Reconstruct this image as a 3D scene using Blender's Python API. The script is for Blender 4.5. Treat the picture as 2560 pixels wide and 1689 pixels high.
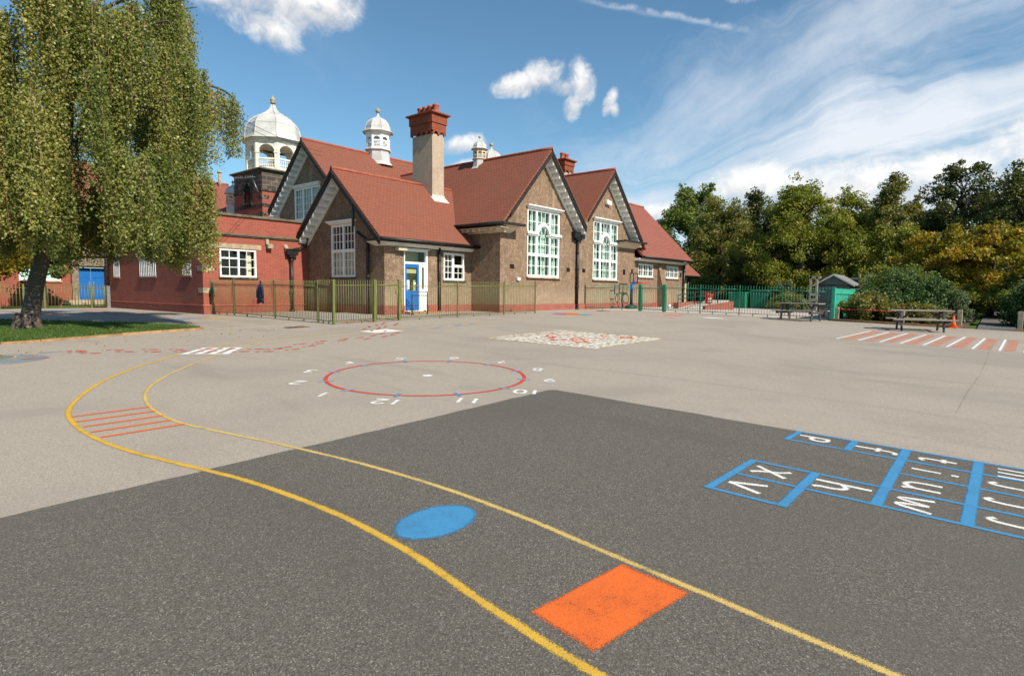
import bpy, bmesh, math, random
import numpy as np
from mathutils import Vector, Matrix
from mathutils.geometry import tessellate_polygon

SC = bpy.context.scene
for o in list(bpy.data.objects):
    bpy.data.objects.remove(o)
random.seed(7)
RNG = np.random.default_rng(7)
R = math.radians

# ------------------------------------------------------------------ camera
cam_d = bpy.data.cameras.new('camera')
cam = bpy.data.objects.new('camera', cam_d)
SC.collection.objects.link(cam)
cam_d.sensor_width = 36.0
cam_d.lens = 36.0 * 1468.475 / 2560.0
cam_d.clip_start = 0.05
cam_d.clip_end = 4000
_r = Vector((0.63891, -0.76923, 0.00879))
_u = Vector((0.05432, 0.05651, 0.99692))
_f = Vector((0.76736, 0.63647, -0.07789))
cam.matrix_world = Matrix(((_r.x, _u.x, -_f.x, 0), (_r.y, _u.y, -_f.y, 0), (_r.z, _u.z, -_f.z, 0.8), (0, 0, 0, 1)))
SC.camera = cam

# ------------------------------------------------------------------ sun, sky, exposure
SUN_EL, SUN_A = R(41), R(4.5)          # elevation; turn from -y towards -x
SUN_DIR = Vector((-math.sin(SUN_A) * math.cos(SUN_EL), -math.cos(SUN_A) * math.cos(SUN_EL), math.sin(SUN_EL)))
sd = bpy.data.lights.new('sun', 'SUN')
sd.energy = 4.7
sd.angle = R(0.53)
sd.color = (1.0, 0.92, 0.785)
sun = bpy.data.objects.new('sun', sd)
SC.collection.objects.link(sun)
sun.rotation_euler = SUN_DIR.to_track_quat('Z', 'Y').to_euler()
sun.location = SUN_DIR * 60
SC.view_settings.view_transform = 'Standard'
SC.view_settings.look = 'None'
SC.view_settings.exposure = 0.50
SC.view_settings.gamma = 1.0
SC.cycles.max_bounces = 8
SC.cycles.transparent_max_bounces = 24
SC.cycles.caustics_reflective = False
SC.cycles.caustics_refractive = False

wd = bpy.data.worlds.new('World')
SC.world = wd
wd.use_nodes = True


class NT:
    """small node-tree writer"""
    def __init__(s, nt):
        s.t = nt
        s.n = nt.nodes
        s.l = nt.links
    def new(s, typ, **kw):
        n = s.n.new(typ)
        for k, v in kw.items():
            setattr(n, k, v)
        return n
    def put(s, inp, v):
        if isinstance(v, bpy.types.NodeSocket):
            s.l.new(v, inp)
        elif v is not None:
            if inp.type == 'RGBA' and len(v) == 3:
                v = (*v, 1)
            inp.default_value = v
    def m(s, op, a, b=0.0, c=None, clamp=False):
        n = s.new('ShaderNodeMath', operation=op, use_clamp=clamp)
        s.put(n.inputs[0], a)
        s.put(n.inputs[1], b)
        if c is not None:
            s.put(n.inputs[2], c)
        return n.outputs[0]
    def vm(s, op, a, b=None, out=0):
        n = s.new('ShaderNodeVectorMath', operation=op)
        s.put(n.inputs[0], a)
        if b is not None:
            s.put(n.inputs[1], b)
        return n.outputs[out]
    def dot(s, a, b):
        return s.vm('DOT_PRODUCT', a, b, 'Value')
    def noise(s, vec, scale, detail=4, rough=0.55, dist=0.0):
        n = s.new('ShaderNodeTexNoise')
        s.put(n.inputs['Vector'], vec)
        n.inputs['Scale'].default_value = scale
        n.inputs['Detail'].default_value = detail
        n.inputs['Roughness'].default_value = rough
        n.inputs['Distortion'].default_value = dist
        return n.outputs['Fac']
    def voro(s, vec, scale, out='Color', feature='F1'):
        n = s.new('ShaderNodeTexVoronoi', feature=feature)
        s.put(n.inputs['Vector'], vec)
        n.inputs['Scale'].default_value = scale
        return n.outputs[out]
    def sstep(s, x, a, b, lo=0.0, hi=1.0):
        n = s.new('ShaderNodeMapRange', interpolation_type='SMOOTHSTEP')
        s.put(n.inputs[0], x)
        n.inputs[1].default_value = a
        n.inputs[2].default_value = b
        n.inputs[3].default_value = lo
        n.inputs[4].default_value = hi
        return n.outputs[0]
    def mix(s, f, a, b, mode='MIX'):
        n = s.new('ShaderNodeMix', data_type='RGBA', blend_type=mode)
        s.put(n.inputs[0], f)
        s.put(n.inputs[6], a)
        s.put(n.inputs[7], b)
        return n.outputs[2]
    def scale(s, v, k):
        n = s.new('ShaderNodeVectorMath', operation='MULTIPLY')
        s.put(n.inputs[0], v)
        n.inputs[1].default_value = k
        return n.outputs[0]


def ae(az, el):
    a, e = R(az), R(el)
    return Vector((math.sin(a) * math.cos(e), math.cos(a) * math.cos(e), math.sin(e)))


def build_sky():
    t = NT(wd.node_tree)
    t.n.clear()
    sky = t.new('ShaderNodeTexSky', sky_type='NISHITA', sun_disc=False)
    sky.sun_elevation = SUN_EL
    sky.sun_rotation = math.atan2(SUN_DIR.x, SUN_DIR.y)
    sky.air_density = 1.0
    sky.dust_density = 0.35
    sky.ozone_density = 2.6
    d = t.new('ShaderNodeTexCoord').outputs['Generated']
    # ---- high streaks on a plane overhead, running away along azimuth 36
    sep = t.new('ShaderNodeSeparateXYZ')
    t.l.new(d, sep.inputs[0])
    zc = t.m('MAXIMUM', sep.outputs[2], 0.03)
    zc = t.m('ADD', zc, 0.02)
    px = t.m('DIVIDE', sep.outputs[0], zc)
    py = t.m('DIVIDE', sep.outputs[1], zc)
    sa = R(31)
    along = t.m('ADD', t.m('MULTIPLY', px, math.sin(sa)), t.m('MULTIPLY', py, math.cos(sa)))
    across = t.m('ADD', t.m('MULTIPLY', px, math.cos(sa)), t.m('MULTIPLY', py, -math.sin(sa)))
    cmb = t.new('ShaderNodeCombineXYZ')
    t.l.new(t.m('MULTIPLY', along, 0.14), cmb.inputs[0])
    t.l.new(t.m('MULTIPLY', across, 0.62), cmb.inputs[1])
    wv = t.noise(d, 3.2, 4, 0.55)
    wv2 = t.noise(d, 8.0, 3, 0.6)
    cw = t.new('ShaderNodeCombineXYZ')
    t.l.new(t.m('ADD', t.m('MULTIPLY', wv, 0.8), t.m('MULTIPLY', along, 0.20)), cw.inputs[0])
    t.l.new(t.m('ADD', t.m('MULTIPLY', across, 0.60), t.m('ADD', t.m('MULTIPLY', wv, 0.9), t.m('MULTIPLY', wv2, 0.14))), cw.inputs[1])
    st1 = t.noise(cw.outputs[0], 1.35, 8, 0.58, 0.5)
    st2 = t.noise(d, 7.0, 6, 0.62, 0.6)
    streak = t.m('ADD', t.m('MULTIPLY', st1, 0.86), t.m('MULTIPLY', st2, 0.14))
    regc = ae(78, 12)
    reg = t.sstep(t.dot(d, tuple(regc)), 0.80, 0.99)
    reg2 = t.sstep(t.dot(d, tuple(ae(91, 9))), 0.925, 0.995)
    low = t.m('MULTIPLY', t.sstep(sep.outputs[2], 0.02, 0.20, 1, 0), 0.10)
    amt = t.sstep(t.m('ADD', t.m('ADD', streak, low), t.m('ADD', t.m('MULTIPLY', reg, 0.09), t.m('MULTIPLY', reg2, 0.07))), 0.50, 0.84)
    cir = t.m('MULTIPLY', amt, t.m('ADD', t.m('MULTIPLY', reg, 0.72), t.m('ADD', t.m('MULTIPLY', reg2, .25), 0.14)), clamp=True)
    # ---- heaped clouds: (azimuth, elevation, half width, half height in degrees, turn)
    blobs = [(26.0, 24.8, 5.0, 3.2, -8), (30.5, 24.0, 4.2, 2.6, 0), (33.6, 23.8, 2.6, 2.0, 20), (28.6, 21.6, 2.6, 1.5, -25),
             (22.5, 27, 6, 4, 0), (50.6, 18.9, 2.6, 1.1, 10), (53.2, 19.5, 2.3, 1.6, 0), (56.4, 18.9, 1.5, 1.8, 0), (54.9, 18.6, 1.9, .9, 0), (55.9, 17.2, 0.9, 1.5, -15),
             (59.3, 17.2, 0.6, 1.2, -20), (59.8, 16.6, .5, .8, 10), (72.0, 9.4, 4.2, 2.4, 0), (78.0, 8.6, 6.5, 2.6, 0), (86.5, 8.6, 6.0, 2.4, 0), (93.0, 9.5, 5.0, 5.0, 0),
             (71.2, 25.0, 2.0, 1.1, 0), (66.0, 7.4, 5, 1.2, 0), (45.0, 13.6, 2.6, 0.9, 10), (46.0, 11.8, 2.4, 0.8, 15)]
    F = None
    LO = None
    for az, el, ra, rb, tw in blobs:
        c = ae(az, el)
        a = Vector((math.cos(R(az)), -math.sin(R(az)), 0))
        b = a.cross(c)
        a2 = a * math.cos(R(tw)) + b * math.sin(R(tw))
        b2 = b * math.cos(R(tw)) - a * math.sin(R(tw))
        uu = t.m('MULTIPLY', t.dot(d, tuple(a2)), 1 / R(ra))
        vv = t.m('MULTIPLY', t.dot(d, tuple(b2)), 1 / R(rb))
        e = t.m('ADD', t.m('MULTIPLY', uu, uu), t.m('MULTIPLY', vv, vv))
        front = t.m('GREATER_THAN', t.dot(d, tuple(c)), 0.3)
        f = t.m('MULTIPLY', t.m('SUBTRACT', 1.0, e), front)
        f = t.m('SUBTRACT', f, t.m('MULTIPLY', t.m('SUBTRACT', 1.0, front), 5.0))
        g = t.m('MULTIPLY', t.m('MAXIMUM', f, 0.0), vv)
        F = f if F is None else t.m('MAXIMUM', F, f)
        LO = g if LO is None else t.m('ADD', LO, g)
    warp = t.new('ShaderNodeTexNoise')
    t.l.new(d, warp.inputs['Vector'])
    warp.inputs['Scale'].default_value = 22
    warp.inputs['Detail'].default_value = 3
    dw = t.vm('ADD', d, t.scale(t.vm('SUBTRACT', warp.outputs['Color'], (0.5, 0.5, 0.5)), (0.085, 0.085, 0.05)))
    n1 = t.noise(dw, 16.0, 8, 0.60)
    n2 = t.noise(dw, 55.0, 5, 0.60)
    nn = t.m('ADD', t.m('MULTIPLY', n1, 0.78), t.m('MULTIPLY', n2, 0.22))
    fld = t.m('ADD', t.m('MULTIPLY', t.m('MAXIMUM', F, -1.2), 0.80), t.m('MULTIPLY', t.m('SUBTRACT', nn, 0.5), 3.1))
    cum = t.m('MULTIPLY', t.sstep(fld, -0.22, 1.0), 0.97)
    # vapour trail
    p0, p1 = ae(57.0, 25.3), ae(71.0, 22.0)
    nrm = p0.cross(p1).normalized()
    off = t.m('ADD', t.dot(d, tuple(nrm)), t.m('MULTIPLY', t.m('SUBTRACT', t.noise(d, 30, 4, 0.6), 0.5), 0.012))
    mid = (p0 + p1).normalized()
    tl = t.sstep(t.m('ABSOLUTE', off), 0.0002, 0.0065, 1, 0)
    tl = t.m('MULTIPLY', tl, t.sstep(t.dot(d, tuple(mid)), math.cos(R(8.5)), math.cos(R(4.0))))
    tl = t.m('MULTIPLY', tl, t.sstep(t.noise(d, 60, 3), 0.25, 0.65, 0.05, 0.45))
    # shade of the cloud body
    shade = t.sstep(t.m('ADD', t.m('MULTIPLY', LO, 1.0), t.m('MULTIPLY', t.m('SUBTRACT', n1, 0.5), 2.2)), -0.62, 0.75)
    ccol = t.mix(shade, (3.2, 3.3, 3.5, 1), (5.7, 5.55, 5.3, 1))
    skyc = t.mix(1.0, sky.outputs[0], (0.50, 0.655, 0.655, 1), 'MULTIPLY')
    c1 = t.mix(cir, skyc, (4.0, 4.25, 4.6, 1))
    c2 = t.mix(tl, c1, (4.0, 4.3, 4.6, 1))
    c3 = t.mix(cum, c2, ccol)
    bg = t.new('ShaderNodeBackground')
    t.l.new(c3, bg.inputs[0])
    bg.inputs[1].default_value = 0.148
    out = t.new('ShaderNodeOutputWorld')
    t.l.new(bg.outputs[0], out.inputs[0])


build_sky()

# ------------------------------------------------------------------ materials
def mat(name, fn):
    m = bpy.data.materials.new(name)
    m.use_nodes = True
    t = NT(m.node_tree)
    t.n.clear()
    out = t.new('ShaderNodeOutputMaterial')
    sh = fn(t)
    t.l.new(sh, out.inputs[0])
    return m


def bsdf(t, col, rough=0.7, bump=None, bstr=0.3, bdist=0.01, metal=0.0, spec=0.35):
    b = t.new('ShaderNodeBsdfPrincipled')
    t.put(b.inputs['Base Color'], col)
    t.put(b.inputs['Roughness'], rough)
    b.inputs['Metallic'].default_value = metal
    b.inputs['Specular IOR Level'].default_value = spec
    if bump is not None:
        n = t.new('ShaderNodeBump')
        n.inputs['Strength'].default_value = bstr
        n.inputs['Distance'].default_value = bdist
        t.l.new(bump, n.inputs['Height'])
        t.l.new(n.outputs[0], b.inputs['Normal'])
    return b.outputs[0]


def obco(t):
    return t.new('ShaderNodeTexCoord').outputs['Object']


def uvco(t):
    return t.new('ShaderNodeTexCoord').outputs['UV']


def plain(name, col, rough=0.5, var=0.12, sc=6.0, metal=0.0, spec=0.35, fine=0.0):
    def fn(t):
        p = obco(t)
        n = t.noise(p, sc, 5, 0.6)
        c = t.mix(t.sstep(n, 0.3, 0.7), tuple(x * (1 - var) for x in col), tuple(min(1, x * (1 + var)) for x in col))
        if fine:
            f = t.noise(p, 90, 2)
            c = t.mix(t.sstep(f, 0.55, 0.75, 0, fine), c, tuple(x * 0.45 for x in col))
        return bsdf(t, c, rough, n, 0.12, 0.01, metal, spec)
    return mat(name, fn)


def tarmac(name, base, lo, hi, stain, sp):
    def fn(t):
        p = obco(t)
        v = t.new('ShaderNodeTexVoronoi')
        t.l.new(p, v.inputs['Vector'])
        v.inputs['Scale'].default_value = 165
        cell = t.new('ShaderNodeSeparateColor')
        t.l.new(v.outputs['Color'], cell.inputs[0])
        big = t.noise(p, 0.35, 6, 0.62, 0.4)
        mid = t.noise(p, 2.3, 6, 0.6)
        fine = t.noise(p, 60, 3, 0.7)
        c = t.mix(t.sstep(cell.outputs[0], 0.0, 1.0), lo, base)
        c = t.mix(t.sstep(cell.outputs[1], 0.88, 0.995, 0, sp), c, hi)
        c = t.mix(t.sstep(cell.outputs[2], 0.975, 0.99, 0, 0.30), c, (0.30, 0.15, 0.09, 1))
        c = t.mix(t.sstep(fine, 0.5, 0.72, 0, 0.45), c, lo)
        c = t.mix(t.sstep(big, 0.46, 0.70, 0, 0.75), c, stain)
        c = t.mix(t.sstep(mid, 0.52, 0.78, 0, 0.45), c, stain)
        st = t.new('ShaderNodeVectorMath', operation='MULTIPLY')
        t.l.new(p, st.inputs[0])
        st.inputs[1].default_value = (0.9, 0.16, 1)
        c = t.mix(t.sstep(t.noise(st.outputs[0], 1.1, 6, 0.62, 0.8), 0.54, 0.72, 0, 0.40), c, tuple(x * 0.80 for x in stain[:3]))
        c = t.mix(t.sstep(t.noise(p, 5.5, 3, 0.5), 0.68, 0.80, 0, 0.45), c, tuple(x * 0.72 for x in stain[:3]))
        h = t.m('ADD', t.m('MULTIPLY', v.outputs['Distance'], 1.0), t.m('MULTIPLY', fine, 0.5))
        return bsdf(t, c, 0.88, h, 0.38, 0.004, spec=0.25)
    return mat(name, fn)


M = {}
M['pale'] = tarmac('pale_tarmac', (0.395, 0.342, 0.282, 1), (0.245, 0.210, 0.172, 1), (0.57, 0.51, 0.435, 1), (0.265, 0.229, 0.192, 1), 0.42)
M['dark'] = tarmac('dark_tarmac', (0.142, 0.128, 0.107, 1), (0.068, 0.061, 0.051, 1), (0.36, 0.33, 0.285, 1), (0.100, 0.090, 0.075, 1), 0.62)
M['path'] = tarmac('path_tarmac', (0.15, 0.135, 0.12, 1), (0.08, 0.075, 0.07, 1), (0.3, 0.28, 0.25, 1), (0.1, 0.09, 0.08, 1), 0.5)
M['paving'] = tarmac('pale_paving', (0.50, 0.43, 0.37, 1), (0.4, 0.34, 0.3, 1), (0.6, 0.54, 0.48, 1), (0.4, 0.34, 0.3, 1), 0.2)


def paint(name, col, wear=0.30):
    """sprayed playground paint: 'cov' says how dense the spray is, the tarmac grain shows through"""
    def fn(t):
        p = obco(t)
        cov = t.new('ShaderNodeAttribute', attribute_name='cov').outputs['Fac']
        v = t.new('ShaderNodeTexVoronoi')
        t.l.new(p, v.inputs['Vector'])
        v.inputs['Scale'].default_value = 230
        cell = t.new('ShaderNodeSeparateColor')
        t.l.new(v.outputs['Color'], cell.inputs[0])
        n = t.noise(p, 190, 3, 0.65)
        worn = t.noise(p, 5, 5, 0.65)
        thr = t.m('ADD', t.m('MULTIPLY', cell.outputs[0], 0.62), t.m('MULTIPLY', n, 0.38))
        thr = t.m('ADD', thr, t.m('MULTIPLY', t.sstep(worn, 0.45, 0.8), wear))
        a = t.m('MULTIPLY', t.m('SUBTRACT', t.m('MULTIPLY', cov, 1.12), thr), 3.2, clamp=True)
        c = t.mix(t.sstep(n, 0.2, 0.8), tuple(x * 0.80 for x in col), col)
        c = t.mix(t.sstep(worn, 0.40, 0.72, 0, 0.55), c, tuple(x * 0.66 + 0.012 for x in col))
        c = t.mix(t.sstep(cell.outputs[2], 0.80, 0.95, 0, 0.45), c, tuple(x * 0.35 for x in col))
        b = bsdf(t, c, 0.75, t.m('ADD', v.outputs['Distance'], n), 0.45, 0.005, spec=0.25)
        tr = t.new('ShaderNodeBsdfTransparent')
        mx = t.new('ShaderNodeMixShader')
        t.l.new(a, mx.inputs[0])
        t.l.new(tr.outputs[0], mx.inputs[1])
        t.l.new(b, mx.inputs[2])
        return mx.outputs[0]
    return mat(name, fn)


M['p_yellow'] = paint('yellow_paint', (0.66, 0.40, 0.055))
M['p_cream'] = paint('pale_yellow_paint', (0.64, 0.45, 0.15))
M['p_white'] = paint('white_paint_mark', (0.80, 0.78, 0.74), 0.2)
M['p_blue'] = paint('blue_paint', (0.060, 0.265, 0.50), 0.12)
M['p_paleblue'] = paint('pale_blue_paint', (0.20, 0.38, 0.60), 0.35)
M['p_orange'] = paint('orange_paint', (0.78, 0.15, 0.025), 0.30)
M['p_red'] = paint('red_paint', (0.62, 0.055, 0.035), 0.25)
M['p_green'] = paint('green_paint', (0.10, 0.30, 0.20), 0.6)
M['p_fadeblue'] = paint('faded_blue_paint', (0.25, 0.33, 0.40), 0.6)
M['p_fadegreen'] = paint('faded_green_paint', (0.25, 0.31, 0.23), 0.6)
M['p_joint'] = paint('dark_joint_bitumen', (0.115, 0.10, 0.085), 0.5)
M['p_pink'] = paint('pink_paint', (0.62, 0.22, 0.16), 0.5)


def rooftile(name, c1, c2, c3):
    def fn(t):
        uv = uvco(t)
        br = t.new('ShaderNodeTexBrick', offset=0.5, squash=1.0)
        t.l.new(uv, br.inputs['Vector'])
        br.inputs['Color1'].default_value = c1
        br.inputs['Color2'].default_value = c2
        br.inputs['Mortar'].default_value = (0.155, 0.046, 0.028, 1)
        br.inputs['Scale'].default_value = 1.0
        br.inputs['Mortar Size'].default_value = 0.014
        br.inputs['Mortar Smooth'].default_value = 0.35
        br.inputs['Brick Width'].default_value = 0.17
        br.inputs['Row Height'].default_value = 0.135
        big = t.noise(obco(t), 0.8, 5, 0.6)
        med = t.noise(obco(t), 6, 4, 0.6)
        c = t.mix(t.sstep(big, 0.42, 0.72, 0, 0.6), br.outputs[0], c3)
        c = t.mix(t.sstep(med, 0.60, 0.82, 0, 0.45), c, (0.115, 0.045, 0.03, 1))
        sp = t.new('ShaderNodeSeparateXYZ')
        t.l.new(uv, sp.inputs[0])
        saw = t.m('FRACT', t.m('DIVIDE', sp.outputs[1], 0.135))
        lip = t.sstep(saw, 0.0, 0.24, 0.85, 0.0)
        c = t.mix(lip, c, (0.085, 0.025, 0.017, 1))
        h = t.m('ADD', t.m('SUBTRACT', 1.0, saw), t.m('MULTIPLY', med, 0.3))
        return bsdf(t, c, 0.75, h, 0.6, 0.02, spec=0.3)
    return mat(name, fn)


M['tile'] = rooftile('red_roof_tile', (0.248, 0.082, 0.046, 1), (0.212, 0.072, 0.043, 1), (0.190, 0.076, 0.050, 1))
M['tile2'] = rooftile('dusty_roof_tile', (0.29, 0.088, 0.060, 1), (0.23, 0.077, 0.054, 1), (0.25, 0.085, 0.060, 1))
M['ridge'] = plain('ridge_tile', (0.30, 0.080, 0.046), 0.7, 0.2, 5)


def brick(name, c1, c2, mort, dk=0.5):
    def fn(t):
        uv = uvco(t)
        br = t.new('ShaderNodeTexBrick', offset=0.5)
        t.l.new(uv, br.inputs['Vector'])
        br.inputs['Color1'].default_value = c1
        br.inputs['Color2'].default_value = c2
        br.inputs['Mortar'].default_value = mort
        br.inputs['Scale'].default_value = 1.0
        br.inputs['Mortar Size'].default_value = 0.007
        br.inputs['Mortar Smooth'].default_value = 0.2
        br.inputs['Bias'].default_value = -0.1
        br.inputs['Brick Width'].default_value = 0.235
        br.inputs['Row Height'].default_value = 0.078
        p = obco(t)
        c = t.mix(t.sstep(t.noise(p, 1.4, 6, 0.65), 0.48, 0.78, 0, dk), br.outputs[0], tuple(x * 0.55 for x in c2[:3]))
        c = t.mix(t.sstep(t.noise(p, 26, 3, 0.7), 0.62, 0.85, 0, 0.25), c, (0.45, 0.36, 0.30, 1))
        h = t.m('ADD', br.outputs['Fac'], t.m('MULTIPLY', t.noise(p, 60, 2), -0.4))
        return bsdf(t, c, 0.82, t.m('MULTIPLY', h, -1.0), 0.5, 0.01, spec=0.25)
    return mat(name, fn)


M['brick'] = brick('red_brick', (0.325, 0.078, 0.052, 1), (0.255, 0.064, 0.047, 1), (0.31, 0.145, 0.105, 1))
M['plinth'] = brick('plinth_brick', (0.34, 0.085, 0.055, 1), (0.25, 0.065, 0.045, 1), (0.33, 0.22, 0.18, 1))
M['capbrick'] = brick('chimney_brick', (0.31, 0.075, 0.034, 1), (0.235, 0.058, 0.029, 1), (0.12, 0.055, 0.038, 1))


def roughcast(name, base, hi, lo, wash):
    def fn(t):
        p = obco(t)
        v = t.new('ShaderNodeTexVoronoi')
        t.l.new(p, v.inputs['Vector'])
        v.inputs['Scale'].default_value = 46
        cell = t.new('ShaderNodeSeparateColor')
        t.l.new(v.outputs['Color'], cell.inputs[0])
        c = t.mix(cell.outputs[0], lo, base)
        c = t.mix(t.sstep(cell.outputs[1], 0.70, 0.95, 0, 0.75), c, hi)
        st = t.new('ShaderNodeVectorMath', operation='MULTIPLY')
        t.l.new(p, st.inputs[0])
        st.inputs[1].default_value = (3.2, 3.2, 0.42)
        streak = t.noise(st.outputs[0], 1.0, 6, 0.6)
        blot = t.noise(p, 0.9, 6, 0.62)
        c = t.mix(t.sstep(streak, 0.50, 0.72, 0, 0.6), c, wash)
        c = t.mix(t.sstep(blot, 0.50, 0.74, 0, 0.62), c, tuple(x * 0.72 for x in lo[:3]))
        mott = t.noise(p, 6.5, 5, 0.7)
        c = t.mix(t.sstep(mott, 0.50, 0.68, 0, 0.45), c, hi)
        c = t.mix(t.sstep(mott, 0.30, 0.48, 0.45, 0), c, lo)
        sp = t.new('ShaderNodeSeparateXYZ')
        t.l.new(p, sp.inputs[0])
        low = t.sstep(t.m('ADD', sp.outputs[2], t.m('MULTIPLY', t.m('SUBTRACT', streak, 0.5), 1.6)), 0.45, 1.35, 0.55, 0.0)
        c = t.mix(low, c, wash)
        h = t.m('ADD', v.outputs['Distance'], t.m('MULTIPLY', t.noise(p, 120, 2), 0.4))
        return bsdf(t, c, 0.9, h, 0.7, 0.015, spec=0.2)
    return mat(name, fn)


M['render'] = roughcast('brown_pebbledash', (0.250, 0.160, 0.106, 1), (0.44, 0.31, 0.21, 1), (0.130, 0.084, 0.057, 1), (0.36, 0.27, 0.185, 1))
M['chimrender'] = roughcast('pale_roughcast', (0.47, 0.36, 0.27, 1), (0.56, 0.44, 0.33, 1), (0.36, 0.28, 0.21, 1), (0.50, 0.41, 0.32, 1))
M['cream'] = plain('cream_render', (0.60, 0.47, 0.30), 0.85)


def stone(name, base, dirt, amt):
    def fn(t):
        p = obco(t)
        n = t.noise(p, 3.2, 7, 0.68, 0.6)
        c = t.mix(t.sstep(n, 0.5 - amt, 0.62, 0, 1), dirt, base)
        c = t.mix(t.sstep(t.noise(p, 30, 3), 0.5, 0.8, 0, 0.3), c, tuple(x * 0.6 for x in base[:3]))
        return bsdf(t, c, 0.85, n, 0.3, 0.02)
    return mat(name, fn)


M['stone'] = stone('buff_stone', (0.42, 0.335, 0.22, 1), (0.16, 0.13, 0.10, 1), 0.22)
M['darkstone'] = stone('sooty_stone', (0.19, 0.145, 0.10, 1), (0.028, 0.024, 0.022, 1), 0.02)
M['porchstone'] = stone('brown_stone', (0.26, 0.20, 0.135, 1), (0.10, 0.08, 0.06, 1), 0.15)
M['coping'] = stone('coping_stone', (0.15, 0.13, 0.09, 1), (0.07, 0.06, 0.045, 1), 0.2)


def ashlar(t):
    uv = uvco(t)
    br = t.new('ShaderNodeTexBrick', offset=0.5)
    t.l.new(uv, br.inputs['Vector'])
    br.inputs['Color1'].default_value = (0.050, 0.043, 0.038, 1)
    br.inputs['Color2'].default_value = (0.12, 0.095, 0.07, 1)
    br.inputs['Mortar'].default_value = (0.20, 0.16, 0.12, 1)
    br.inputs['Scale'].default_value = 1.0
    br.inputs['Mortar Size'].default_value = 0.012
    br.inputs['Bias'].default_value = -0.2
    br.inputs['Brick Width'].default_value = 0.62
    br.inputs['Row Height'].default_value = 0.27
    n = t.noise(obco(t), 2.6, 6, 0.65)
    c = t.mix(t.sstep(n, 0.56, 0.72, 0, 0.8), br.outputs[0], (0.27, 0.18, 0.11, 1))
    return bsdf(t, c, 0.85, n, 0.4, 0.02)


M['ashlar'] = mat('sooty_ashlar', ashlar)
M['white'] = plain('white_gloss_paint', (0.84, 0.83, 0.80), 0.45, 0.06, 3)
M['offwhite'] = plain('weathered_white_paint', (0.66, 0.63, 0.58), 0.6, 0.14, 5, fine=0.15)
M['oldwhite'] = plain('flaking_white_paint', (0.76, 0.70, 0.60), 0.6, 0.16, 4, fine=0.25)
M['creamtrim'] = plain('cream_paint', (0.62, 0.52, 0.38), 0.6, 0.12, 5)
M['black'] = plain('black_iron_paint', (0.016, 0.015, 0.015), 0.42, 0.4, 8)
M['char'] = plain('black_stained_board', (0.022, 0.017, 0.014), 0.6, 0.4, 6)
M['lead'] = plain('grey_lead_sheet', (0.50, 0.49, 0.465), 0.5, 0.16, 1.6, 0.05, 0.5, fine=0.12)
M['olive'] = plain('olive_green_paint', (0.135, 0.145, 0.042), 0.45, 0.15, 8)
M['green'] = plain('green_fence_paint', (0.022, 0.205, 0.115), 0.4, 0.18, 8)
M['teal'] = plain('teal_board_paint', (0.035, 0.32, 0.22), 0.65, 0.22, 4, fine=0.2)
M['bluedoor'] = plain('blue_door_paint', (0.012, 0.125, 0.40), 0.4, 0.08, 4)
M['wood'] = plain('grey_weathered_wood', (0.36, 0.30, 0.22), 0.8, 0.22, 12, fine=0.2)
M['kerbwood'] = plain('orange_brown_timber', (0.33, 0.185, 0.085), 0.8, 0.3, 6, fine=0.2)
M['table'] = plain('grey_table_slats', (0.30, 0.265, 0.22), 0.6, 0.2, 14)
M['tableleg'] = plain('dark_table_frame', (0.060, 0.058, 0.060), 0.6, 0.25, 10)
M['shed'] = plain('grey_green_shed_board', (0.135, 0.155, 0.145), 0.75, 0.15, 5)
M['felt'] = plain('grey_roof_felt', (0.17, 0.165, 0.16), 0.9, 0.15, 8)
M['red'] = plain('red_plastic', (0.55, 0.018, 0.015), 0.35, 0.06)
M['orange'] = plain('orange_plastic', (0.80, 0.13, 0.03), 0.45, 0.08)
M['navy'] = plain('navy_cloth', (0.022, 0.024, 0.060), 0.9, 0.3, 20)
M['gcloth'] = plain('dark_green_cloth', (0.035, 0.075, 0.055), 0.9, 0.3, 20)
M['terracotta'] = plain('terracotta_pot', (0.34, 0.085, 0.048), 0.7, 0.18, 7)
M['metal'] = plain('grey_metal', (0.32, 0.32, 0.32), 0.4, 0.15, 9, 0.6)
M['rust'] = plain('rusty_grating', (0.16, 0.075, 0.045), 0.8, 0.3, 14)
M['silver'] = plain('silver_car_paint', (0.52, 0.54, 0.58), 0.3, 0.03, 2, 0.5)
M['rubber'] = plain('black_rubber', (0.02, 0.02, 0.02), 0.8)
M['carglass'] = plain('dark_car_glass', (0.02, 0.025, 0.03), 0.08, 0.02, 2, spec=0.7)
M['dkgreen'] = plain('dark_green_metal', (0.012, 0.055, 0.040), 0.5, 0.2)
M['bluevinyl'] = plain('blue_plastic', (0.015, 0.075, 0.38), 0.4, 0.1)
M['curtain'] = plain('pale_green_curtain', (0.42, 0.56, 0.50), 0.9, 0.12, 9)
M['curtain2'] = plain('cream_curtain', (0.72, 0.62, 0.46), 0.9, 0.12, 9)
M['curtain3'] = plain('pinkish_blind', (0.52, 0.42, 0.36), 0.9, 0.15, 5)
M['paper'] = plain('white_paper', (0.75, 0.75, 0.72), 0.8, 0.03)
M['stonewall'] = plain('brown_interior', (0.10, 0.085, 0.05), 0.9, 0.2, 2)
M['olivewall'] = plain('olive_interior', (0.55, 0.50, 0.24), 0.9, 0.1, 2)
M['p_pinkline'] = plain('pink_plinth_band', (0.46, 0.115, 0.085), 0.8, 0.15)


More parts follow.
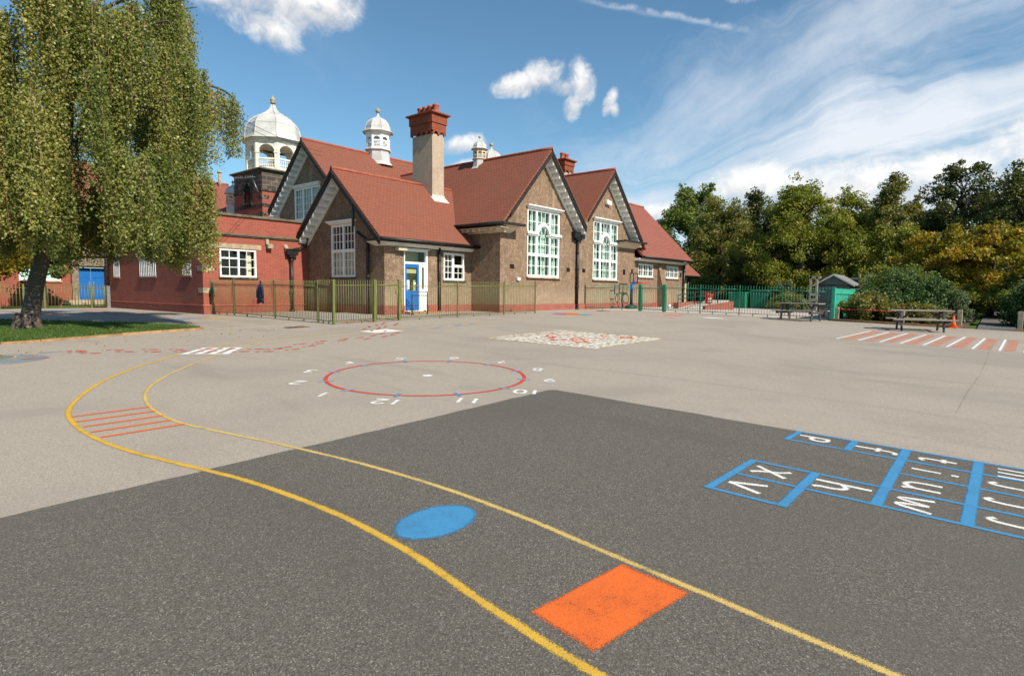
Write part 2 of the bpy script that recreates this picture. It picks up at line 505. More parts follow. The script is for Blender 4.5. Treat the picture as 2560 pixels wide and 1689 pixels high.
def glass(t):
    tr = t.new('ShaderNodeBsdfTransparent')
    tr.inputs[0].default_value = (0.86, 0.93, 0.90, 1)
    gl = t.new('ShaderNodeBsdfGlossy')
    gl.inputs['Roughness'].default_value = 0.015
    lw = t.new('ShaderNodeLayerWeight')
    lw.inputs[0].default_value = 0.5
    n = t.new('ShaderNodeBump')
    n.inputs['Strength'].default_value = 0.05
    n.inputs['Distance'].default_value = 0.02
    t.l.new(t.noise(obco(t), 5, 2), n.inputs['Height'])
    t.l.new(n.outputs[0], gl.inputs['Normal'])
    f = t.m('ADD', t.m('MULTIPLY', t.m('POWER', lw.outputs['Facing'], 5.0), 0.9), 0.045, clamp=True)
    mx = t.new('ShaderNodeMixShader')
    t.l.new(f, mx.inputs[0])
    t.l.new(tr.outputs[0], mx.inputs[1])
    t.l.new(gl.outputs[0], mx.inputs[2])
    return mx.outputs[0]


M['glass'] = mat('window_glass', glass)


def grassmat(name, a, b, dry):
    def fn(t):
        p = obco(t)
        n = t.noise(p, 1.1, 6, 0.65)
        f = t.noise(p, 38, 4, 0.7)
        c = t.mix(t.sstep(f, 0.3, 0.7), a, b)
        c = t.mix(t.sstep(n, 0.50, 0.74, 0, 0.75), c, dry)
        return bsdf(t, c, 0.9, f, 0.8, 0.04, spec=0.15)
    return mat(name, fn)


M['lawn'] = grassmat('lawn_grass', (0.040, 0.075, 0.012, 1), (0.085, 0.150, 0.026, 1), (0.13, 0.105, 0.040, 1))
M['field'] = grassmat('field_grass', (0.05, 0.085, 0.016, 1), (0.10, 0.15, 0.03, 1), (0.11, 0.11, 0.035, 1))
M['soil'] = plain('leafy_soil', (0.09, 0.060, 0.036), 0.95, 0.4, 4)


def leafmat(name, cols, trans=0.35, rough=0.5):
    def fn(t):
        a = t.new('ShaderNodeAttribute', attribute_name='tint').outputs['Fac']
        r = t.new('ShaderNodeValToRGB')
        t.l.new(a, r.inputs[0])
        el = r.color_ramp.elements
        while len(el) < len(cols):
            el.new(0.5)
        for i, c in enumerate(cols):
            el[i].position = c[0]
            el[i].color = (*c[1], 1)
        b = t.new('ShaderNodeBsdfPrincipled')
        t.l.new(r.outputs[0], b.inputs['Base Color'])
        b.inputs['Roughness'].default_value = rough
        b.inputs['Specular IOR Level'].default_value = 0.35
        tl = t.new('ShaderNodeBsdfTranslucent')
        t.l.new(t.mix(1.0, r.outputs[0], (1.3, 1.35, 0.5, 1), 'MULTIPLY'), tl.inputs[0])
        mx = t.new('ShaderNodeMixShader')
        mx.inputs[0].default_value = trans
        t.l.new(b.outputs[0], mx.inputs[1])
        t.l.new(tl.outputs[0], mx.inputs[2])
        return mx.outputs[0]
    return mat(name, fn)


M['l_birch'] = leafmat('birch_leaf', [(0, (0.091, 0.130, 0.032)), (0.45, (0.229, 0.243, 0.059)), (0.8, (0.374, 0.337, 0.104)), (1, (0.506, 0.379, 0.106))], 0.35, 0.42)
M['l_green'] = leafmat('mid_green_leaf', [(0, (0.077, 0.119, 0.027)), (0.6, (0.161, 0.203, 0.041)), (1, (0.253, 0.257, 0.061))], 0.35)
M['l_brown'] = leafmat('bronze_green_leaf', [(0, (0.089, 0.101, 0.027)), (0.5, (0.184, 0.186, 0.046)), (0.85, (0.268, 0.232, 0.062)), (1, (0.325, 0.199, 0.049))], 0.35)
M['l_yellow'] = leafmat('yellow_green_leaf', [(0, (0.093, 0.119, 0.016)), (0.5, (0.203, 0.223, 0.028)), (0.85, (0.314, 0.300, 0.047)), (1, (0.395, 0.260, 0.045))], 0.38)
M['l_gold'] = leafmat('autumn_gold_leaf', [(0, (0.135, 0.123, 0.012)), (0.5, (0.264, 0.227, 0.019)), (0.85, (0.392, 0.240, 0.023)), (1, (0.460, 0.152, 0.023))], 0.38)
M['l_dark'] = leafmat('dark_green_leaf', [(0, (0.037, 0.054, 0.014)), (0.6, (0.090, 0.102, 0.025)), (1, (0.159, 0.143, 0.039))], 0.3)
M['l_holly'] = leafmat('glossy_dark_leaf', [(0, (0.034, 0.072, 0.020)), (0.7, (0.084, 0.141, 0.037)), (1, (0.252, 0.241, 0.069))], 0.2, 0.55)
M['l_varieg'] = leafmat('red_tipped_leaf', [(0, (0.072, 0.094, 0.018)), (0.55, (0.195, 0.194, 0.045)), (0.8, (0.312, 0.250, 0.062)), (1, (0.390, 0.069, 0.039))], 0.3)
M['l_grey'] = leafmat('grey_green_leaf', [(0, (0.056, 0.084, 0.043)), (1, (0.200, 0.240, 0.140))], 0.3)
M['l_grass'] = leafmat('grass_blade', [(0, (0.040, 0.085, 0.012)), (0.6, (0.085, 0.150, 0.028)), (1, (0.17, 0.16, 0.06))], 0.3)


def barkfn(birch):
    def fn(t):
        p = obco(t)
        st = t.new('ShaderNodeVectorMath', operation='MULTIPLY')
        t.l.new(p, st.inputs[0])
        st.inputs[1].default_value = (6, 6, 12) if birch else (9, 9, 1.2)
        n = t.noise(st.outputs[0], 1.6, 7, 0.65, 0.8)
        if birch:
            c = t.mix(t.sstep(n, 0.56, 0.68), (0.075, 0.056, 0.042, 1), (0.36, 0.32, 0.28, 1))
        else:
            c = t.mix(t.sstep(n, 0.4, 0.65), (0.030, 0.022, 0.015, 1), (0.085, 0.065, 0.045, 1))
        return bsdf(t, c, 0.85, n, 0.8, 0.04)
    return fn


M['bark_birch'] = mat('birch_bark', barkfn(True))
M['bark'] = mat('dark_bark', barkfn(False))
M['twig'] = plain('pinkish_bark', (0.26, 0.16, 0.11), 0.7, 0.3, 8)

# ------------------------------------------------------------------ ground shape
def Gnp(x, y):
    pl = np.maximum(-0.75 + 0.0192 * x + 0.026 * y, -1.6)
    t = np.clip((x - 9) / 9, 0, 1)
    t = t * t * (3 - 2 * t)
    cap = -0.11 + 0.11 * t
    return cap - np.log1p(np.exp(-np.clip((pl - cap) / 0.05, -60, 60))) * 0.05


def G(x, y):
    return float(Gnp(np.float64(x), np.float64(y)))


# ------------------------------------------------------------------ mesh writer
COL = SC.collection
WORLD_PARTS = {}


class MB:
    def __init__(s):
        s.v = []
        s.f = []
        s.sm = []
        s.cov = None

    def add(s, vs, fs, smooth=False):
        b = len(s.v)
        s.v += [tuple(v) for v in vs]
        s.f += [tuple(b + i for i in f) for f in fs]
        s.sm += [smooth] * len(fs)
        return s

    def hexa(s, p):            # 8 corners: lower ring 0-3, upper ring 4-7
        return s.add(p, [(3, 2, 1, 0), (4, 5, 6, 7), (0, 1, 5, 4), (1, 2, 6, 5), (2, 3, 7, 6), (3, 0, 4, 7)])

    def box(s, x0, x1, y0, y1, z0, z1):
        return s.hexa([(x0, y0, z0), (x1, y0, z0), (x1, y1, z0), (x0, y1, z0), (x0, y0, z1), (x1, y0, z1), (x1, y1, z1), (x0, y1, z1)])

    def pbox(s, mp, u0, u1, w0, w1, d0, d1):
        return s.hexa([mp(u0, w0, d0), mp(u1, w0, d0), mp(u1, w0, d1), mp(u0, w0, d1), mp(u0, w1, d0), mp(u1, w1, d0), mp(u1, w1, d1), mp(u0, w1, d1)])

    def prism(s, mp, poly, d0, d1):      # polygon in the wall plane given thickness
        n = len(poly)
        vs = [mp(u, w, d0) for u, w in poly] + [mp(u, w, d1) for u, w in poly]
        fs = [tuple(range(n))[::-1], tuple(range(n, 2 * n))] + [(i, (i + 1) % n, n + (i + 1) % n, n + i) for i in range(n)]
        return s.add(vs, fs)

    def slab(s, pts, th):
        P = [Vector(p) for p in pts]
        n = (P[1] - P[0]).cross(P[2] - P[0]).normalized()
        if n.z < 0:
            n = -n
        k = len(P)
        vs = P + [p - n * th for p in P]
        fs = [tuple(range(k)), tuple(range(k, 2 * k))[::-1]] + [(i, (i + 1) % k, k + (i + 1) % k, k + i) for i in range(k)]
        return s.add(vs, fs)

    def tube(s, pts, r, n=8, cap=True, smooth=True):
        P = [Vector(p) for p in pts]
        rs = r if isinstance(r, (list, tuple)) else [r] * len(P)
        b = len(s.v)
        prev = None
        for i, p in enumerate(P):
            d = (P[min(i + 1, len(P) - 1)] - P[max(i - 1, 0)]).normalized()
            if prev is None:
                a = Vector((0, 0, 1)) if abs(d.z) < 0.9 else Vector((1, 0, 0))
                a = (a - d * a.dot(d)).normalized()
            else:
                a = (prev - d * prev.dot(d)).normalized()
            prev = a
            c = d.cross(a)
            for k in range(n):
                t = 2 * math.pi * (k + 0.5) / n
                s.v.append(tuple(p + (a * math.cos(t) + c * math.sin(t)) * rs[i]))
        for i in range(len(P) - 1):
            for k in range(n):
                s.f.append((b + i * n + k, b + i * n + (k + 1) % n, b + (i + 1) * n + (k + 1) % n, b + (i + 1) * n + k))
                s.sm.append(smooth)
        if cap:
            s.f.append(tuple(range(b, b + n))[::-1])
            e = b + (len(P) - 1) * n
            s.f.append(tuple(range(e, e + n)))
            s.sm += [False, False]
        return s

    def lathe(s, c, prof, n=16, smooth=True, rot=0.0, sx=1.0, sy=1.0):
        b = len(s.v)
        for r, z in prof:
            for k in range(n):
                t = 2 * math.pi * k / n + rot
                s.v.append((c[0] + r * math.cos(t) * sx, c[1] + r * math.sin(t) * sy, c[2] + z))
        for i in range(len(prof) - 1):
            for k in range(n):
                s.f.append((b + i * n + k, b + i * n + (k + 1) % n, b + (i + 1) * n + (k + 1) % n, b + (i + 1) * n + k))
                s.sm.append(smooth)
        s.f.append(tuple(range(b, b + n))[::-1])
        e = b + (len(prof) - 1) * n
        s.f.append(tuple(range(e, e + n)))
        s.sm += [False, False]
        return s

    def build(s, name, material, parent=None, uv=True, fixn=True, bevel=0.0):
        me = bpy.data.meshes.new(name)
        me.from_pydata(s.v, [], s.f)
        me.polygons.foreach_set('use_smooth', s.sm)
        if fixn and s.cov is None:
            bm = bmesh.new()
            bm.from_mesh(me)
            bmesh.ops.recalc_face_normals(bm, faces=bm.faces)
            bm.to_mesh(me)
            bm.free()
        me.update()
        if uv:
            ul = me.uv_layers.new(name='UVMap')
            co = np.empty(len(me.vertices) * 3)
            me.vertices.foreach_get('co', co)
            co = co.reshape(-1, 3)
            nl = len(me.loops)
            li = np.empty(nl, dtype=np.int64)
            me.loops.foreach_get('vertex_index', li)
            out = np.zeros((nl, 2))
            for p in me.polygons:
                n = p.normal
                if abs(n.z) > 0.97:
                    t, bb = Vector((1, 0, 0)), Vector((0, 1, 0))
                else:
                    t = Vector((-n.y, n.x, 0)).normalized()
                    bb = n.cross(t)
                ix = np.arange(p.loop_start, p.loop_start + p.loop_total)
                pts = co[li[ix]]
                out[ix, 0] = pts @ np.array(t)
                out[ix, 1] = pts @ np.array(bb)
            ul.data.foreach_set('uv', out.ravel())
        me.materials.append(material)
        if s.cov is not None:
            at = me.attributes.new('cov', 'FLOAT', 'POINT')
            at.data.foreach_set('value', s.cov)
        o = bpy.data.objects.new(name, me)
        COL.objects.link(o)
        if bevel:
            md = o.modifiers.new('bevel', 'BEVEL')
            md.width = bevel
            md.segments = 2
            md.limit_method = 'ANGLE'
        if parent is not None:
            setp(o, parent)
        return o


def setp(o, parent):
    o.parent = parent
    if parent.name in WORLD_PARTS:
        o.matrix_parent_inverse = Matrix.Translation(-Vector(WORLD_PARTS[parent.name]))


def tag(o, label=None, cat=None, group=None, kind=None):
    if label:
        o['label'] = label
    if cat:
        o['category'] = cat
    if group:
        o['group'] = group
    if kind:
        o['kind'] = kind
    return o


def thing(name, label, cat, loc=(0, 0, 0), rz=0.0, group=None, world=False):
    """an Empty at the thing's base; world=True when its parts are given in world coordinates"""
    o = bpy.data.objects.new(name, None)
    o.empty_display_size = 0.2
    COL.objects.link(o)
    o.location = loc
    o.rotation_euler = (0, 0, rz)
    if world:
        WORLD_PARTS[o.name] = tuple(loc)
    return tag(o, label, cat, group)


def dup(root, loc, rz=0.0, label=None, scale=None, parent=None):
    r = root.copy()
    COL.objects.link(r)
    if parent is None:
        r.location = loc
        r.rotation_euler = (0, 0, rz)
    else:
        r.parent = parent
    if scale:
        r.scale = scale
    if label:
        r['label'] = label
    for ch in list(root.children):
        c = ch.copy()
        COL.objects.link(c)
        c.parent = r
        for g in list(ch.children):
            d = g.copy()
            COL.objects.link(d)
            d.parent = c
    return r


def fy(c):                     # wall facing -y at y = c: u is x
    return lambda u, w, d: (u, c - d, w)


def fx(c):                     # wall facing -x at x = c: u is y
    return lambda u, w, d: (c - d, u, w)


def fyb(c):                    # wall facing +y
    return lambda u, w, d: (u, c + d, w)


def fxb(c):                    # wall facing +x
    return lambda u, w, d: (c + d, u, w)


def wall_mb(mp, outline, holes=(), reveal=0.13, mb=None):
    mb = mb or MB()
    loops = [list(outline)] + [list(h) for h in holes]
    flat = [p for l in loops for p in l]
    tris = tessellate_polygon([[Vector((u, w, 0)) for u, w in l] for l in loops])
    base = len(mb.v)
    mb.add([mp(u, w, 0) for u, w in flat], [tuple(t) for t in tris])
    for h in holes:
        n = len(h)
        b = len(mb.v)
        mb.add([mp(u, w, 0) for u, w in h] + [mp(u, w, -reveal) for u, w in h],
               [(i, (i + 1) % n, n + (i + 1) % n, n + i) for i in range(n)])
    return mb


def rect(u0, u1, w0, w1):
    return [(u0, w0), (u1, w0), (u1, w1), (u0, w1)]


def window(parent, mp, u0, u1, w0, w1, mull=(), tran=(), lights=(), fw=0.07, d0=-0.11, d1=-0.02, name='window',
           sill=None, sillmat='white', cornice=None, curtains=(), material='white', bar=0.022, extra=None, label=None):
    """frame (the part) with pane, sill, cornice and curtain as sub-parts.
    mull / tran: (centre, width, from, to); lights: (u0,u1,w0,w1,nu,nw) glazing-bar grids"""
    f = MB()
    f.pbox(mp, u0, u0 + fw, w0, w1, d0, d1)
    f.pbox(mp, u1 - fw, u1, w0, w1, d0, d1)
    f.pbox(mp, u0 + fw, u1 - fw, w0, w0 + fw, d0, d1)
    f.pbox(mp, u0 + fw, u1 - fw, w1 - fw, w1, d0, d1)
    for c, wd_, a, b in mull:
        f.pbox(mp, c - wd_ / 2, c + wd_ / 2, a, b, d0 + 0.004, d1 - 0.004)
    for c, wd_, a, b in tran:
        f.pbox(mp, a, b, c - wd_ / 2, c + wd_ / 2, d0 + 0.008, d1 + 0.006)
    dm = (d0 + d1) / 2
    for a, b, c, e, nu, nw in lights:
        for i in range(1, nu):
            x = a + (b - a) * i / nu
            f.pbox(mp, x - bar / 2, x + bar / 2, c, e, dm - 0.02, dm + 0.024)
        for j in range(1, nw):
            z = c + (e - c) * j / nw
            f.pbox(mp, a, b, z - bar / 2, z + bar / 2, dm - 0.018, dm + 0.022)
    if extra:
        extra(f)
    o = f.build(name, M[material], parent)
    if label:
        o['label'] = label
    g = MB()
    g.add([mp(u0 + .01, w0 + .01, dm), mp(u1 - .01, w0 + .01, dm), mp(u1 - .01, w1 - .01, dm), mp(u0 + .01, w1 - .01, dm)], [(0, 1, 2, 3)])
    g.build('pane', M['glass'], o, uv=False, fixn=False)
    if sill:
        s = MB()
        s.pbox(mp, u0 - sill[0], u1 + sill[0], w0 - sill[1], w0, -0.10, sill[2])
        s.build('sill', M[sillmat], o)
    if cornice:
        c = MB()
        c.pbox(mp, u0 - 0.03, u1 + 0.03, w1, w1 + 0.05, -0.05, 0.07)
        c.pbox(mp, u0 - 0.08, u1 + 0.08, w1 + 0.05, w1 + 0.09, -0.05, 0.12)
        c.pbox(mp, u0 - 0.12, u1 + 0.12, w1 + 0.09, w1 + 0.13, -0.05, 0.17)
        c.build('cornice', M[material], o)
    for (a, b, c, e, mt, dd) in curtains:
        cm = MB()
        n = max(4, int((b - a) / 0.035))
        vs = []
        for i in range(n + 1):
            u = a + (b - a) * i / n
            off = 0.022 * math.sin(i * 1.9) + 0.012 * math.sin(i * 0.7)
            vs += [mp(u, c, dd + off), mp(u, e, dd + off * 0.8)]
        cm.add(vs, [(2 * i, 2 * i + 2, 2 * i + 3, 2 * i + 1) for i in range(n)], True)
        cm.build('curtain', M[mt], o, uv=False, fixn=False)
    return o


def verge(parent, mp, A, B, ov, dent=True, stop=None):
    """gable edge from apex A to foot B in the wall plane (u,w): black bargeboard, white soffit with brackets, wall moulding"""
    def off(a, b):
        return [(A[0], A[1] - a), (B[0], B[1] - a), (B[0], B[1] - b), (A[0], A[1] - b)]
    bb = MB().prism(mp, off(0.105, 0.34), ov - 0.05, ov + 0.012)
    bb.prism(mp, off(0.105, 0.20), ov + 0.012, ov + 0.035)
    bb.build('bargeboard', M['char'], parent)
    sf = MB().prism(mp, off(0.16, 0.20), 0.0, ov - 0.052)
    if stop is not None:
        k = (stop - A[0]) / (B[0] - A[0])
        B = (stop, A[1] + (B[1] - A[1]) * k)
    sf.prism(mp, off(0.202, 0.44), 0.0, 0.05)
    sf.prism(mp, off(0.442, 0.52), 0.0, 0.095)
    o = sf.build('soffit', M['white'], parent)
    if dent:
        L = math.hypot(B[0] - A[0], B[1] - A[1])
        n = int(L / 0.33)
        for i in range(1, n + 1):
            br = MB()
            t = (i - 0.35) / n
            t2 = t + 0.12 / L
            q = [(A[0] + (B[0] - A[0]) * k, A[1] + (B[1] - A[1]) * k) for k in (t, t2)]
            br.prism(mp, [(q[0][0], q[0][1] - 0.204), (q[1][0], q[1][1] - 0.204), (q[1][0], q[1][1] - 0.46), (q[0][0], q[0][1] - 0.46)], 0.052, ov - 0.07)
            br.build('bracket', M['white'], o)
    return o


def gutter(parent, pts, r=0.062, fascia=None):
    g = MB().tube(pts, r, 8)
    return g.build('gutter', M['black'], parent, uv=False)


def pipe(parent, x, y, z0, z1, r=0.05, hopper=None, collars=(), shoe=True):
    p = MB().tube([(x, y, z0), (x, y, z1)], r, 10)
    for c in collars:
        p.tube([(x, y, c - 0.035), (x, y, c + 0.035)], r * 1.35, 10)
    if shoe:
        p.tube([(x, y, z0), (x, y, z0 + 0.12)], r * 1.4, 10)
    o = p.build('drainpipe', M['black'], parent, uv=False)
    if hopper:
        hx, hy, hz0, hz1, ax = hopper
        h = MB()
        if ax == 'x':
            h.box(x - hx, x + hx, y - hy, y + hy, hz0, hz1)
            h.box(x - hx - .03, x + hx + .03, y - hy - .03, y + hy, hz1, hz1 + 0.04)
            h.box(x - hx * .55, x + hx * .55, y - hy * .8, y + hy * .8, hz0 - .09, hz0)
        h.build('hopper', M['black'], o, uv=False)
    return o


def ridge(parent, a, b, r=0.07, name='ridge_tiles', material='ridge'):
    A, B = Vector(a), Vector(b)
    L = (B - A).length
    n = max(2, int(L / 0.6))
    pts, rs = [], []
    for i in range(n + 1):
        w = Vector((0, 0, random.uniform(-.008, .008)))
        pts.append(A.lerp(B, i / n) + w)
        rs.append(r * random.uniform(.97, 1.04))
    m = MB().tube(pts, rs, 10)
    return m.build(name, M[material], parent, uv=False)

# ================================================================== SETTING: ground, tarmac, lawns
def grid_sheet(name, xs, ys, mask, dz, material, kind='structure'):
    xs, ys = np.unique(np.round(xs, 4)), np.unique(np.round(ys, 4))
    X, Y = np.meshgrid(xs, ys)
    Z = Gnp(X, Y) + dz
    nx = len(xs)
    V = np.stack([X.ravel(), Y.ravel(), Z.ravel()], 1)
    F = []
    for j in range(len(ys) - 1):
        for i in range(nx - 1):
            if mask((xs[i] + xs[i + 1]) / 2, (ys[j] + ys[j + 1]) / 2):
                F.append((j * nx + i, j * nx + i + 1, (j + 1) * nx + i + 1, (j + 1) * nx + i))
    used = sorted({k for f in F for k in f})
    mp = {k: i for i, k in enumerate(used)}
    me = bpy.data.meshes.new(name)
    me.from_pydata([tuple(V[k]) for k in used], [], [tuple(mp[k] for k in f) for f in F])
    me.materials.append(material)
    me.polygons.foreach_set('use_smooth', [True] * len(F))
    o = bpy.data.objects.new(name, me)
    COL.objects.link(o)
    o['kind'] = kind
    return o


far = [-1500, -700, -300, -150, -80, -50]
grid_sheet('ground', far + list(np.arange(-36, 70, 2.0)) + [80, 100, 140, 200, 300, 500, 900, 1600],
           far + list(np.arange(-36, 70, 2.0)) + [80, 100, 140, 200, 300, 500, 900, 1600], lambda x, y: True, -0.06, M['field'])


def in_play(x, y):
    return (-14 < x < 24.3 and -9 < y < 32.6) or (24.3 < x < 24.55 and 4.9 < y < 32.6) or (24.3 < x < 24.6 and y < -0.4 and y > -9)


DK = (6.41, 4.62)
ax = list(np.arange(-14, 24.31, 0.5)) + [24.3, 24.55, 24.6]
ay = list(np.arange(-9, 32.61, 0.5)) + [4.9, -0.4, 32.6]
grid_sheet('playground', ax, ay, in_play, 0.0, M['pale'])
# the newer dark patch, its cut edge slightly ragged
dk = MB()
ex = [(-14.0, DK[1] + 0.25)] + [(x, DK[1] + (0.20 - 0.0105 * (x + 14)) + random.uniform(-.012, .012)) for x in np.arange(-13.6, 6.2, 0.22)]
N = len(ex)
rows = [0.0, 0.1, 0.25, 0.5, 0.75, 1.0]
ring_top = [(x, y) for x, y in ex] + [(6.28, DK[1] - .004), (6.37, DK[1] - .03), (DK[0], DK[1] - .09)]
ys_r = np.arange(DK[1] - 0.3, -9, -0.22)
ring_right = [(DK[0] + random.uniform(-.012, .012), y) for y in ys_r]
poly = ring_top + ring_right + [(DK[0], -9), (-14, -9)]
bm = bmesh.new()
vs = [bm.verts.new((x, y, 0)) for x, y in poly]
bm.faces.new(vs)
for axis, rng_ in ((Vector((1, 0, 0)), np.arange(-13.5, 6.4, 0.5)), (Vector((0, 1, 0)), np.arange(-8.5, 4.6, 0.5))):
    for c in rng_:
        bmesh.ops.bisect_plane(bm, geom=list(bm.verts) + list(bm.edges) + list(bm.faces), plane_co=axis * float(c), plane_no=axis, clear_inner=False, clear_outer=False)
for v in bm.verts:
    v.co.z = G(v.co.x, v.co.y) + 0.002
bmesh.ops.recalc_face_normals(bm, faces=bm.faces)
me = bpy.data.meshes.new('dark_tarmac')
bm.to_mesh(me)
bm.free()
me.materials.append(M['dark'])
o = bpy.data.objects.new('dark_tarmac', me)
COL.objects.link(o)
o['kind'] = 'structure'
if me.polygons[0].normal.z < 0:
    me.flip_normals()

# yard behind the green fence, and the path that leaves at the right
grid_sheet('paving', np.arange(24.55, 34.01, 0.45), np.arange(4.6, 15.8, 0.4), lambda x, y: x < 31.5 or y > 8.5, -0.002, M['paving'])
grid_sheet('path', np.arange(24.3, 60, 1.0), np.arange(-2.2, 0.80, 0.25), lambda x, y: abs(y - (0.2 - 0.004 * (x - 24.3) ** 1.2)) < 0.58, -0.004, M['path'])
grid_sheet('planting_bed', np.arange(24.3, 36, 0.5), np.arange(0.8, 4.9, 0.4), lambda x, y: True, 0.03, M['soil'])
grid_sheet('planting_bed', np.arange(24.6, 36, 0.5), np.arange(-6.4, -0.4, 0.4), lambda x, y: True, 0.03, M['soil'])

LAWN = [(-14, 13.6), (-6, 14.15), (0, 14.7), (2.42, 15.04), (3.06, 15.10), (3.79, 15.25), (4.6, 15.43), (5.51, 15.58), (6.30, 15.66), (6.55, 15.85),
        (6.60, 16.3), (6.42, 17.1), (6.1, 17.9), (5.63, 18.83), (4.93, 19.9), (4.23, 21.2), (3.3, 22.6), (0, 24.4), (-6, 25.6), (-14, 26)]


def inside(poly, x, y):
    c = False
    n = len(poly)
    for i in range(n):
        x0, y0 = poly[i]
        x1, y1 = poly[(i + 1) % n]
        if (y0 > y) != (y1 > y) and x < (x1 - x0) * (y - y0) / (y1 - y0) + x0:
            c = not c
    return c


bm = bmesh.new()
bm.faces.new([bm.verts.new((x, y, 0)) for x, y in LAWN])
for axis, rng_ in ((Vector((1, 0, 0)), np.arange(-13.5, 6.5, 0.5)), (Vector((0, 1, 0)), np.arange(14, 26, 0.5))):
    for c in rng_:
        bmesh.ops.bisect_plane(bm, geom=list(bm.verts) + list(bm.edges) + list(bm.faces), plane_co=axis * float(c), plane_no=axis)
for v in bm.verts:
    hump = 0.10 * math.exp(-((v.co.x - 3.2) ** 2 + (v.co.y - 17.4) ** 2) / 1.2)
    v.co.z = G(v.co.x, v.co.y) + 0.035 + hump
bmesh.ops.recalc_face_normals(bm, faces=bm.faces)
me = bpy.data.meshes.new('lawn')
bm.to_mesh(me)
bm.free()
me.materials.append(M['lawn'])
o = bpy.data.objects.new('lawn', me)
COL.objects.link(o)
o['kind'] = 'structure'
if sum(p.normal.z for p in me.polygons) < 0:
    me.flip_normals()


def kerb(name, label, pts, w, h, material='kerbwood', seg=1.6):
    m = MB()
    for (x0, y0), (x1, y1) in zip(pts, pts[1:]):
        L = math.hypot(x1 - x0, y1 - y0)
        k = max(1, round(L / seg))
        for i in range(k):
            a, b = i / k, (i + 1) / k - 0.012 / max(L, .1)
            ax_, ay_, bx_, by_ = x0 + (x1 - x0) * a, y0 + (y1 - y0) * a, x0 + (x1 - x0) * b, y0 + (y1 - y0) * b
            nx_, ny_ = -(y1 - y0) / L * w / 2, (x1 - x0) / L * w / 2
            za, zb = G(ax_, ay_), G(bx_, by_)
            j = random.uniform(-.006, .006)
            m.hexa([(ax_ - nx_, ay_ - ny_, za - .05), (bx_ - nx_, by_ - ny_, zb - .05), (bx_ + nx_, by_ + ny_, zb - .05), (ax_ + nx_, ay_ + ny_, za - .05),
                    (ax_ - nx_, ay_ - ny_, za + h + j), (bx_ - nx_, by_ - ny_, zb + h + j), (bx_ + nx_, by_ + ny_, zb + h + j), (ax_ + nx_, ay_ + ny_, za + h + j)])
    return tag(m.build(name, M[material]), label, 'kerb')


kerb('lawn_edging', 'low orange brown edging along the front of the lawn under the birch', [(x, y - .03) for x, y in LAWN[:9]] + [(6.58, 15.83)], 0.06, 0.05)
kerb('timber_kerb', 'long orange brown timber kerb in front of the planting bed and bushes', [(24.5, 4.86), (24.24, 2.7), (24.22, 1.56), (24.28, 0.86)], 0.12, 0.075)
kerb('timber_kerb', 'short timber kerb beyond the path opening at the right', [(24.36, -0.42), (24.6, -3.2)], 0.12, 0.075)

# ================================================================== painted markings
class PB(MB):
    def __init__(s, layer=0):
        super().__init__()
        s.cov = []
        s.lz = 0.0035 + layer * 0.0005
    def pt(s, x, y, c):
        s.v.append((x, y, G(x, y) + s.lz))
        s.cov.append(c)
        return len(s.v) - 1
    def strip(s, pts, w, fe=0.018, closed=False, step=0.3, c=1.0, bump=True):
        P = []
        q = list(pts) + ([pts[0]] if closed else [])
        for a, b in zip(q, q[1:]):
            L = math.hypot(b[0] - a[0], b[1] - a[1])
            k = max(1, int(L / step))
            P += [(a[0] + (b[0] - a[0]) * i / k, a[1] + (b[1] - a[1]) * i / k) for i in range(k)]
        if not closed:
            P.append(q[-1])
        n = len(P)
        rows_ = []
        if bump:
            s.lz += 0.00015
        for i in range(n):
            a = P[(i - 1) % n] if closed or i > 0 else P[0]
            b = P[(i + 1) % n] if closed or i < n - 1 else P[-1]
            dx, dy = b[0] - a[0], b[1] - a[1]
            L = math.hypot(dx, dy) or 1
            nx_, ny_ = -dy / L, dx / L
            ww = w(i / max(1, n - 1)) if callable(w) else w
            r = []
            for o_, cc in ((-ww / 2 - fe, 0.0), (-ww / 2 + fe * .35, c), (ww / 2 - fe * .35, c), (ww / 2 + fe, 0.0)):
                r.append(s.pt(P[i][0] + nx_ * o_, P[i][1] + ny_ * o_, cc))
            rows_.append(r)
        for i in range(n if closed else n - 1):
            a, b = rows_[i], rows_[(i + 1) % n]
            for k in range(3):
                s.f.append((a[k], b[k], b[k + 1], a[k + 1]))
                s.sm.append(True)
        return s
    def fill(s, poly, fe=0.03, c=1.0, sub=1):
        """convex outline, feathered rim; subdivided fan"""
        s.lz += 0.00015
        cx = sum(p[0] for p in poly) / len(poly)
        cy = sum(p[1] for p in poly) / len(poly)
        n0 = len(poly)
        pl = []
        for i in range(n0):
            a, b = poly[i], poly[(i + 1) % n0]
            L = math.hypot(b[0] - a[0], b[1] - a[1])
            k = max(1, int(L / 0.35))
            pl += [(a[0] + (b[0] - a[0]) * j / k, a[1] + (b[1] - a[1]) * j / k) for j in range(k)]
        n = len(pl)
        def ring(k):
            out = []
            for x, y in pl:
                L = math.hypot(x - cx, y - cy) or 1
                f = 1 + k / L
                out.append((cx + (x - cx) * f, cy + (y - cy) * f))
            return out
        o_ = [s.pt(x, y, 0.0) for x, y in ring(fe)]
        i_ = [s.pt(x, y, c) for x, y in ring(-fe * .4)]
        m_ = [s.pt(cx + (x - cx) * .5, cy + (y - cy) * .5, c) for x, y in pl]
        ce = s.pt(cx, cy, c)
        for i in range(n):
            j = (i + 1) % n
            s.f += [(o_[i], o_[j], i_[j], i_[i]), (i_[i], i_[j], m_[j], m_[i]), (m_[i], m_[j], ce)]
            s.sm += [True] * 3
        return s
    def build(s, name, material, parent=None):
        return MB.build(s, name, M[material], parent, uv=False)


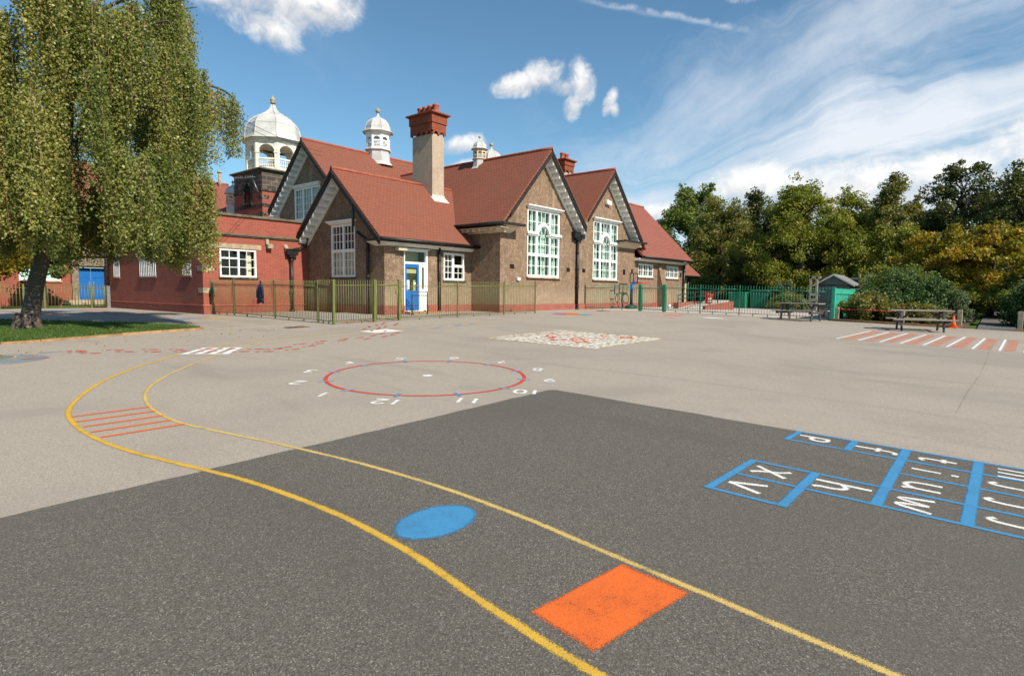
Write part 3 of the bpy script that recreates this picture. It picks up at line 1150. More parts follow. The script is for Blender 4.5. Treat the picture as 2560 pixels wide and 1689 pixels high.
GLY = {'0': [[(.3, 0), (.08, .12), (0, .5), (.08, .88), (.3, 1), (.52, .88), (.6, .5), (.52, .12), (.3, 0)]],
       '1': [[(.3, 0), (.3, 1)]],
       '2': [[(.02, .78), (.12, .95), (.32, 1), (.54, .9), (.56, .68), (.4, .42), (.0, .03)], [(.0, .02), (.62, .02)]],
       '3': [[(.02, .88), (.25, 1), (.52, .9), (.52, .66), (.26, .54), (.54, .42), (.58, .16), (.32, 0), (.02, .12)]],
       '4': [[(.42, 0), (.42, .55)], [(.36, 1), (.0, .32), (.62, .32)]],
       '5': [[(.56, 1), (.1, 1), (.06, .58), (.34, .62), (.58, .42), (.54, .12), (.28, 0), (.02, .1)]],
       '6': [[(.5, .98), (.2, .74), (.03, .36), (.12, .06), (.36, .0), (.57, .16), (.55, .42), (.33, .54), (.08, .38)]],
       '7': [[(.02, 1), (.6, 1), (.2, 0)]],
       '8': [[(.3, .54), (.06, .74), (.16, .96), (.3, 1), (.46, .96), (.54, .74), (.3, .54), (.02, .3), (.1, .05), (.3, 0), (.5, .05), (.58, .3), (.3, .54)]],
       '9': [[(.1, .02), (.4, .26), (.57, .64), (.48, .94), (.24, 1), (.03, .84), (.05, .58), (.27, .46), (.52, .62)]],
       'p': [[(.08, -.38), (.08, .62)], [(.08, .5), (.3, .62), (.52, .48), (.52, .16), (.3, .02), (.08, .12)]],
       'f': [[(.5, .92), (.4, 1.0), (.26, .92), (.22, .7), (.22, -.3)], [(.02, .52), (.46, .52)]],
       't': [[(.24, 1.0), (.24, .15), (.32, .02), (.46, .04), (.54, .14)], [(.04, .66), (.46, .66)]],
       'i': [[(.25, .0), (.25, .62)], [(.25, .82), (.25, .98)]],
       'u': [[(.05, .66), (.05, .2), (.2, .02), (.4, .06), (.5, .22)], [(.5, .66), (.5, .1), (.58, 0)]],
       'w': [[(.0, .66), (.16, .0), (.34, .6)], [(.34, .6), (.5, .0), (.7, .66)]],
       'v': [[(.0, .66), (.26, .0)], [(.26, .0), (.52, .66)]],
       'x': [[(.0, .72), (.18, .56), (.34, .16), (.5, .0)], [(.5, .72), (.0, .0)]],
       'h': [[(.05, -.1), (.05, 1.0)], [(.05, .42), (.28, .58), (.46, .42), (.48, .02), (.56, -.06)]],
       'm': [[(.04, 0), (.04, .66)], [(.04, .46), (.2, .62), (.33, .46), (.33, 0)], [(.33, .46), (.5, .62), (.64, .46), (.64, 0)]],
       'j': [[(.34, .66), (.32, -.12), (.18, -.26), (.04, -.12)], [(.34, .84), (.34, .98)]]}


def glyph(pb, ch, cx, cy, h, up, w, fe=0.012, wid=0.6):
    ux, uy = up
    rx, ry = uy, -ux
    for st in GLY[ch]:
        pts = []
        for a, b in st:
            a2, b2 = (a - wid / 2) * h, (b - 0.5) * h
            pts.append((cx + rx * a2 + ux * b2, cy + ry * a2 + uy * b2))
        # round the corners of the stroke
        for _ in range(2):
            if len(pts) > 2:
                q = [pts[0]]
                for a, b in zip(pts, pts[1:]):
                    q += [(a[0] * .75 + b[0] * .25, a[1] * .75 + b[1] * .25), (a[0] * .25 + b[0] * .75, a[1] * .25 + b[1] * .75)]
                pts = q + [pts[-1]]
        pb.strip(pts, w, fe, step=0.4)


def chaikin(p, n=2):
    mixp = lambda a, b, k: tuple(u + (v - u) * k for u, v in zip(a, b))
    for _ in range(n):
        q = [p[0]]
        for a, b in zip(p, p[1:]):
            q += [mixp(a, b, .25), mixp(a, b, .75)]
        p = q + [p[-1]]
    return p


outer = [(14.5, 12.95), (13.2, 12.9), (11.4, 12.78), (10.3, 12.72), (9.0, 12.72), (8.0, 12.65), (7.02, 12.5), (6.12, 12.3), (5.28, 12.02), (4.85, 11.78), (4.38, 11.42), (3.97, 11.01), (3.32, 10.36), (2.79, 9.71), (2.37, 9.05), (2.07, 8.45), (1.84, 7.91), (1.72, 7.52), (1.66, 7.17), (1.62, 6.73), (1.62, 6.30), (1.65, 5.90), (1.71, 5.51), (1.80, 5.12), (1.88, 4.78), (1.95, 4.51), (2.01, 4.23), (2.05, 3.93), (2.08, 3.65), (2.10, 3.36), (2.11, 3.10), (2.10, 2.77), (2.08, 2.45), (2.03, 2.12), (1.98, 1.84), (1.95, 1.60), (1.92, 1.39), (1.905, 1.23), (1.89, 1.0), (1.86, .6)]
inner = [(15.8, 12.36), (14.6, 12.32), (13.2, 12.30), (11.9, 12.1), (10.84, 12.02), (9.6, 12.0), (8.5, 12.05), (7.15, 12.0), (6.27, 11.82), (5.47, 11.46), (4.58, 10.70), (3.77, 9.80), (3.25, 9.15), (2.89, 8.61), (2.64, 8.08), (2.50, 7.66), (2.40, 7.21), (2.36, 6.85), (2.34, 6.50), (2.36, 6.21), (2.44, 5.82), (2.52, 5.44), (2.62, 5.01), (2.68, 4.70), (2.74, 4.37), (2.80, 4.00), (2.845, 3.6), (2.875, 3.2), (2.885, 2.9), (2.88, 2.57), (2.86, 2.16), (2.82, 1.79), (2.79, 1.48), (2.765, 1.20), (2.745, 0.97), (2.72, 0.75), (2.70, 0.55), (2.68, 0.37), (2.665, 0.24), (2.63, -.2)]
wl = lambda t: 0.042 if t > .2 else 0.034
tag(PB(0).strip(chaikin(outer), wl, 0.022, step=.2, c=0.97).build('painted_line', 'p_yellow'), 'deeper yellow outer line of the curving painted track', 'painted line', 'yellow lines of the painted track')
tag(PB(0).strip(chaikin(inner), lambda t: wl(t) * .88, 0.022, step=.2, c=0.90).build('painted_line', 'p_cream'), 'paler cream yellow inner line of the curving painted track', 'painted line', 'yellow lines of the painted track')
t = thing('striped_crossing', 'five orange stripes painted across the bend of the track', 'marking', (2.0, 6.75, G(2, 6.75)), world=True)
for a, b in [((1.70, 7.32), (2.41, 7.25)), ((1.68, 7.05), (2.38, 6.99)), ((1.67, 6.78), (2.36, 6.72)), ((1.66, 6.51), (2.34, 6.46)), ((1.67, 6.25), (2.37, 6.20))]:
    PB(1).strip([a, b], 0.046, 0.012).build('stripe', 'p_orange', t)
t = thing('zebra_crossing', 'white barred crossing painted over the track near the lawn', 'marking', (4.9, 11.4, G(4.9, 11.4)), world=True)
Z0, Z1, Z2, Z3 = (4.30, 11.36), (4.90, 10.80), (5.50, 11.52), (4.92, 11.95)
lerp2 = lambda a, b, k: (a[0] + (b[0] - a[0]) * k, a[1] + (b[1] - a[1]) * k)
for i in range(4):
    k0, k1 = i / 3.5, (i + 0.55) / 3.5
    PB(1).fill([lerp2(Z0, Z1, k0), lerp2(Z0, Z1, k1), lerp2(Z3, Z2, k1), lerp2(Z3, Z2, k0)], 0.015).build('stripe', 'p_white', t)
PB(0).strip([Z0, Z1], 0.04, 0.01).strip([Z3, Z2], 0.04, 0.01).build('edge_line', 'p_white', t)
tag(PB(1).fill([(9.12, 12.68), (9.18, 12.08), (10.02, 12.0), (10.04, 12.74)], 0.02).build('painted_square', 'p_white'), 'solid white square painted on the track near the olive fence', 'marking')
disc = [(2.46 + .29 * math.cos(k * math.pi / 20), 2.64 + .235 * math.sin(k * math.pi / 20)) for k in range(40)]
disc = [(2.455 + .285 * math.cos(a), 2.64 + .19 * math.sin(a)) for a in [k * math.pi / 20 for k in range(40)]]
tag(PB(1).fill(disc, 0.045, 0.97).build('painted_disc', 'p_blue'), 'solid blue oval sprayed on the dark tarmac inside the track', 'marking')
tag(PB(1).fill([(2.075, 1.575), (2.735, 1.485), (2.695, 1.105), (2.015, 1.215)], 0.05, 0.97).build('painted_rectangle', 'p_orange'), 'solid orange rectangle sprayed on the dark tarmac in the foreground', 'marking')

# seams between tarmac lays
for pts in ([(24.2, -.13), (19.6, 0.01), (16.82, 0.13), (13.61, 0.17), (12.1, 0.21), (10.25, 0.29), (8.6, .33)], [(.6, 11.75), (1.72, 11.52), (2.3, 11.38), (2.84, 11.28), (3.74, 11.09)]):
    PB(0).strip(pts, 0.02, 0.05, c=.36).build('tarmac_joint', 'p_joint')['kind'] = 'structure'

# clock face
t = thing('painted_clock', 'painted clock face with red ring, white numerals and blue ticks', 'clock', (5.93, 6.58, G(5.93, 6.58)), world=True)
CC = (5.935, 6.57)
PB(1).strip([(CC[0] + 1.46 * math.cos(k * math.pi / 48), CC[1] + 1.46 * math.sin(k * math.pi / 48)) for k in range(96)], 0.045, 0.018, closed=True).build('ring', 'p_red', t)
PB(1).fill([(CC[0] + .075 * math.cos(k * .3), CC[1] + .075 * math.sin(k * .3)) for k in range(21)], 0.01).build('centre_dot', 'p_white', t)
up12 = (math.cos(R(213)), math.sin(R(213)))
for n in range(1, 13):
    a = R(213 - 30 * n)
    c_, s_ = math.cos(a), math.sin(a)
    PB(3).strip([(CC[0] + 1.36 * c_, CC[1] + 1.36 * s_), (CC[0] + 1.56 * c_, CC[1] + 1.56 * s_)], 0.04, 0.01).build('tick', 'p_paleblue' if n in (1, 2, 3, 4, 7, 8, 9, 10) else 'p_blue', t)
    pb = PB(1)
    rr = 1.84
    st_ = str(n)
    for q, ch in enumerate(st_):
        o_ = (q - (len(st_) - 1) / 2) * 0.19
        glyph(pb, ch, CC[0] + rr * c_ + up12[1] * o_, CC[1] + rr * s_ - up12[0] * o_, 0.255, up12, 0.042, 0.012)
    pb.build('numeral', 'p_white', t)

# letter grid
t = thing('letter_grid', 'blue grid of boxes with white letters painted at the edge of the dark tarmac', 'hopscotch', (5.6, .5, G(5.6, .5)), world=True)
g = PB(1)
YC = [1.06, 0.585, 0.085, -0.42, -0.92]
XT, X3, X2, X1, X0 = 6.385, 6.0, 5.56, 5.09, 4.66
for y in YC[1:4]:
    g.strip([(XT + .02, y - .02 * (y < .5)), (X0 - .02, y)], 0.068, 0.018)
lw = 0.036
for (xa, ya, xb, yb) in [(XT, 1.50, XT, -.92), (X3, 1.52, X3, -.92), (X2, .56, X2, -.92), (X1, 1.54, X1, -.92), (X0, 1.56, X0, -.92)]:
    g.strip([(xa, ya), (xb, yb)], lw, 0.014)
g.strip([(4.20, 1.585), (4.20, 1.07)], lw, 0.014)
g.strip([(XT + .018, 1.49), (X3 - .018, 1.515)], 0.05, 0.016)
g.strip([(X1 + .018, 1.54), (4.18, 1.585)], 0.056, 0.018)
g.strip([(X1 + .018, 1.06), (4.18, 1.07)], 0.062, 0.018)
g.strip([(XT, 1.0), (X3, 1.0)], 0.056, 0.016)
g.build('grid_lines', 'p_blue', t)
UPL = (0, -1)
for ch, x, y, h in [('p', 6.20, 1.22, .27), ('f', 6.19, .79, .30), ('t', 6.19, .34, .26), ('i', 5.78, .33, .32), ('u', 5.32, .315, .36), ('w', 4.89, .34, .40),
                    ('x', 4.87, 1.29, .36), ('v', 4.42, 1.32, .38), ('h', 4.87, .82, .34), ('m', 6.18, -.26, .40), ('j', 5.76, -.24, .30), ('j', 5.31, -.22, .30), ('j', 4.87, -.24, .30)]:
    pb = PB(1)
    glyph(pb, ch, x, y, h, UPL, 0.031, 0.020, 0.55)
    pb.build('letter', 'p_white', t)

# number board
t = thing('number_board', 'square snakes and ladders board of white numbers painted on the pale tarmac', 'game board', (12, 8, G(12, 8)), world=True)
B0, B1, B2, B3 = (10.40, 9.53), (13.41, 9.37), (13.60, 6.34), (10.57, 6.57)
def bp(a, b):
    return lerp2(lerp2(B0, B3, a), lerp2(B1, B2, a), b)
PB(0).strip([B0, B1, B2, B3], 0.045, 0.012, closed=True).build('border', 'p_cream', t)
gl = PB(0)
for i in range(1, 10):
    gl.strip([bp(i / 10, 0.005), bp(i / 10, .995)], 0.028, 0.010, c=.95)
    gl.strip([bp(0.005, i / 10), bp(.995, i / 10)], 0.028, 0.010, c=.95)
gl.build('grid_lines', 'p_cream', t)
nb = PB(2)
for r_ in range(10):
    for c_ in range(10):
        n = r_ * 10 + (c_ if r_ % 2 == 0 else 9 - c_) + 1
        x, y = bp((r_ + .5) / 10, (c_ + .5) / 10)
        s_ = str(n)
        z0 = nb.lz
        for q, ch in enumerate(s_):
            nb.lz = z0
            glyph(nb, ch, x - (q - (len(s_) - 1) / 2) * 0.0 + 0.0, y + ((len(s_) - 1) / 2 - q) * 0.10, 0.21, (1, 0), 0.070, 0.010)
        nb.lz = 0.0045
nb.build('numbers', 'p_white', t)
for q, (pts, w_, mt, nm) in enumerate([([bp(.5, .98), bp(.55, .75), bp(.62, .85), bp(.6, .55), bp(.5, .5)], .06, 'p_red', 'snake'),
                        ([bp(.2, .55), bp(.28, .42), bp(.33, .5), bp(.36, .38)], .07, 'p_red', 'snake'), ([bp(.5, .18), bp(.46, .3), bp(.52, .33)], .08, 'p_red', 'snake'),
                        ([bp(.12, .68), bp(.22, .62), bp(.3, .72)], .06, 'p_orange', 'snake')]):
    PB(4 + q).strip(chaikin(pts), w_, .01).fill([(pts[-1][0] + .09 * math.cos(k), pts[-1][1] + .09 * math.sin(k)) for k in np.arange(0, 6.2, .7)], .01).build(nm, mt, t)
for (a0, b0, a1, b1, mt) in [(.78, .22, .52, .48, 'p_orange'), (.80, .76, .70, .92, 'p_orange')]:
    pb = PB(8)
    A_, B_ = bp(a0, b0), bp(a1, b1)
    dx, dy = B_[0] - A_[0], B_[1] - A_[1]
    L = math.hypot(dx, dy)
    nx_, ny_ = -dy / L * .13, dx / L * .13
    for sg in (-1, 1):
        pb.strip([(A_[0] + sg * nx_, A_[1] + sg * ny_), (B_[0] + sg * nx_, B_[1] + sg * ny_)], .045, .01)
    for k in range(1, 5):
        c_ = lerp2(A_, B_, k / 5)
        pb.strip([(c_[0] - nx_, c_[1] - ny_), (c_[0] + nx_, c_[1] + ny_)], .035, .01)
    pb.build('ladder', mt, t)

# counting strip of white cross lines and orange bars in front of the bench
t = thing('counting_strip', 'long strip of orange bars between white cross lines painted near the benches', 'marking', (18.8, .5, G(18.8, .5)), world=True)
lb = PB(2)
ya_ = [2.97, 2.50, 2.04, 1.59, 1.15, .70, .27, -.16, -.60]
yb_ = [3.23, 2.73, 2.26, 1.84, 1.37, .92, .44, -.04, -.47]
for a, b in zip(ya_, yb_):
    lb.strip([(20.55, a), (17.08, b)], 0.045, 0.014)
lb.build('cross_lines', 'p_white', t)
th_ = PB(1)
for k in range(11):
    x = 17.08 + 3.47 * k / 10
    th_.strip([(x, lerp2((yb_[0], 0), (ya_[0], 0), k / 10)[0]), (x, -.6)], 0.022, 0.008, c=.8)
    if k < 10:
        for q in range(8):
            f_ = (k + .5) / 10
            y0 = yb_[q] + (ya_[q] - yb_[q]) * f_
            y1 = yb_[q + 1] + (ya_[q + 1] - yb_[q + 1]) * f_
            PB(0).strip([(x + .17, y0 - .07), (x + .17, y1 + .16)], 0.125, 0.025, c=.88).build('bar', 'p_orange', t)
th_.build('long_lines', 'p_white', t)

# footprints
def footprint(label, mt, x, y, ang, group, k=1.0):
    pb = PB(3)
    c_, s_ = math.cos(ang), math.sin(ang)
    tr = lambda a, b: (x + (c_ * a - s_ * b) * k, y + (s_ * a + c_ * b) * k)
    pb.fill([tr(.09 + .12 * math.cos(q * .45), .055 * math.sin(q * .45)) for q in range(14)], .006)
    pb.fill([tr(-.14 + .055 * math.cos(q * .7), .042 * math.sin(q * .7)) for q in range(9)], .006)
    return tag(pb.build('footprint', mt), label, 'footprint', group)


FR = [(3.16, 13.03), (3.11, 12.80), (3.24, 12.49), (3.67, 12.69), (3.73, 12.34), (4.16, 12.37), (4.07, 12.02), (4.50, 12.04), (4.46, 11.69), (4.91, 11.73), (4.80, 11.37), (5.20, 11.46), (5.21, 10.98), (5.58, 11.11), (5.53, 10.68), (5.86, 10.92), (6.11, 10.97), (6.05, 10.60), (6.61, 11.27), (6.56, 10.85), (6.90, 11.08), (7.19, 11.41), (7.59, 11.21), (7.82, 11.46), (8.24, 11.45), (8.22, 11.15), (8.72, 11.59), (9.11, 11.82), (8.81, 11.26), (9.20, 11.46), (9.59, 11.74), (9.44, 12.59), (9.61, 12.26), (9.60, 13.13), (10.08, 13.55), (9.88, 12.92), (10.12, 13.15), (10.54, 13.82), (10.50, 13.37), (10.90, 14.02), (10.98, 13.54), (11.35, 13.90), (11.31, 14.45)]
for i, (x, y) in enumerate(FR):
    ang = R(-42) if x < 6 else (R(10) if x < 8 else (R(25) if i < 31 else R(45)))
    if y > 11.9 and x < 5 or x < 4.9:
        lab, gr_ = 'red footprint in the trail between the lawn edging and the barred crossing', 'red footprints left of the barred crossing'
    elif x < 5.25:
        lab, gr_ = 'red footprint painted on the white barred crossing', 'red footprints on the barred crossing'
    elif i < 31:
        lab, gr_ = 'red footprint in the trail between the barred crossing and the white square', 'red footprints right of the barred crossing'
    elif i < 33:
        lab, gr_ = 'red footprint painted on top of the solid white square', 'red footprints on the white square'
    else:
        lab, gr_ = 'red footprint in the cluster between the white square and the olive fence', 'red footprints by the olive fence gate'
    footprint(lab, 'p_red', x, y, ang + R(random.uniform(-12, 12)), gr_, .8)
for x, y in [(10.66, 12.42), (11.27, 12.16), (11.76, 12.42), (12.56, 12.52), (12.21, 12.16), (13.05, 12.41)]:
    footprint('pale blue footprint on the track in front of the olive fence', 'p_paleblue', x, y, R(15 + random.uniform(-15, 15)), 'pale blue footprints on the track')

# other worn pictures on the ground
def ell(cx, cy, a, b, tw, n=24):
    c_, s_ = math.cos(R(tw)), math.sin(R(tw))
    return [(cx + a * math.cos(k * 2 * math.pi / n) * c_ - b * math.sin(k * 2 * math.pi / n) * s_, cy + a * math.cos(k * 2 * math.pi / n) * s_ + b * math.sin(k * 2 * math.pi / n) * c_) for k in range(n)]


t = thing('painted_globe', 'faded green and blue round picture painted on the ground at the left edge', 'marking', (1.9, 12.8, G(1.9, 12.8)), world=True)
PB(0).fill(ell(1.75, 12.75, .95, .75, -30), .05, .62).build('blue_disc', 'p_fadeblue', t)
PB(2).fill(ell(1.65, 13.0, .62, .5, -30), .05, .62).build('green_disc', 'p_fadegreen', t)
PB(4).strip(ell(1.65, 13.0, .64, .52, -30), .03, .01, closed=True, c=.8).build('rim_line', 'p_cream', t)
PB(4).strip([(2.25, 12.42), (2.62, 12.36)], .05, .015).build('red_stroke', 'p_red', t)
PB(0).strip([(2.62, 13.15), (2.98, 13.1)], .18, .03, c=.55).build('blue_stroke', 'p_fadeblue', t)
BL = [('p_blue', 6.9, 29.0, .95, .35, 30, 'blue and yellow patch painted beside the far gate'), ('p_orange', 7.85, 29.4, .6, .28, 15, 'orange patch painted beside the far gate'),
      ('p_orange', 5.55, 25.6, .85, .22, 0, 'orange patch painted on the tarmac behind the birch'), ('p_green', 6.4, 25.6, .6, .2, -10, 'pale green patch painted between orange and blue patches behind the lawn'),
      ('p_blue', 7.0, 25.2, .5, .2, -20, 'blue patch painted in front of the dark brick side wall'), ('p_red', 7.25, 23.7, .8, .13, -55, 'long red and yellow stroke painted in front of the dark brick side wall')]
for mt, x, y, a, b, tw, lab in BL:
    tag(PB(0).fill(ell(x, y, a, b, tw), .05, .85).build('painted_patch', mt), lab, 'marking')
t = thing('painted_caterpillar', 'blue, red and yellow picture painted at the corner of the brick block', 'marking', (8.0, 19.5, G(8, 19.5)), world=True)
PB(0).fill(ell(7.35, 19.55, .36, .22, -40), .04, .85).build('blue_patch', 'p_blue', t)
PB(1).fill(ell(7.85, 19.55, .4, .2, -20), .04, .85).build('pale_patch', 'p_paleblue', t)
PB(2).fill(ell(8.5, 19.5, .5, .2, 0), .04, .9).build('yellow_patch', 'p_yellow', t)
PB(3).strip([(7.7, 20.1), (8.6, 20.2)], .1, .03).build('red_stroke', 'p_red', t)
t = thing('painted_compass', 'small multicoloured round picture painted in front of the tall window wall', 'marking', (19.5, 13.1, 0), world=True)
for k, (mt, a) in enumerate([('p_orange', 0), ('p_blue', 60), ('p_red', 120), ('p_yellow', 180), ('p_green', 240), ('p_paleblue', 300)]):
    PB(k).fill([(19.5, 13.1)] + [(19.5 + .62 * math.cos(R(a + q * 12)), 13.1 + .85 * math.sin(R(a + q * 12))) for q in range(6)], .02, .9).build('segment', mt, t)
PB(8).fill(ell(19.5, 13.1, .28, .34, 0), .02).build('hub', 'p_red', t)
tag(PB(0).strip([(20.6, 12.2), (20.9, 11.9), (20.85, 11.4), (20.5, 11.2)], .05, .02, c=.8).build('painted_arc', 'p_yellow'), 'thin yellow arc painted in front of the green gate', 'marking')
tag(PB(0).fill(ell(22.2, 10.05, .28, .42, 0), .03, .9).build('painted_patch', 'p_orange'), 'small orange patch painted in front of the green gate post', 'marking')
tag(PB(0).fill(ell(22.0, 8.35, .2, .42, 0), .02, 1).build('painted_patch', 'p_white'), 'white oval patch painted in front of the green railings', 'marking')
tag(PB(0).strip([(21.0, 10.4), (20.6, 9.2)], .12, .03, c=.75).build('painted_patch', 'p_pink'), 'faint pink stroke painted in front of the green railings', 'marking')
tag(PB(0).strip([(6.75, 15.47), (9.66, 15.52)], .035, .012, c=.9).build('painted_line', 'p_white'), 'thin white line painted from the lawn tip to the olive fence', 'painted line')
pk = PB(0)
pk.strip([(11.0, 15.3), (12.6, 15.6), (13.2, 16.3)], .22, .05, c=.85).strip([(10.3, 15.25), (10.9, 15.35)], .3, .06, c=.8)
tag(pk.build('painted_patch', 'p_pink'), 'pink band painted behind the olive fence by the porch', 'marking')
tag(PB(0).strip([(10.6, 18.4), (11.6, 17.6), (12.4, 17.2)], .16, .05, c=.8).build('painted_patch', 'p_paleblue'), 'pale blue band painted behind the olive fence', 'marking')
tag(PB(0).strip([(14.9, 15.9), (16.4, 15.9), (17.6, 15.4)], .14, .03, c=.95).build('painted_patch', 'p_red'), 'red band painted in front of the blue door', 'marking')
for y in (10.8, 9.9, 8.6, 7.4, 6.5):
    tag(PB(0).strip([(25.8 + random.uniform(0, 2), y), (26.2 + random.uniform(0, 1.6), y - .7)], .12, .04, c=.75).build('painted_patch', random.choice(['p_red', 'p_paleblue', 'p_pink'])), 'faded stroke painted on the pale yard behind the green railings', 'marking', 'faded strokes behind the green railings')

# gratings
def grate(label, pts):
    m = MB()
    z = [G(x, y) for x, y in pts]
    m.add([(x, y, zz + .004) for (x, y), zz in zip(pts, z)], [(0, 1, 2, 3)])
    o = m.build('drain_cover', M['rust'])
    s = MB()
    for k in range(1, 9):
        a, b = lerp2(pts[0], pts[1], k / 9), lerp2(pts[3], pts[2], k / 9)
        s.tube([(a[0], a[1], G(*a) + .006), (b[0], b[1], G(*b) + .006)], .012, 4)
    s.build('bars', M['rust'], o, uv=False)
    return tag(o, label, 'drain cover')


grate('long rusty drain cover in front of the olive fence corner', [(8.20, 14.84), (8.85, 14.88), (8.89, 14.56), (8.24, 14.52)])
grate('small rusty drain cover by the green railings', [(22.6, 13.9), (23.0, 13.9), (23.0, 13.4), (22.6, 13.4)])

# ================================================================== BUILDINGS
def plain_wall(parent, pts, material, name='wall'):
    return MB().add(pts, [tuple(range(len(pts)))]).build(name, M[material], parent, fixn=False)


SL = 1.05
# ---------------------------------------------------------------- twin gabled hall
hall = thing('gabled_hall', 'brown pebbledashed school hall with twin gables and two tall white windows', 'school building', (24, 15.75, 0), world=True)
HY, HX0, HX1 = 15.75, 18.18, 29.56
mp = fy(HY)
W1, W2 = (19.96, 22.36), (25.26, 27.70)
ZB, ZT = 1.47, 4.40
holes = [rect(W1[0], W1[1], ZB, ZT), rect(W2[0], W2[1], ZB, ZT)]
zl = 7.0 - SL * (21.0 - HX0) - .12
zv = 7.0 - SL * 2.7 - .12
wall_mb(mp, [(HX0, 0.27), (HX1, 0.27), (HX1, 7.0 - SL * (HX1 - 26.4) - .12), (26.4, 6.88), (23.7, zv), (21.0, 6.88), (HX0, zl)], holes).build('front_wall', M['render'], hall, fixn=False)
MB().box(HX0, HX0 + .02, HY + .002, 26, 0.27, zl).build('side_wall', M['render'], hall)
plain_wall(hall, [(HX1, 15.752, -.2), (HX1, 26, -.2), (HX1, 26, zl), (HX1, 15.752, zl)], 'render', 'side_wall')
plain_wall(hall, [(HX0 + .03, 25.9, 0), (HX1, 25.9, 0), (HX1, 25.9, 4), (26.4, 25.9, 6.9), (23.7, 25.9, zv), (21, 25.9, 6.9), (HX0 + .03, 25.9, 4)], 'stonewall', 'rear_wall')
b = MB()
b.box(HX0 - .05, HX1 + .01, HY - .05, HY + .2, -.4, 0.24)
b.box(HX0 - .05, HX0 + .2, HY + .2, 17.34, -.4, 0.24)
b.box(HX0 - .03, HX1 + .01, HY - .03, HY + .2, 0.24, 0.275)
b.box(HX0 - .03, HX0 + .2, HY + .2, 17.34, 0.24, 0.275)
b.build('plinth', M['plinth'], hall)
YV = HY - .5
rf = MB()
xe = 17.72
rf.slab([(xe, YV, 7 - SL * (21 - xe)), (xe, 26.3, 7 - SL * (21 - xe)), (21, 26.3, 7), (21, YV, 7)], .10)
rf.slab([(21, YV, 7), (21, 26.3, 7), (23.72, 26.3, 7 - SL * 2.72), (23.72, YV, 7 - SL * 2.72)], .10)
rf.slab([(23.68, YV + .002, 7 - SL * 2.72), (23.68, 26.3, 7 - SL * 2.72), (26.4, 26.3, 7), (26.4, YV + .002, 7)], .10)
xe2 = 29.98
rf.slab([(26.4, YV + .002, 7), (26.4, 26.3, 7), (xe2, 26.3, 7 - SL * (xe2 - 26.4)), (xe2, YV + .002, 7 - SL * (xe2 - 26.4))], .10)
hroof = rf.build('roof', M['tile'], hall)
ridge(hroof, (21, YV, 7.0), (21, 26.2, 7.0))
ridge(hroof, (26.4, YV, 7.0), (26.4, 26.2, 7.0))
verge(hall, mp, (21, 7.0), (23.85, 7 - SL * 2.85), .5)
verge(hall, mp, (21, 7.0), (18.25, 7 - SL * 2.75), .5, False)
verge(hall, mp, (26.4, 7.0), (29.5, 7 - SL * 3.1), .5)
verge(hall, mp, (26.4, 7.0), (24.0, 7 - SL * 2.4), .5, False)
# eaves on the left side, and the returns round the gable feet
gutter(hall, [(xe - .05, YV - .02, 3.52), (xe - .05, 17.95, 3.52)], .07)
e = MB()
e.box(xe - .01, HX0 - .002, YV + .05, 18.2, 3.36, 3.39)
e.hexa([(HX0 - .09, YV + .2, 3.20), (HX0 - .002, YV + .2, 3.20), (HX0 - .002, 18.2, 3.20), (HX0 - .09, 18.2, 3.20), (HX0 - .14, YV + .2, 3.36), (HX0 - .002, YV + .2, 3.36), (HX0 - .002, 18.2, 3.36), (HX0 - .14, 18.2, 3.36)])
eo = e.build('soffit', M['creamtrim'], hall)
for k in range(9):
    y = YV + .30 + k * .32
    MB().box(xe + .06, HX0 - .13, y, y + .10, 3.25, 3.36).build('bracket', M['creamtrim'], eo)
for (u0, u1, ws, ww, sg) in ((17.72, 19.15, 18.18, 18.95, 1), (27.45, 29.95, 27.75, 29.5, -1)):
    e = MB()
    e.box(u0, u1, YV, HY - .002, 3.50, 3.56)
    e.box(u0, u1, YV - .07, YV, 3.47, 3.58)
    e.build('return_gutter', M['char'], hall, bevel=.012)
    e = MB()
    a, c = (u0 + .45, u1 - .25) if sg > 0 else (u0 + .25, u1 - .45)
    e.hexa([(a, HY - .12, 3.21), (c - .18 * (sg > 0), HY - .12, 3.21), (c - .18 * (sg > 0), HY - .002, 3.21), (a, HY - .002, 3.21),
            (a - .25 * (sg > 0), YV + .06, 3.495), (c + .05, YV + .06, 3.495), (c + .05, HY - .002, 3.495), (a - .25 * (sg > 0), HY - .002, 3.495)])
    e.build('return_soffit', M['creamtrim'], hall)
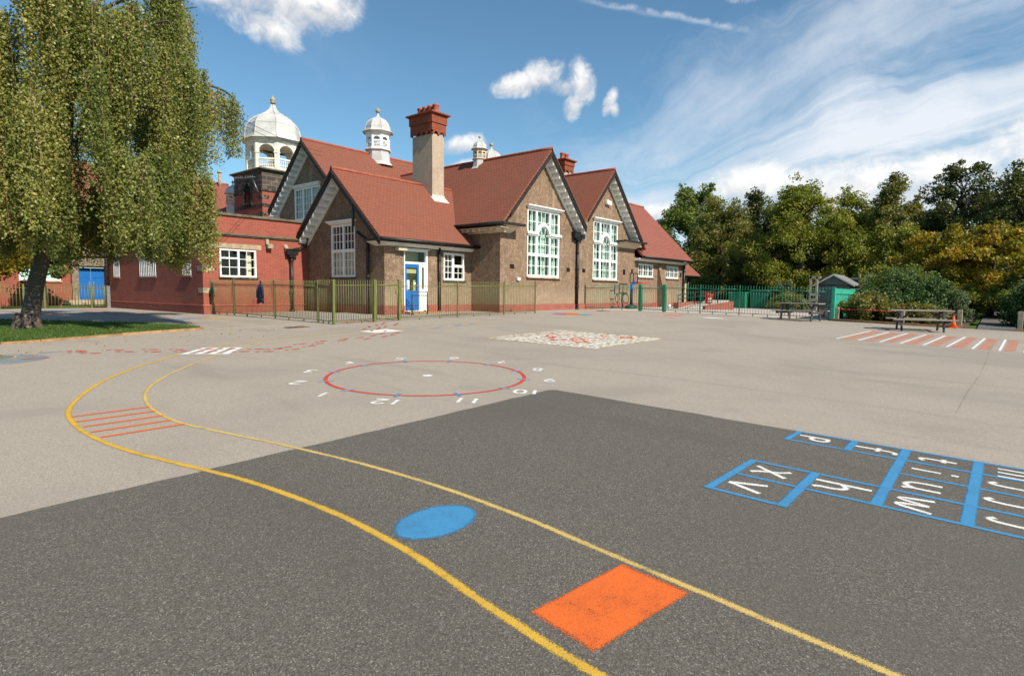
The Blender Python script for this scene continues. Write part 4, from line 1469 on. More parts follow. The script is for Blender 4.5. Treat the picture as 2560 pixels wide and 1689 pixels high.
# tall windows
def tall_window(u0, u1, label):
    cu = (u0 + u1) / 2 - .01
    hw = .50
    m1, m2 = cu - hw, cu + hw
    sp, ri, ro = 3.30, .40, .52
    def arch(f):
        pts_o = [(cu + ro * math.cos(R(a)), sp + ro * math.sin(R(a))) for a in range(0, 181, 12)]
        pts_i = [(cu + ri * math.cos(R(a)), sp + ri * math.sin(R(a))) for a in range(0, 181, 12)]
        for i in range(len(pts_o) - 1):
            f.prism(mp, [pts_i[i], pts_o[i], pts_o[i + 1], pts_i[i + 1]], -.10, .03)
        # small inner arch and radial bars
        r2 = .20
        q = [(cu + r2 * math.cos(R(a)), sp - .20 + r2 * math.sin(R(a))) for a in range(0, 181, 15)]
        for a, b_ in zip(q, q[1:]):
            f.tube([mp(*a, -.06), mp(*b_, -.06)], .014, 5)
        for a in (55, 125):
            f.tube([mp(cu + r2 * math.cos(R(a)), sp - .2 + r2 * math.sin(R(a)), -.06), mp(cu + ri * math.cos(R(a + (6 if a < 90 else -6))), sp + ri * math.sin(R(a + (6 if a < 90 else -6))), -.06)], .014, 5)
        for x in (-r2, r2):
            f.pbox(mp, cu + x - .012, cu + x + .012, 2.52, sp - .2, -.085, -.045)
        f.pbox(mp, m1 + .05, m2 - .05, 2.90, 2.925, -.084, -.046)
        f.pbox(mp, m1 + .05, cu - r2, 3.29, 3.315, -.084, -.046)
        f.pbox(mp, cu + r2, m2 - .05, 3.29, 3.315, -.084, -.046)
        # projecting ledges beside the arch
        f.pbox(mp, u0 - .06, m1 + .03, 3.31, 3.41, -.02, .09)
        f.pbox(mp, m2 - .03, u1 + .06, 3.31, 3.41, -.02, .09)
        f.pbox(mp, u0 + .02, m1 + .0, 3.24, 3.31, -.03, .02)
        f.pbox(mp, m2 - .0, u1 - .02, 3.24, 3.31, -.03, .02)
    L = [(u0 + .09, m1 - .05, 1.55, 2.37, 2, 2), (m1 + .05, m2 - .05, 1.55, 2.37, 3, 2), (m2 + .05, u1 - .09, 1.55, 2.37, 2, 2),
         (u0 + .09, m1 - .05, 2.50, 3.24, 2, 2), (m2 + .05, u1 - .09, 2.50, 3.24, 2, 2),
         (u0 + .09, m1 - .05, 3.41, 4.31, 2, 2), (m1 + .05, m2 - .05, 3.41, 4.31, 3, 2), (m2 + .05, u1 - .09, 3.41, 4.31, 2, 2)]
    cur = [(u0 + .02, u0 + .34, 1.5, 4.38, 'curtain', -.20), (u0 + .44, u0 + .72, 1.5, 4.38, 'curtain', -.21), (m1 + .12, m1 + .40, 1.5, 4.38, 'curtain', -.20), (m1 + .52, m1 + .86, 1.5, 4.38, 'curtain', -.21),
           (m2 - .02, m2 + .24, 1.5, 4.38, 'curtain', -.20), (u1 - .50, u1 - .06, 1.5, 4.38, 'curtain', -.21), (u0 + .02, u1 - .02, 3.2, 4.38, 'curtain', -.30)]
    return window(hall, mp, u0, u1, ZB, ZT, [(m1, .12, ZB, ZT), (m2, .12, ZB, ZT)], [(2.435, .12, u0, u1)], L, .09, sill=(.06, .06, .10), sillmat='stone', cornice=True,
                  curtains=cur, extra=arch, label=label)


tall_window(*W1, 'tall white arched window of the nearer gable')
tall_window(*W2, 'tall white arched window of the farther gable')
pipe(hall, 23.74, HY - .09, -.02, 3.32, .068, (.42, .13, 3.36, 3.62, 'x'), (2.7, 1.95, 1.1, .2))
m = MB()
m.prism(mp, [(26.3, 5.30), (26.72, 5.24), (26.72, 5.45), (26.3, 5.51)], 0, .16)
m.build('alarm_box', M['white'], hall, bevel=.02)
for (u, w, a, h) in [(23.08, 1.87, .13, .09), (24.42, 1.87, .13, .09), (18.95, 1.87, .13, .09), (28.42, 1.93, .12, .14), (29.3, 1.98, .09, .12)]:
    v = MB()
    v.pbox(mp, u - a, u + a, w - h, w + h, 0, .012)
    for k in range(4):
        v.pbox(mp, u - a + .02, u + a - .02, w - h + .02 + k * (2 * h - .03) / 4, w - h + .045 + k * (2 * h - .03) / 4, .012, .028)
    v.build('air_vent', M['black'], hall, uv=False)
m = MB()
m.pbox(mp, 19.22, 19.42, 1.28, 1.42, 0, .10)
m.build('wall_lamp', M['offwhite'], hall, bevel=.02)

# second chimney behind the valley
def chimney(parent, x0, x1, y0, y1, zb, zs, ztop, npot, axis, flash=None):
    c = MB()
    c.box(x0, x1, y0, y1, zb, zs)
    co = c.build('chimney', M['chimrender'], parent)
    k = MB()
    h = ztop - zs
    g1, g2, g3 = .07, .11, .22
    k.box(x0 - g1, x1 + g1, y0 - g1, y1 + g1, zs + .12, zs + .40 * h + .1)
    k.box(x0 - g2, x1 + g2, y0 - g2, y1 + g2, zs + .40 * h + .1, ztop - .10)
    k.box(x0 - g2 - .04, x1 + g2 + .04, y0 - g2 - .04, y1 + g2 + .04, ztop - .10, ztop - .06)
    k.box(x0 - g3, x1 + g3, y0 - g3, y1 + g3, ztop - .06, ztop)
    for face, (a, b_) in (('x', (x0, x1)), ('y', (y0, y1))):
        n = 2 if (b_ - a) < .9 else 4
        st = (b_ - a + 2 * g1) / (n + .5)
        mpf = fy(y0) if face == 'x' else fx(x0)
        wt = st * .42
        for i in range(n + 1):
            cx = a - g1 + wt / 2 + i * (b_ - a + 2 * g1 - wt) / n
            pl = [(cx + wt / 2 * math.cos(R(q)), zs + wt * .4 + wt / 2 * math.sin(R(q))) for q in range(180, 361, 30)]
            k.prism(mpf, [(cx - wt / 2, zs + .121)] + pl + [(cx + wt / 2, zs + .121)], 0.0, g1)
        for i in range(n):
            u0 = a - g1 + wt + i * (b_ - a + 2 * g1 - wt) / n
            u1 = a - g1 + (i + 1) * (b_ - a + 2 * g1 - wt) / n
            cx, r_ = (u0 + u1) / 2, (u1 - u0) / 2
            rr_ = min(r_, .075)
            arc = [(cx + r_ * math.cos(R(q)), zs + .035 + rr_ * math.sin(R(q))) for q in range(0, 181, 30)]
            k.prism(mpf, [(u0, zs + .121), (u1, zs + .121)] + arc, 0.0, g1 - .004)
    k.build('cap', M['capbrick'], co)
    for i in range(npot):
        f = (i + .5) / npot
        px_, py_ = ((x0 + x1) / 2, y0 - .02 + (y1 - y0 + .04) * f) if axis == 'y' else (x0 + (x1 - x0) * f, (y0 + y1) / 2)
        MB().lathe((px_, py_, ztop), [(.155, 0), (.165, .05), (.145, .10), (.125, .30), (.15, .33), (.155, .39), (.12, .41)], 14).build('chimney_pot', M['terracotta'], co, uv=False)
    if flash:
        fl = MB()
        flash(fl)
        fl.build('lead_flashing', M['lead'], co)
    return co


chimney(hroof, 28.62, 29.42, 19.9, 20.5, 4.0, 7.78, 8.52, 2, 'x')


# ---------------------------------------------------------------- porch wing with the blue door
ann = thing('porch_wing', 'low brown pebbledashed wing with blue door, steep red roof and tall chimney', 'school building', (15.8, 17.35, 0), world=True)
AX, AY, BY = 13.6, 17.35, 22.42
AR, AZ = 19.9, 5.46
ASL = 0.927
mpa, mpg = fy(AY), fx(AX)
DO = (14.52, 15.72, 0.02, 2.38)
AW = (16.57, 17.77, 1.25, 2.36)
wall_mb(mpa, rect(AX, 18.17, .26, 2.75), [rect(DO[0], DO[1], .262, DO[3]), rect(*AW)]).build('front_wall', M['render'], ann, fixn=False)
zf = AZ - ASL * (AR - AY) - .12
GW = (19.12, 20.74, 1.31, 3.39)
wall_mb(mpg, [(AY, .26), (BY, .26), (BY, zf), (AR, AZ - .12), (AY, zf)], [rect(*GW)]).build('gable_wall', M['render'], ann, fixn=False)
plain_wall(ann, [(18.1, 17.4, 0), (18.1, 22.4, 0), (18.1, 22.4, 3), (18.1, 19.9, 5.3), (18.1, 17.4, 3)], 'stonewall', 'rear_wall')
b = MB()
b.box(AX - .04, 14.52, AY - .04, AY + .15, -.4, .235)
b.box(15.72, 18.17, AY - .04, AY + .15, -.4, .235)
b.box(AX - .04, AX + .15, AY + .15, BY, -.4, .235)
b.box(AX - .02, 14.52, AY - .02, AY + .15, .235, .265)
b.box(15.72, 18.17, AY - .02, AY + .15, .235, .265)
b.box(AX - .02, AX + .15, AY + .15, BY, .235, .265)
b.build('plinth', M['plinth'], ann)
VX, EY = AX - .5, 16.92
ze = AZ - ASL * (AR - EY)
zm = AZ - ASL * (AR - 17.95)
rf = MB()
rf.slab([(VX, EY, ze), (18.16, EY, ze), (18.16, 17.95, zm), (20.2, 17.95, zm), (20.2, AR, AZ), (VX, AR, AZ)], .10)
rf.slab([(VX, AR, AZ), (20.2, AR, AZ), (20.2, BY - .002, AZ - ASL * (BY - AR)), (VX, BY - .002, AZ - ASL * (BY - AR))], .10)
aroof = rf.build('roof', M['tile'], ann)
ridge(aroof, (VX, AR, AZ), (17.70, AR, AZ))
ridge(aroof, (18.4, AR, AZ), (19.45, AR, AZ))
verge(ann, mpg, (AR, AZ), (22.36, AZ - ASL * 2.46), .5)
verge(ann, mpg, (AR, AZ), (17.0, AZ - ASL * 2.9), .5, False, 17.5)
MB().box(AX, 18.17, AY - .10, AY - .002, 2.46, 2.53).box(AX - .05, 18.17, AY - .16, AY - .002, 2.53, 2.57).box(AX - .1, 18.15, AY - .30, AY - .002, 2.57, 2.60).build('frieze', M['white'], ann)
MB().box(VX, 18.16, EY - .02, AY - .30, 2.585, 2.60).box(VX + .02, 18.15, EY, EY + .03, 2.56, 2.69).build('fascia', M['char'], ann)
gutter(ann, [(VX - .02, EY - .05, 2.655), (18.2, EY - .05, 2.655)], .06)
MB().box(VX, AX - .002, EY, 17.85, 2.60, 2.65).box(VX - .05, VX, EY, 17.85, 2.58, 2.67).build('return_gutter', M['char'], ann)
MB().hexa([(AX - .11, AY - .1, 2.44), (AX - .002, AY - .1, 2.44), (AX - .002, 17.75, 2.44), (AX - .11, 17.75, 2.44), (AX - .42, AY - .35, 2.598), (AX - .002, AY - .35, 2.598), (AX - .002, 17.9, 2.598), (AX - .42, 17.9, 2.598)]).build('return_soffit', M['offwhite'], ann)


def flash(fl):
    z_ = lambda y: AZ - ASL * (AR - y)
    fl.slab([(17.62, 19.02, z_(19.02) + .03), (18.52, 19.02, z_(19.02) + .03), (18.52, 19.28, z_(19.28) + .03), (17.62, 19.28, z_(19.28) + .03)], .03)
    fl.hexa([(17.69, 19.235, z_(19.24) - .05), (18.44, 19.235, z_(19.24) - .05), (18.44, 19.268, z_(19.27) - .05), (17.69, 19.268, z_(19.27) - .05), (17.69, 19.25, z_(19.24) + .16), (18.44, 19.25, z_(19.24) + .16), (18.44, 19.268, z_(19.24) + .16), (17.69, 19.268, z_(19.24) + .16)])


chimney(aroof, 17.72, 18.41, 19.27, 20.55, 4.3, 7.60, 8.50, 4, 'y', flash)

# gable window: four lights, blinds below
gm = (GW[0] + GW[1]) / 2
window(ann, mpg, *GW, [(gm, .10, GW[2], GW[3])], [(2.35, .12, GW[0], GW[1])],
       [(GW[0] + .1, gm - .05, 1.4, 2.29, 3, 3), (gm + .05, GW[1] - .1, 1.4, 2.29, 3, 3), (GW[0] + .1, gm - .05, 2.41, 3.3, 3, 3), (gm + .05, GW[1] - .1, 2.41, 3.3, 3, 3)],
       .10, cornice=True, sill=(.05, .05, .06), sillmat='black', curtains=[(GW[0] + .02, gm - .02, 1.36, 2.34, 'curtain2', -.18), (gm + .02, GW[1] - .02, 1.36, 2.34, 'curtain2', -.18)])
# small front window
am = 17.12
window(ann, mpa, *AW, [(am, .12, AW[2], AW[3])], [(1.84, .10, am, AW[1])], [(AW[0] + .08, am - .06, 1.33, 2.28, 2, 4), (am + .06, AW[1] - .08, 1.33, 1.79, 2, 2)], .085,
       sill=(.06, .06, .05), sillmat='darkstone', curtains=[(AW[0], AW[1], 1.6, 2.36, 'olivewall', -.8)])
# door set: white frame with side light and fanlight, blue door
d = MB()
u0, u1, w0, w1 = DO
d.pbox(mpa, u0, u0 + .05, w0, w1, -.11, -.01)
d.pbox(mpa, u1 - .10, u1, w0, w1, -.11, -.01)
d.pbox(mpa, u0 + .05, u1 - .10, w1 - .07, w1, -.11, -.01)
d.pbox(mpa, u0 + .05, u1 - .10, 1.83, 1.91, -.112, -.005)
d.pbox(mpa, 15.27, 15.41, w0, 1.83, -.11, -.01)
d.pbox(mpa, 15.53, 15.62, w0, 1.83, -.109, -.012)
d.pbox(mpa, 15.41, 15.53, w0, .88, -.105, -.02)
d.pbox(mpa, 15.41, 15.53, 1.72, 1.83, -.105, -.02)
d.pbox(mpa, u0 - .03, u1 + .06, w1, w1 + .03, -.05, .06)
do = d.build('door_frame', M['white'], ann)
g = MB()
g.add([mpa(u0, 1.9, -.06), mpa(u1, 1.9, -.06), mpa(u1, w1, -.06), mpa(u0, w1, -.06)], [(0, 1, 2, 3)])
g.add([mpa(15.40, .85, -.07), mpa(15.54, .85, -.07), mpa(15.54, 1.75, -.07), mpa(15.40, 1.75, -.07)], [(0, 1, 2, 3)])
g.build('pane', M['glass'], do, uv=False, fixn=False)
MB().pbox(mpa, u0, u1, 0.3, 2.4, -.6, -.58).build('hallway_wall', M['olivewall'], do)
d = MB()
a, c = 14.575, 15.265
d.pbox(mpa, a, a + .09, .06, 1.825, -.075, -.028)
d.pbox(mpa, c - .09, c, .06, 1.825, -.075, -.028)
d.pbox(mpa, a + .09, c - .09, 1.70, 1.825, -.075, -.028)
d.pbox(mpa, a + .09, c - .09, .06, .82, -.070, -.035)
d.pbox(mpa, a + .14, c - .14, .14, .74, -.035, -.028)
door = d.build('door', M['bluedoor'], ann)
MB().add([mpa(a + .08, .8, -.055), mpa(c - .08, .8, -.055), mpa(c - .08, 1.72, -.055), mpa(a + .08, 1.72, -.055)], [(0, 1, 2, 3)]).build('pane', M['glass'], door, uv=False, fixn=False)
MB().pbox(mpa, c - .07, c - .03, .98, 1.06, -.028, -.012).tube([mpa(c - .05, 1.02, -.01), mpa(c - .05, 1.02, .03), mpa(c - .16, 1.02, .03)], .012, 6).build('handle', M['metal'], door, uv=False)
MB().pbox(mpa, a + .12, a + .24, .88, 1.22, -.052, -.05).build('notice', M['paper'], door)
MB().pbox(mpa, c - .26, c - .12, 1.06, 1.13, -.052, -.05).build('notice', M['paper'], door)
MB().pbox(mpa, a, u1 - .05, 0.018, .06, -.10, -.012).build('threshold', M['offwhite'], ann)
MB().pbox(mpa, 14.08, 14.50, 2.29, 2.43, 0, .24).build('wall_lamp', M['creamtrim'], ann, bevel=.03)
MB().box(14.5, 16.3, AY - .34, AY - .045, G(15, 17) - .1, .015).build('doorstep', M['kerbwood'], ann)
pipe(ann, 16.26, AY - .08, -.05, 2.52, .055, None, (2.3, 2.05, 1.1))
p_ = MB().tube([(AX - .09, 18.22, -.05), (AX - .09, 18.22, 2.50), (AX - .10, 18.30, 2.72), (AX - .40, 18.45, 2.98)], .06, 10)
for z in (1.32, 2.3):
    p_.tube([(AX - .09, 18.22, z - .04), (AX - .09, 18.22, z + .04)], .08, 10)
p_.build('drainpipe', M['black'], ann, uv=False)
MB().tube([(VX + .02, 18.55, 3.15), (VX + .02, 18.55, 4.05)], .055, 10).tube([(VX + .02, 18.55, 3.95), (VX + .02, 18.55, 4.06)], .065, 10).build('vent_pipe', M['black'], ann, uv=False)

# black handrail in front of the door
h = MB()
z0 = G(15, 16.9)
h.tube([(14.62, 17.05, z0), (14.62, 17.05, .78), (14.95, 16.55, .78), (14.95, 16.55, z0)], .02, 6)
h.tube([(14.62, 17.05, .64), (14.95, 16.55, .64)], .016, 6)
tag(h.build('handrail', M['black'], uv=False), 'black handrail standing in front of the blue door', 'handrail')
h = MB()
h.tube([(14.35, 16.7, z0), (14.35, 16.7, .62)], .02, 6)
h.tube([(14.35, 16.7, z0), (14.35, 16.7, z0 + .04)], .06, 8)
tag(h.build('bollard', M['black'], uv=False), 'thin black post beside the handrail at the blue door', 'post')


# ---------------------------------------------------------------- brick block with the flat roof
brk = thing('brick_block', 'red brick flat roofed block with stone quoins and a four light window', 'school building', (9.35, 22.42, 0), world=True)
BX, B2 = 9.35, 32.75
mpb, mps = fy(BY), fx(BX)
BW = (9.97, 11.38, 1.27, 2.33)
wall_mb(mpb, rect(BX, 13.6, -.4, 3.55), [rect(*BW)]).build('front_wall', M['brick'], brk, fixn=False)
SWs = [(23.38, 24.28), (26.80, 28.76), (31.15, 32.06)]
wall_mb(mps, rect(BY, B2, -.4, 3.55), [rect(a, c, 1.30, 2.6) for a, c in SWs]).build('side_wall', M['brick'], brk, fixn=False)
plain_wall(brk, [(BX, B2, -.3), (17, B2, -.3), (17, B2, 3.5), (BX, B2, 3.5)], 'brick', 'rear_wall')
plain_wall(brk, [(13.62, BY + .01, 0), (17, BY + .01, 0), (17, BY + .01, 3.4), (13.62, BY + .01, 3.4)], 'brick', 'inner_wall')
MB().box(BX + .02, 17, BY + .02, B2, 3.30, 3.36).build('roof', M['felt'], brk)
MB().box(BX - .07, 14.2, BY - .07, BY + .25, 3.55, 3.645).box(BX - .07, BX + .25, BY + .25, B2, 3.55, 3.645).build('coping', M['coping'], brk, bevel=.015)
MB().box(BX - .05, 13.59, BY - .05, BY + .05, 2.80, 2.845).box(BX - .09, 13.59, BY - .09, BY + .05, 2.845, 2.905).box(BX - .05, BX + .05, BY + .05, B2, 2.80, 2.845).box(BX - .09, BX + .05, BY + .05, B2, 2.845, 2.905).build('string_course', M['coping'], brk)
MB().box(BX - .03, 13.59, BY - .03, BY + .05, .195, .235).box(BX - .03, BX + .05, BY + .05, B2, .195, .235).build('plinth_course', M['p_pinkline'] if 'p_pinkline' in M else M['plinth'], brk)
MB().pbox(mpb, 9.77, 11.58, 2.345, 2.525, -.05, .012).build('lintel', M['stone'], brk)
for (z0, z1, w_, s_) in [(3.14, 3.32, .41, .3), (2.28, 2.46, .41, .42), (1.47, 1.66, .41, .46), (.67, .85, .41, .42)]:
    q = MB()
    q.box(BX - .008, BX + w_, BY - .008, BY + .02, z0, z1)
    q.box(BX - .008, BX + .02, BY + .021, BY + s_, z0, z1)
    q.build('quoin', M['stone'], brk)
bm_ = 10.69
window(brk, mpb, *BW, [(bm_, .07, BW[2], BW[3])], [(1.98, .06, BW[0], bm_)], [(BW[0] + .07, bm_ - .035, 1.34, 1.95, 2, 2), (BW[0] + .07, bm_ - .035, 2.0, 2.27, 2, 1), (bm_ + .035, BW[1] - .07, 1.34, 2.27, 2, 3)], .065,
       sill=(.05, .06, .06), sillmat='darkstone', curtains=[(BW[0] + .03, BW[0] + .14, 1.29, 2.3, 'curtain2', -.2), (BW[1] - .33, BW[1] - .1, 1.29, 2.3, 'curtain2', -.2)])
for (a, c) in SWs:
    n = 3 if c - a < 1.2 else 5
    o = window(brk, mps, a, c, 1.30, 2.6, [], [], [(a + .06, c - .06, 1.36, 2.55, 2 if n == 3 else 4, 3)], .06, d0=-.12, d1=-.05, sill=(.04, .05, .05), sillmat='plinth')
    g_ = MB()
    for k in range(2 * n):
        u = a + (k + .5) * (c - a) / (2 * n)
        g_.pbox(mps, u - .02, u + .02, 1.33, 2.58, -.015, .01)
    for z in (1.45, 1.95, 2.4):
        g_.pbox(mps, a, c, z - .018, z + .018, -.04, -.016)
    g_.build('window_bars', M['white'], o)
f = MB()
f.pbox(mpb, 11.74, 11.86, 2.58, 2.78, 0, .10)
f.prism(mpb, [(11.76, 2.42), (11.98, 2.42), (11.98, 2.60), (11.76, 2.60)], .05, .20)
f.build('floodlight', M['stone'], brk, bevel=.015)
po = pipe(brk, 12.80, BY - .09, -.1, 2.2, .07, (.24, .13, 2.22, 2.42, 'x'), (2.0, .75))
MB().tube([(12.85, BY - .12, 2.44), (13.46, BY - .14, 2.60), (13.5, BY - .14, 2.95), (13.3, BY - .2, 3.02)], .04, 8).build('branch_pipe', M['black'], po, uv=False)
MB().tube([(12.62, BY - .12, 2.36), (12.60, BY - .02, 2.56), (12.60, BY + .06, 2.58)], .085, 10).build('overflow_pipe', M['stone'], brk, uv=False)
MB().tube([(BX - .10, B2 - .1, -.1), (BX - .10, B2 - .1, 3.5)], .075, 10).tube([(BX - .10, B2 - .1, 2.5), (BX - .10, B2 - .1, 2.65)], .10, 10).build('drainpipe', M['black'], brk, uv=False)
MB().box(BX - .16, BX - .02, B2 - .22, B2 + .05, -.12, .92).build('downpipe_guard', M['metal'], brk)

# ---------------------------------------------------------------- long back hall
bk = thing('back_hall', 'taller brown gabled hall behind the brick block with lead roof cupolas', 'school building', (16.3, 26.5, 0), world=True)
DX, DR, DZ, DSL = 16.3, 26.5, 8.12, 0.95
mpd = fx(DX)
dl, dr_ = 29.55, 23.45
zd = DZ - DSL * (dl - DR) - .12
DW = (25.68, 28.05, 4.0, 5.92)
wall_mb(mpd, [(dr_, 2.8), (dl, 2.8), (dl, zd), (DR, DZ - .12), (dr_, zd)], [rect(*DW)]).build('gable_wall', M['render'], bk, fixn=False)
plain_wall(bk, [(DX, dl, 2), (36, dl, 2), (36, dl, zd), (DX, dl, zd)], 'render', 'rear_wall')
plain_wall(bk, [(36, dl, 2), (36, dr_, 2), (36, dr_, zd), (36, DR, DZ - .12), (36, dl, zd)], 'render', 'end_wall')
plain_wall(bk, [(DX, dr_, 2.8), (36, dr_, 2.8), (36, dr_, zd), (DX, dr_, zd)], 'render', 'front_wall')
rf = MB()
vx = DX - .5
e1, e2 = 23.2, 29.8
rf.slab([(vx, e1, DZ - DSL * (DR - e1)), (36.3, e1, DZ - DSL * (DR - e1)), (36.3, DR, DZ), (vx, DR, DZ)], .10)
rf.slab([(vx, DR, DZ), (36.3, DR, DZ), (36.3, e2, DZ - DSL * (e2 - DR)), (vx, e2, DZ - DSL * (e2 - DR))], .10)
droof = rf.build('roof', M['tile'], bk)
ridge(droof, (vx, DR, DZ), (36.2, DR, DZ))
verge(bk, mpd, (DR, DZ), (29.75, DZ - DSL * 3.25), .5)
verge(bk, mpd, (DR, DZ), (23.3, DZ - DSL * 3.2), .5, False, 23.5)
dm_ = (DW[0] + DW[1]) / 2
window(bk, mpd, *DW, [(26.47, .10, DW[2], DW[3]), (27.26, .10, DW[2], DW[3])], [(4.35, .12, DW[0], DW[1])],
       [(DW[0] + .09, 26.42, 4.41, 5.83, 3, 4), (26.52, 27.21, 4.41, 5.83, 3, 4), (27.31, DW[1] - .09, 4.41, 5.83, 3, 4)], .09, cornice=True, curtains=[(DW[0], DW[1], 4, 5.9, 'curtain', -.18)])


def cupola(parent, cx, cy, zs, k, zr, tan=False, louv=True):
    """octagonal roof ventilator: lead skirt, louvred white body with arches, ogee lead dome and ball finial"""
    ro = R(22.5)
    bodym = 'creamtrim' if tan else 'white'
    z = lambda a: zr + a * k
    c = MB()
    c.lathe((cx, cy, 0), [(1.02 * k, zs - .02), (.98 * k, zs), (.80 * k, zs + .22 * k), (.72 * k, z(.30)), (.72 * k, z(.34))], 8, False, ro)
    co = c.build('cupola', M['lead'], parent)
    b_ = MB()
    b_.lathe((cx, cy, 0), [(.84 * k, z(.34)), (.86 * k, z(.40)), (.74 * k, z(.47)), (.74 * k, z(.50))], 8, False, ro)
    b_.lathe((cx, cy, 0), [(.74 * k, z(1.22)), (.74 * k, z(1.36)), (.86 * k, z(1.42)), (.86 * k, z(1.45))], 8, False, ro)
    for i in range(8):
        a0, a1 = ro + i * math.pi / 4, ro + (i + 1) * math.pi / 4
        p0 = Vector((cx + .74 * k * math.cos(a0), cy + .74 * k * math.sin(a0), 0))
        p1 = Vector((cx + .74 * k * math.cos(a1), cy + .74 * k * math.sin(a1), 0))
        n = ((p0 + p1) / 2 - Vector((cx, cy, 0))).normalized()
        L = (p1 - p0).length
        tdir = (p1 - p0).normalized()
        mpo = lambda u, w, d, p0=p0, tdir=tdir, n=n: tuple(p0 + tdir * u + n * d + Vector((0, 0, w)))
        pw = .085 * k
        b_.pbox(mpo, 0, pw, z(.50), z(1.22), -.07 * k, .02 * k)
        b_.pbox(mpo, L - pw, L, z(.50), z(1.22), -.07 * k, .02 * k)
        # arch spandrel
        cxu, r_, sp = L / 2, L / 2 - pw, z(.98)
        arc = [(cxu + r_ * math.cos(R(q)), sp + r_ * .8 * math.sin(R(q))) for q in range(0, 181, 20)]
        for (a, bq) in zip(arc, arc[1:]):
            b_.prism(mpo, [a, (a[0], z(1.22)), (bq[0], z(1.22)), bq], -.05 * k, .0)
        b_.pbox(mpo, pw, L - pw, z(.86), z(.93), -.06 * k, .01 * k)
        if louv:
            for q in range(4):
                zz = z(.53 + q * .085)
                b_.hexa([mpo(pw, zz, .01), mpo(L - pw, zz, .01), mpo(L - pw, zz + .035 * k, -.07 * k), mpo(pw, zz + .035 * k, -.07 * k), mpo(pw, zz + .03 * k, .01), mpo(L - pw, zz + .03 * k, .01), mpo(L - pw, zz + .06 * k, -.07 * k), mpo(pw, zz + .06 * k, -.07 * k)])
    b_.build('lantern', M[bodym], co)
    dm2 = MB()
    dm2.lathe((cx, cy, 0), [(1.0 * k, z(1.45)), (.99 * k, z(1.48)), (.86 * k, z(1.54)), (.80 * k, z(1.66)), (.78 * k, z(1.82)), (.70 * k, z(2.02)), (.54 * k, z(2.20)), (.34 * k, z(2.32)), (.16 * k, z(2.42)), (.07 * k, z(2.56)), (.055 * k, z(2.70))], 8, False, ro)
    for i in range(8):
        a = ro + i * math.pi / 4
        prof = [(.86, 1.54), (.80, 1.66), (.78, 1.82), (.70, 2.02), (.54, 2.20), (.34, 2.32), (.16, 2.42)]
        dm2.tube([(cx + r_ * k * math.cos(a), cy + r_ * k * math.sin(a), z(h_)) for r_, h_ in prof], .022 * k, 5)
    dm2.build('dome', M['lead'], co)
    MB().lathe((cx, cy, 0), [(.055 * k, z(2.68)), (.09 * k, z(2.70)), (.15 * k, z(2.78)), (.155 * k, z(2.84)), (.12 * k, z(2.92)), (.03 * k, z(2.97)), (.02 * k, z(3.04))], 10).build('finial', M['stone'], co, uv=False)
    return co


cupola(droof, 20.40, 26.48, 7.55, .86, 8.05)
cupola(droof, 29.62, 26.48, 7.55, .86, 8.05)
cupola(hroof, 21.0, 19.53, 6.62, .43, 6.92, True)

# ---------------------------------------------------------------- bell tower
tw = thing('bell_tower', 'square brick and stone tower with white octagonal belfry and grey lead dome', 'tower', (19.45, 35.75, 0), world=True)
tx0, tx1, ty0, ty1 = 17.7, 21.2, 34.0, 37.5
mpt, mpt2 = fx(tx0), fy(ty0)
nc, nr_ = 35.76, .36
niche = [(nc - nr_, 6.05), (nc + nr_, 6.05)] + [(nc + nr_ * math.cos(R(a)), 6.85 + nr_ * math.sin(R(a))) for a in range(0, 181, 20)]
wall_mb(mpt, rect(ty0, ty1, 0, 6.72), [[(nc - nr_, 6.05), (nc + nr_, 6.05), (nc + nr_, 6.719), (nc - nr_, 6.719)]], .35).build('brick_wall', M['brick'], tw, fixn=False)
up = [(nc + nr_, 6.7201)] + [(nc + nr_ * math.cos(R(a)), 6.85 + nr_ * math.sin(R(a))) for a in range(0, 181, 20)] + [(nc - nr_, 6.7201)]
wall_mb(mpt, rect(ty0, ty1, 6.72, 7.84), [up], .35).build('stone_wall', M['ashlar'], tw, fixn=False)
MB().box(tx0 + .36, tx0 + .40, nc - .6, nc + .6, 5.9, 7.4).build('niche_back', M['darkstone'], tw)
plain_wall(tw, [(tx0, ty0, 0), (tx1, ty0, 0), (tx1, ty0, 6.72), (tx0, ty0, 6.72)], 'brick', 'brick_wall')
plain_wall(tw, [(tx0, ty0, 6.72), (tx1, ty0, 6.72), (tx1, ty0, 7.84), (tx0, ty0, 7.84)], 'ashlar', 'stone_wall')
plain_wall(tw, [(tx1, ty0, 0), (tx1, ty1, 0), (tx1, ty1, 7.84), (tx1, ty0, 7.84)], 'brick', 'brick_wall')
plain_wall(tw, [(tx0, ty1, 0), (tx1, ty1, 0), (tx1, ty1, 7.84), (tx0, ty1, 7.84)], 'brick', 'brick_wall')
MB().box(tx0 - .09, tx1 + .09, ty0 - .09, ty1 + .09, 7.84, 7.90).box(tx0 - .20, tx1 + .20, ty0 - .20, ty1 + .20, 7.90, 8.0).build('cornice', M['coping'], tw, bevel=.02)
s_ = MB()
s_.box(tx0 - .06, tx0 + .02, ty0 - .04, nc - nr_ - .18, 6.66, 6.76).box(tx0 + .021, tx1, ty0 - .06, ty0 + .02, 6.66, 6.76)
s_.build('string_course', M['darkstone'], tw)
MB().box(tx0 - .06, tx0 + .02, nc + nr_ + .18, ty1 + .04, 6.66, 6.76).build('string_course', M['darkstone'], tw)
s_ = MB()
s_.box(tx0 - .012, tx0 + .02, ty0 - .012, ty1, 5.72, 5.92).box(tx0 + .021, tx1, ty0 - .012, ty0 + .02, 5.72, 5.92)
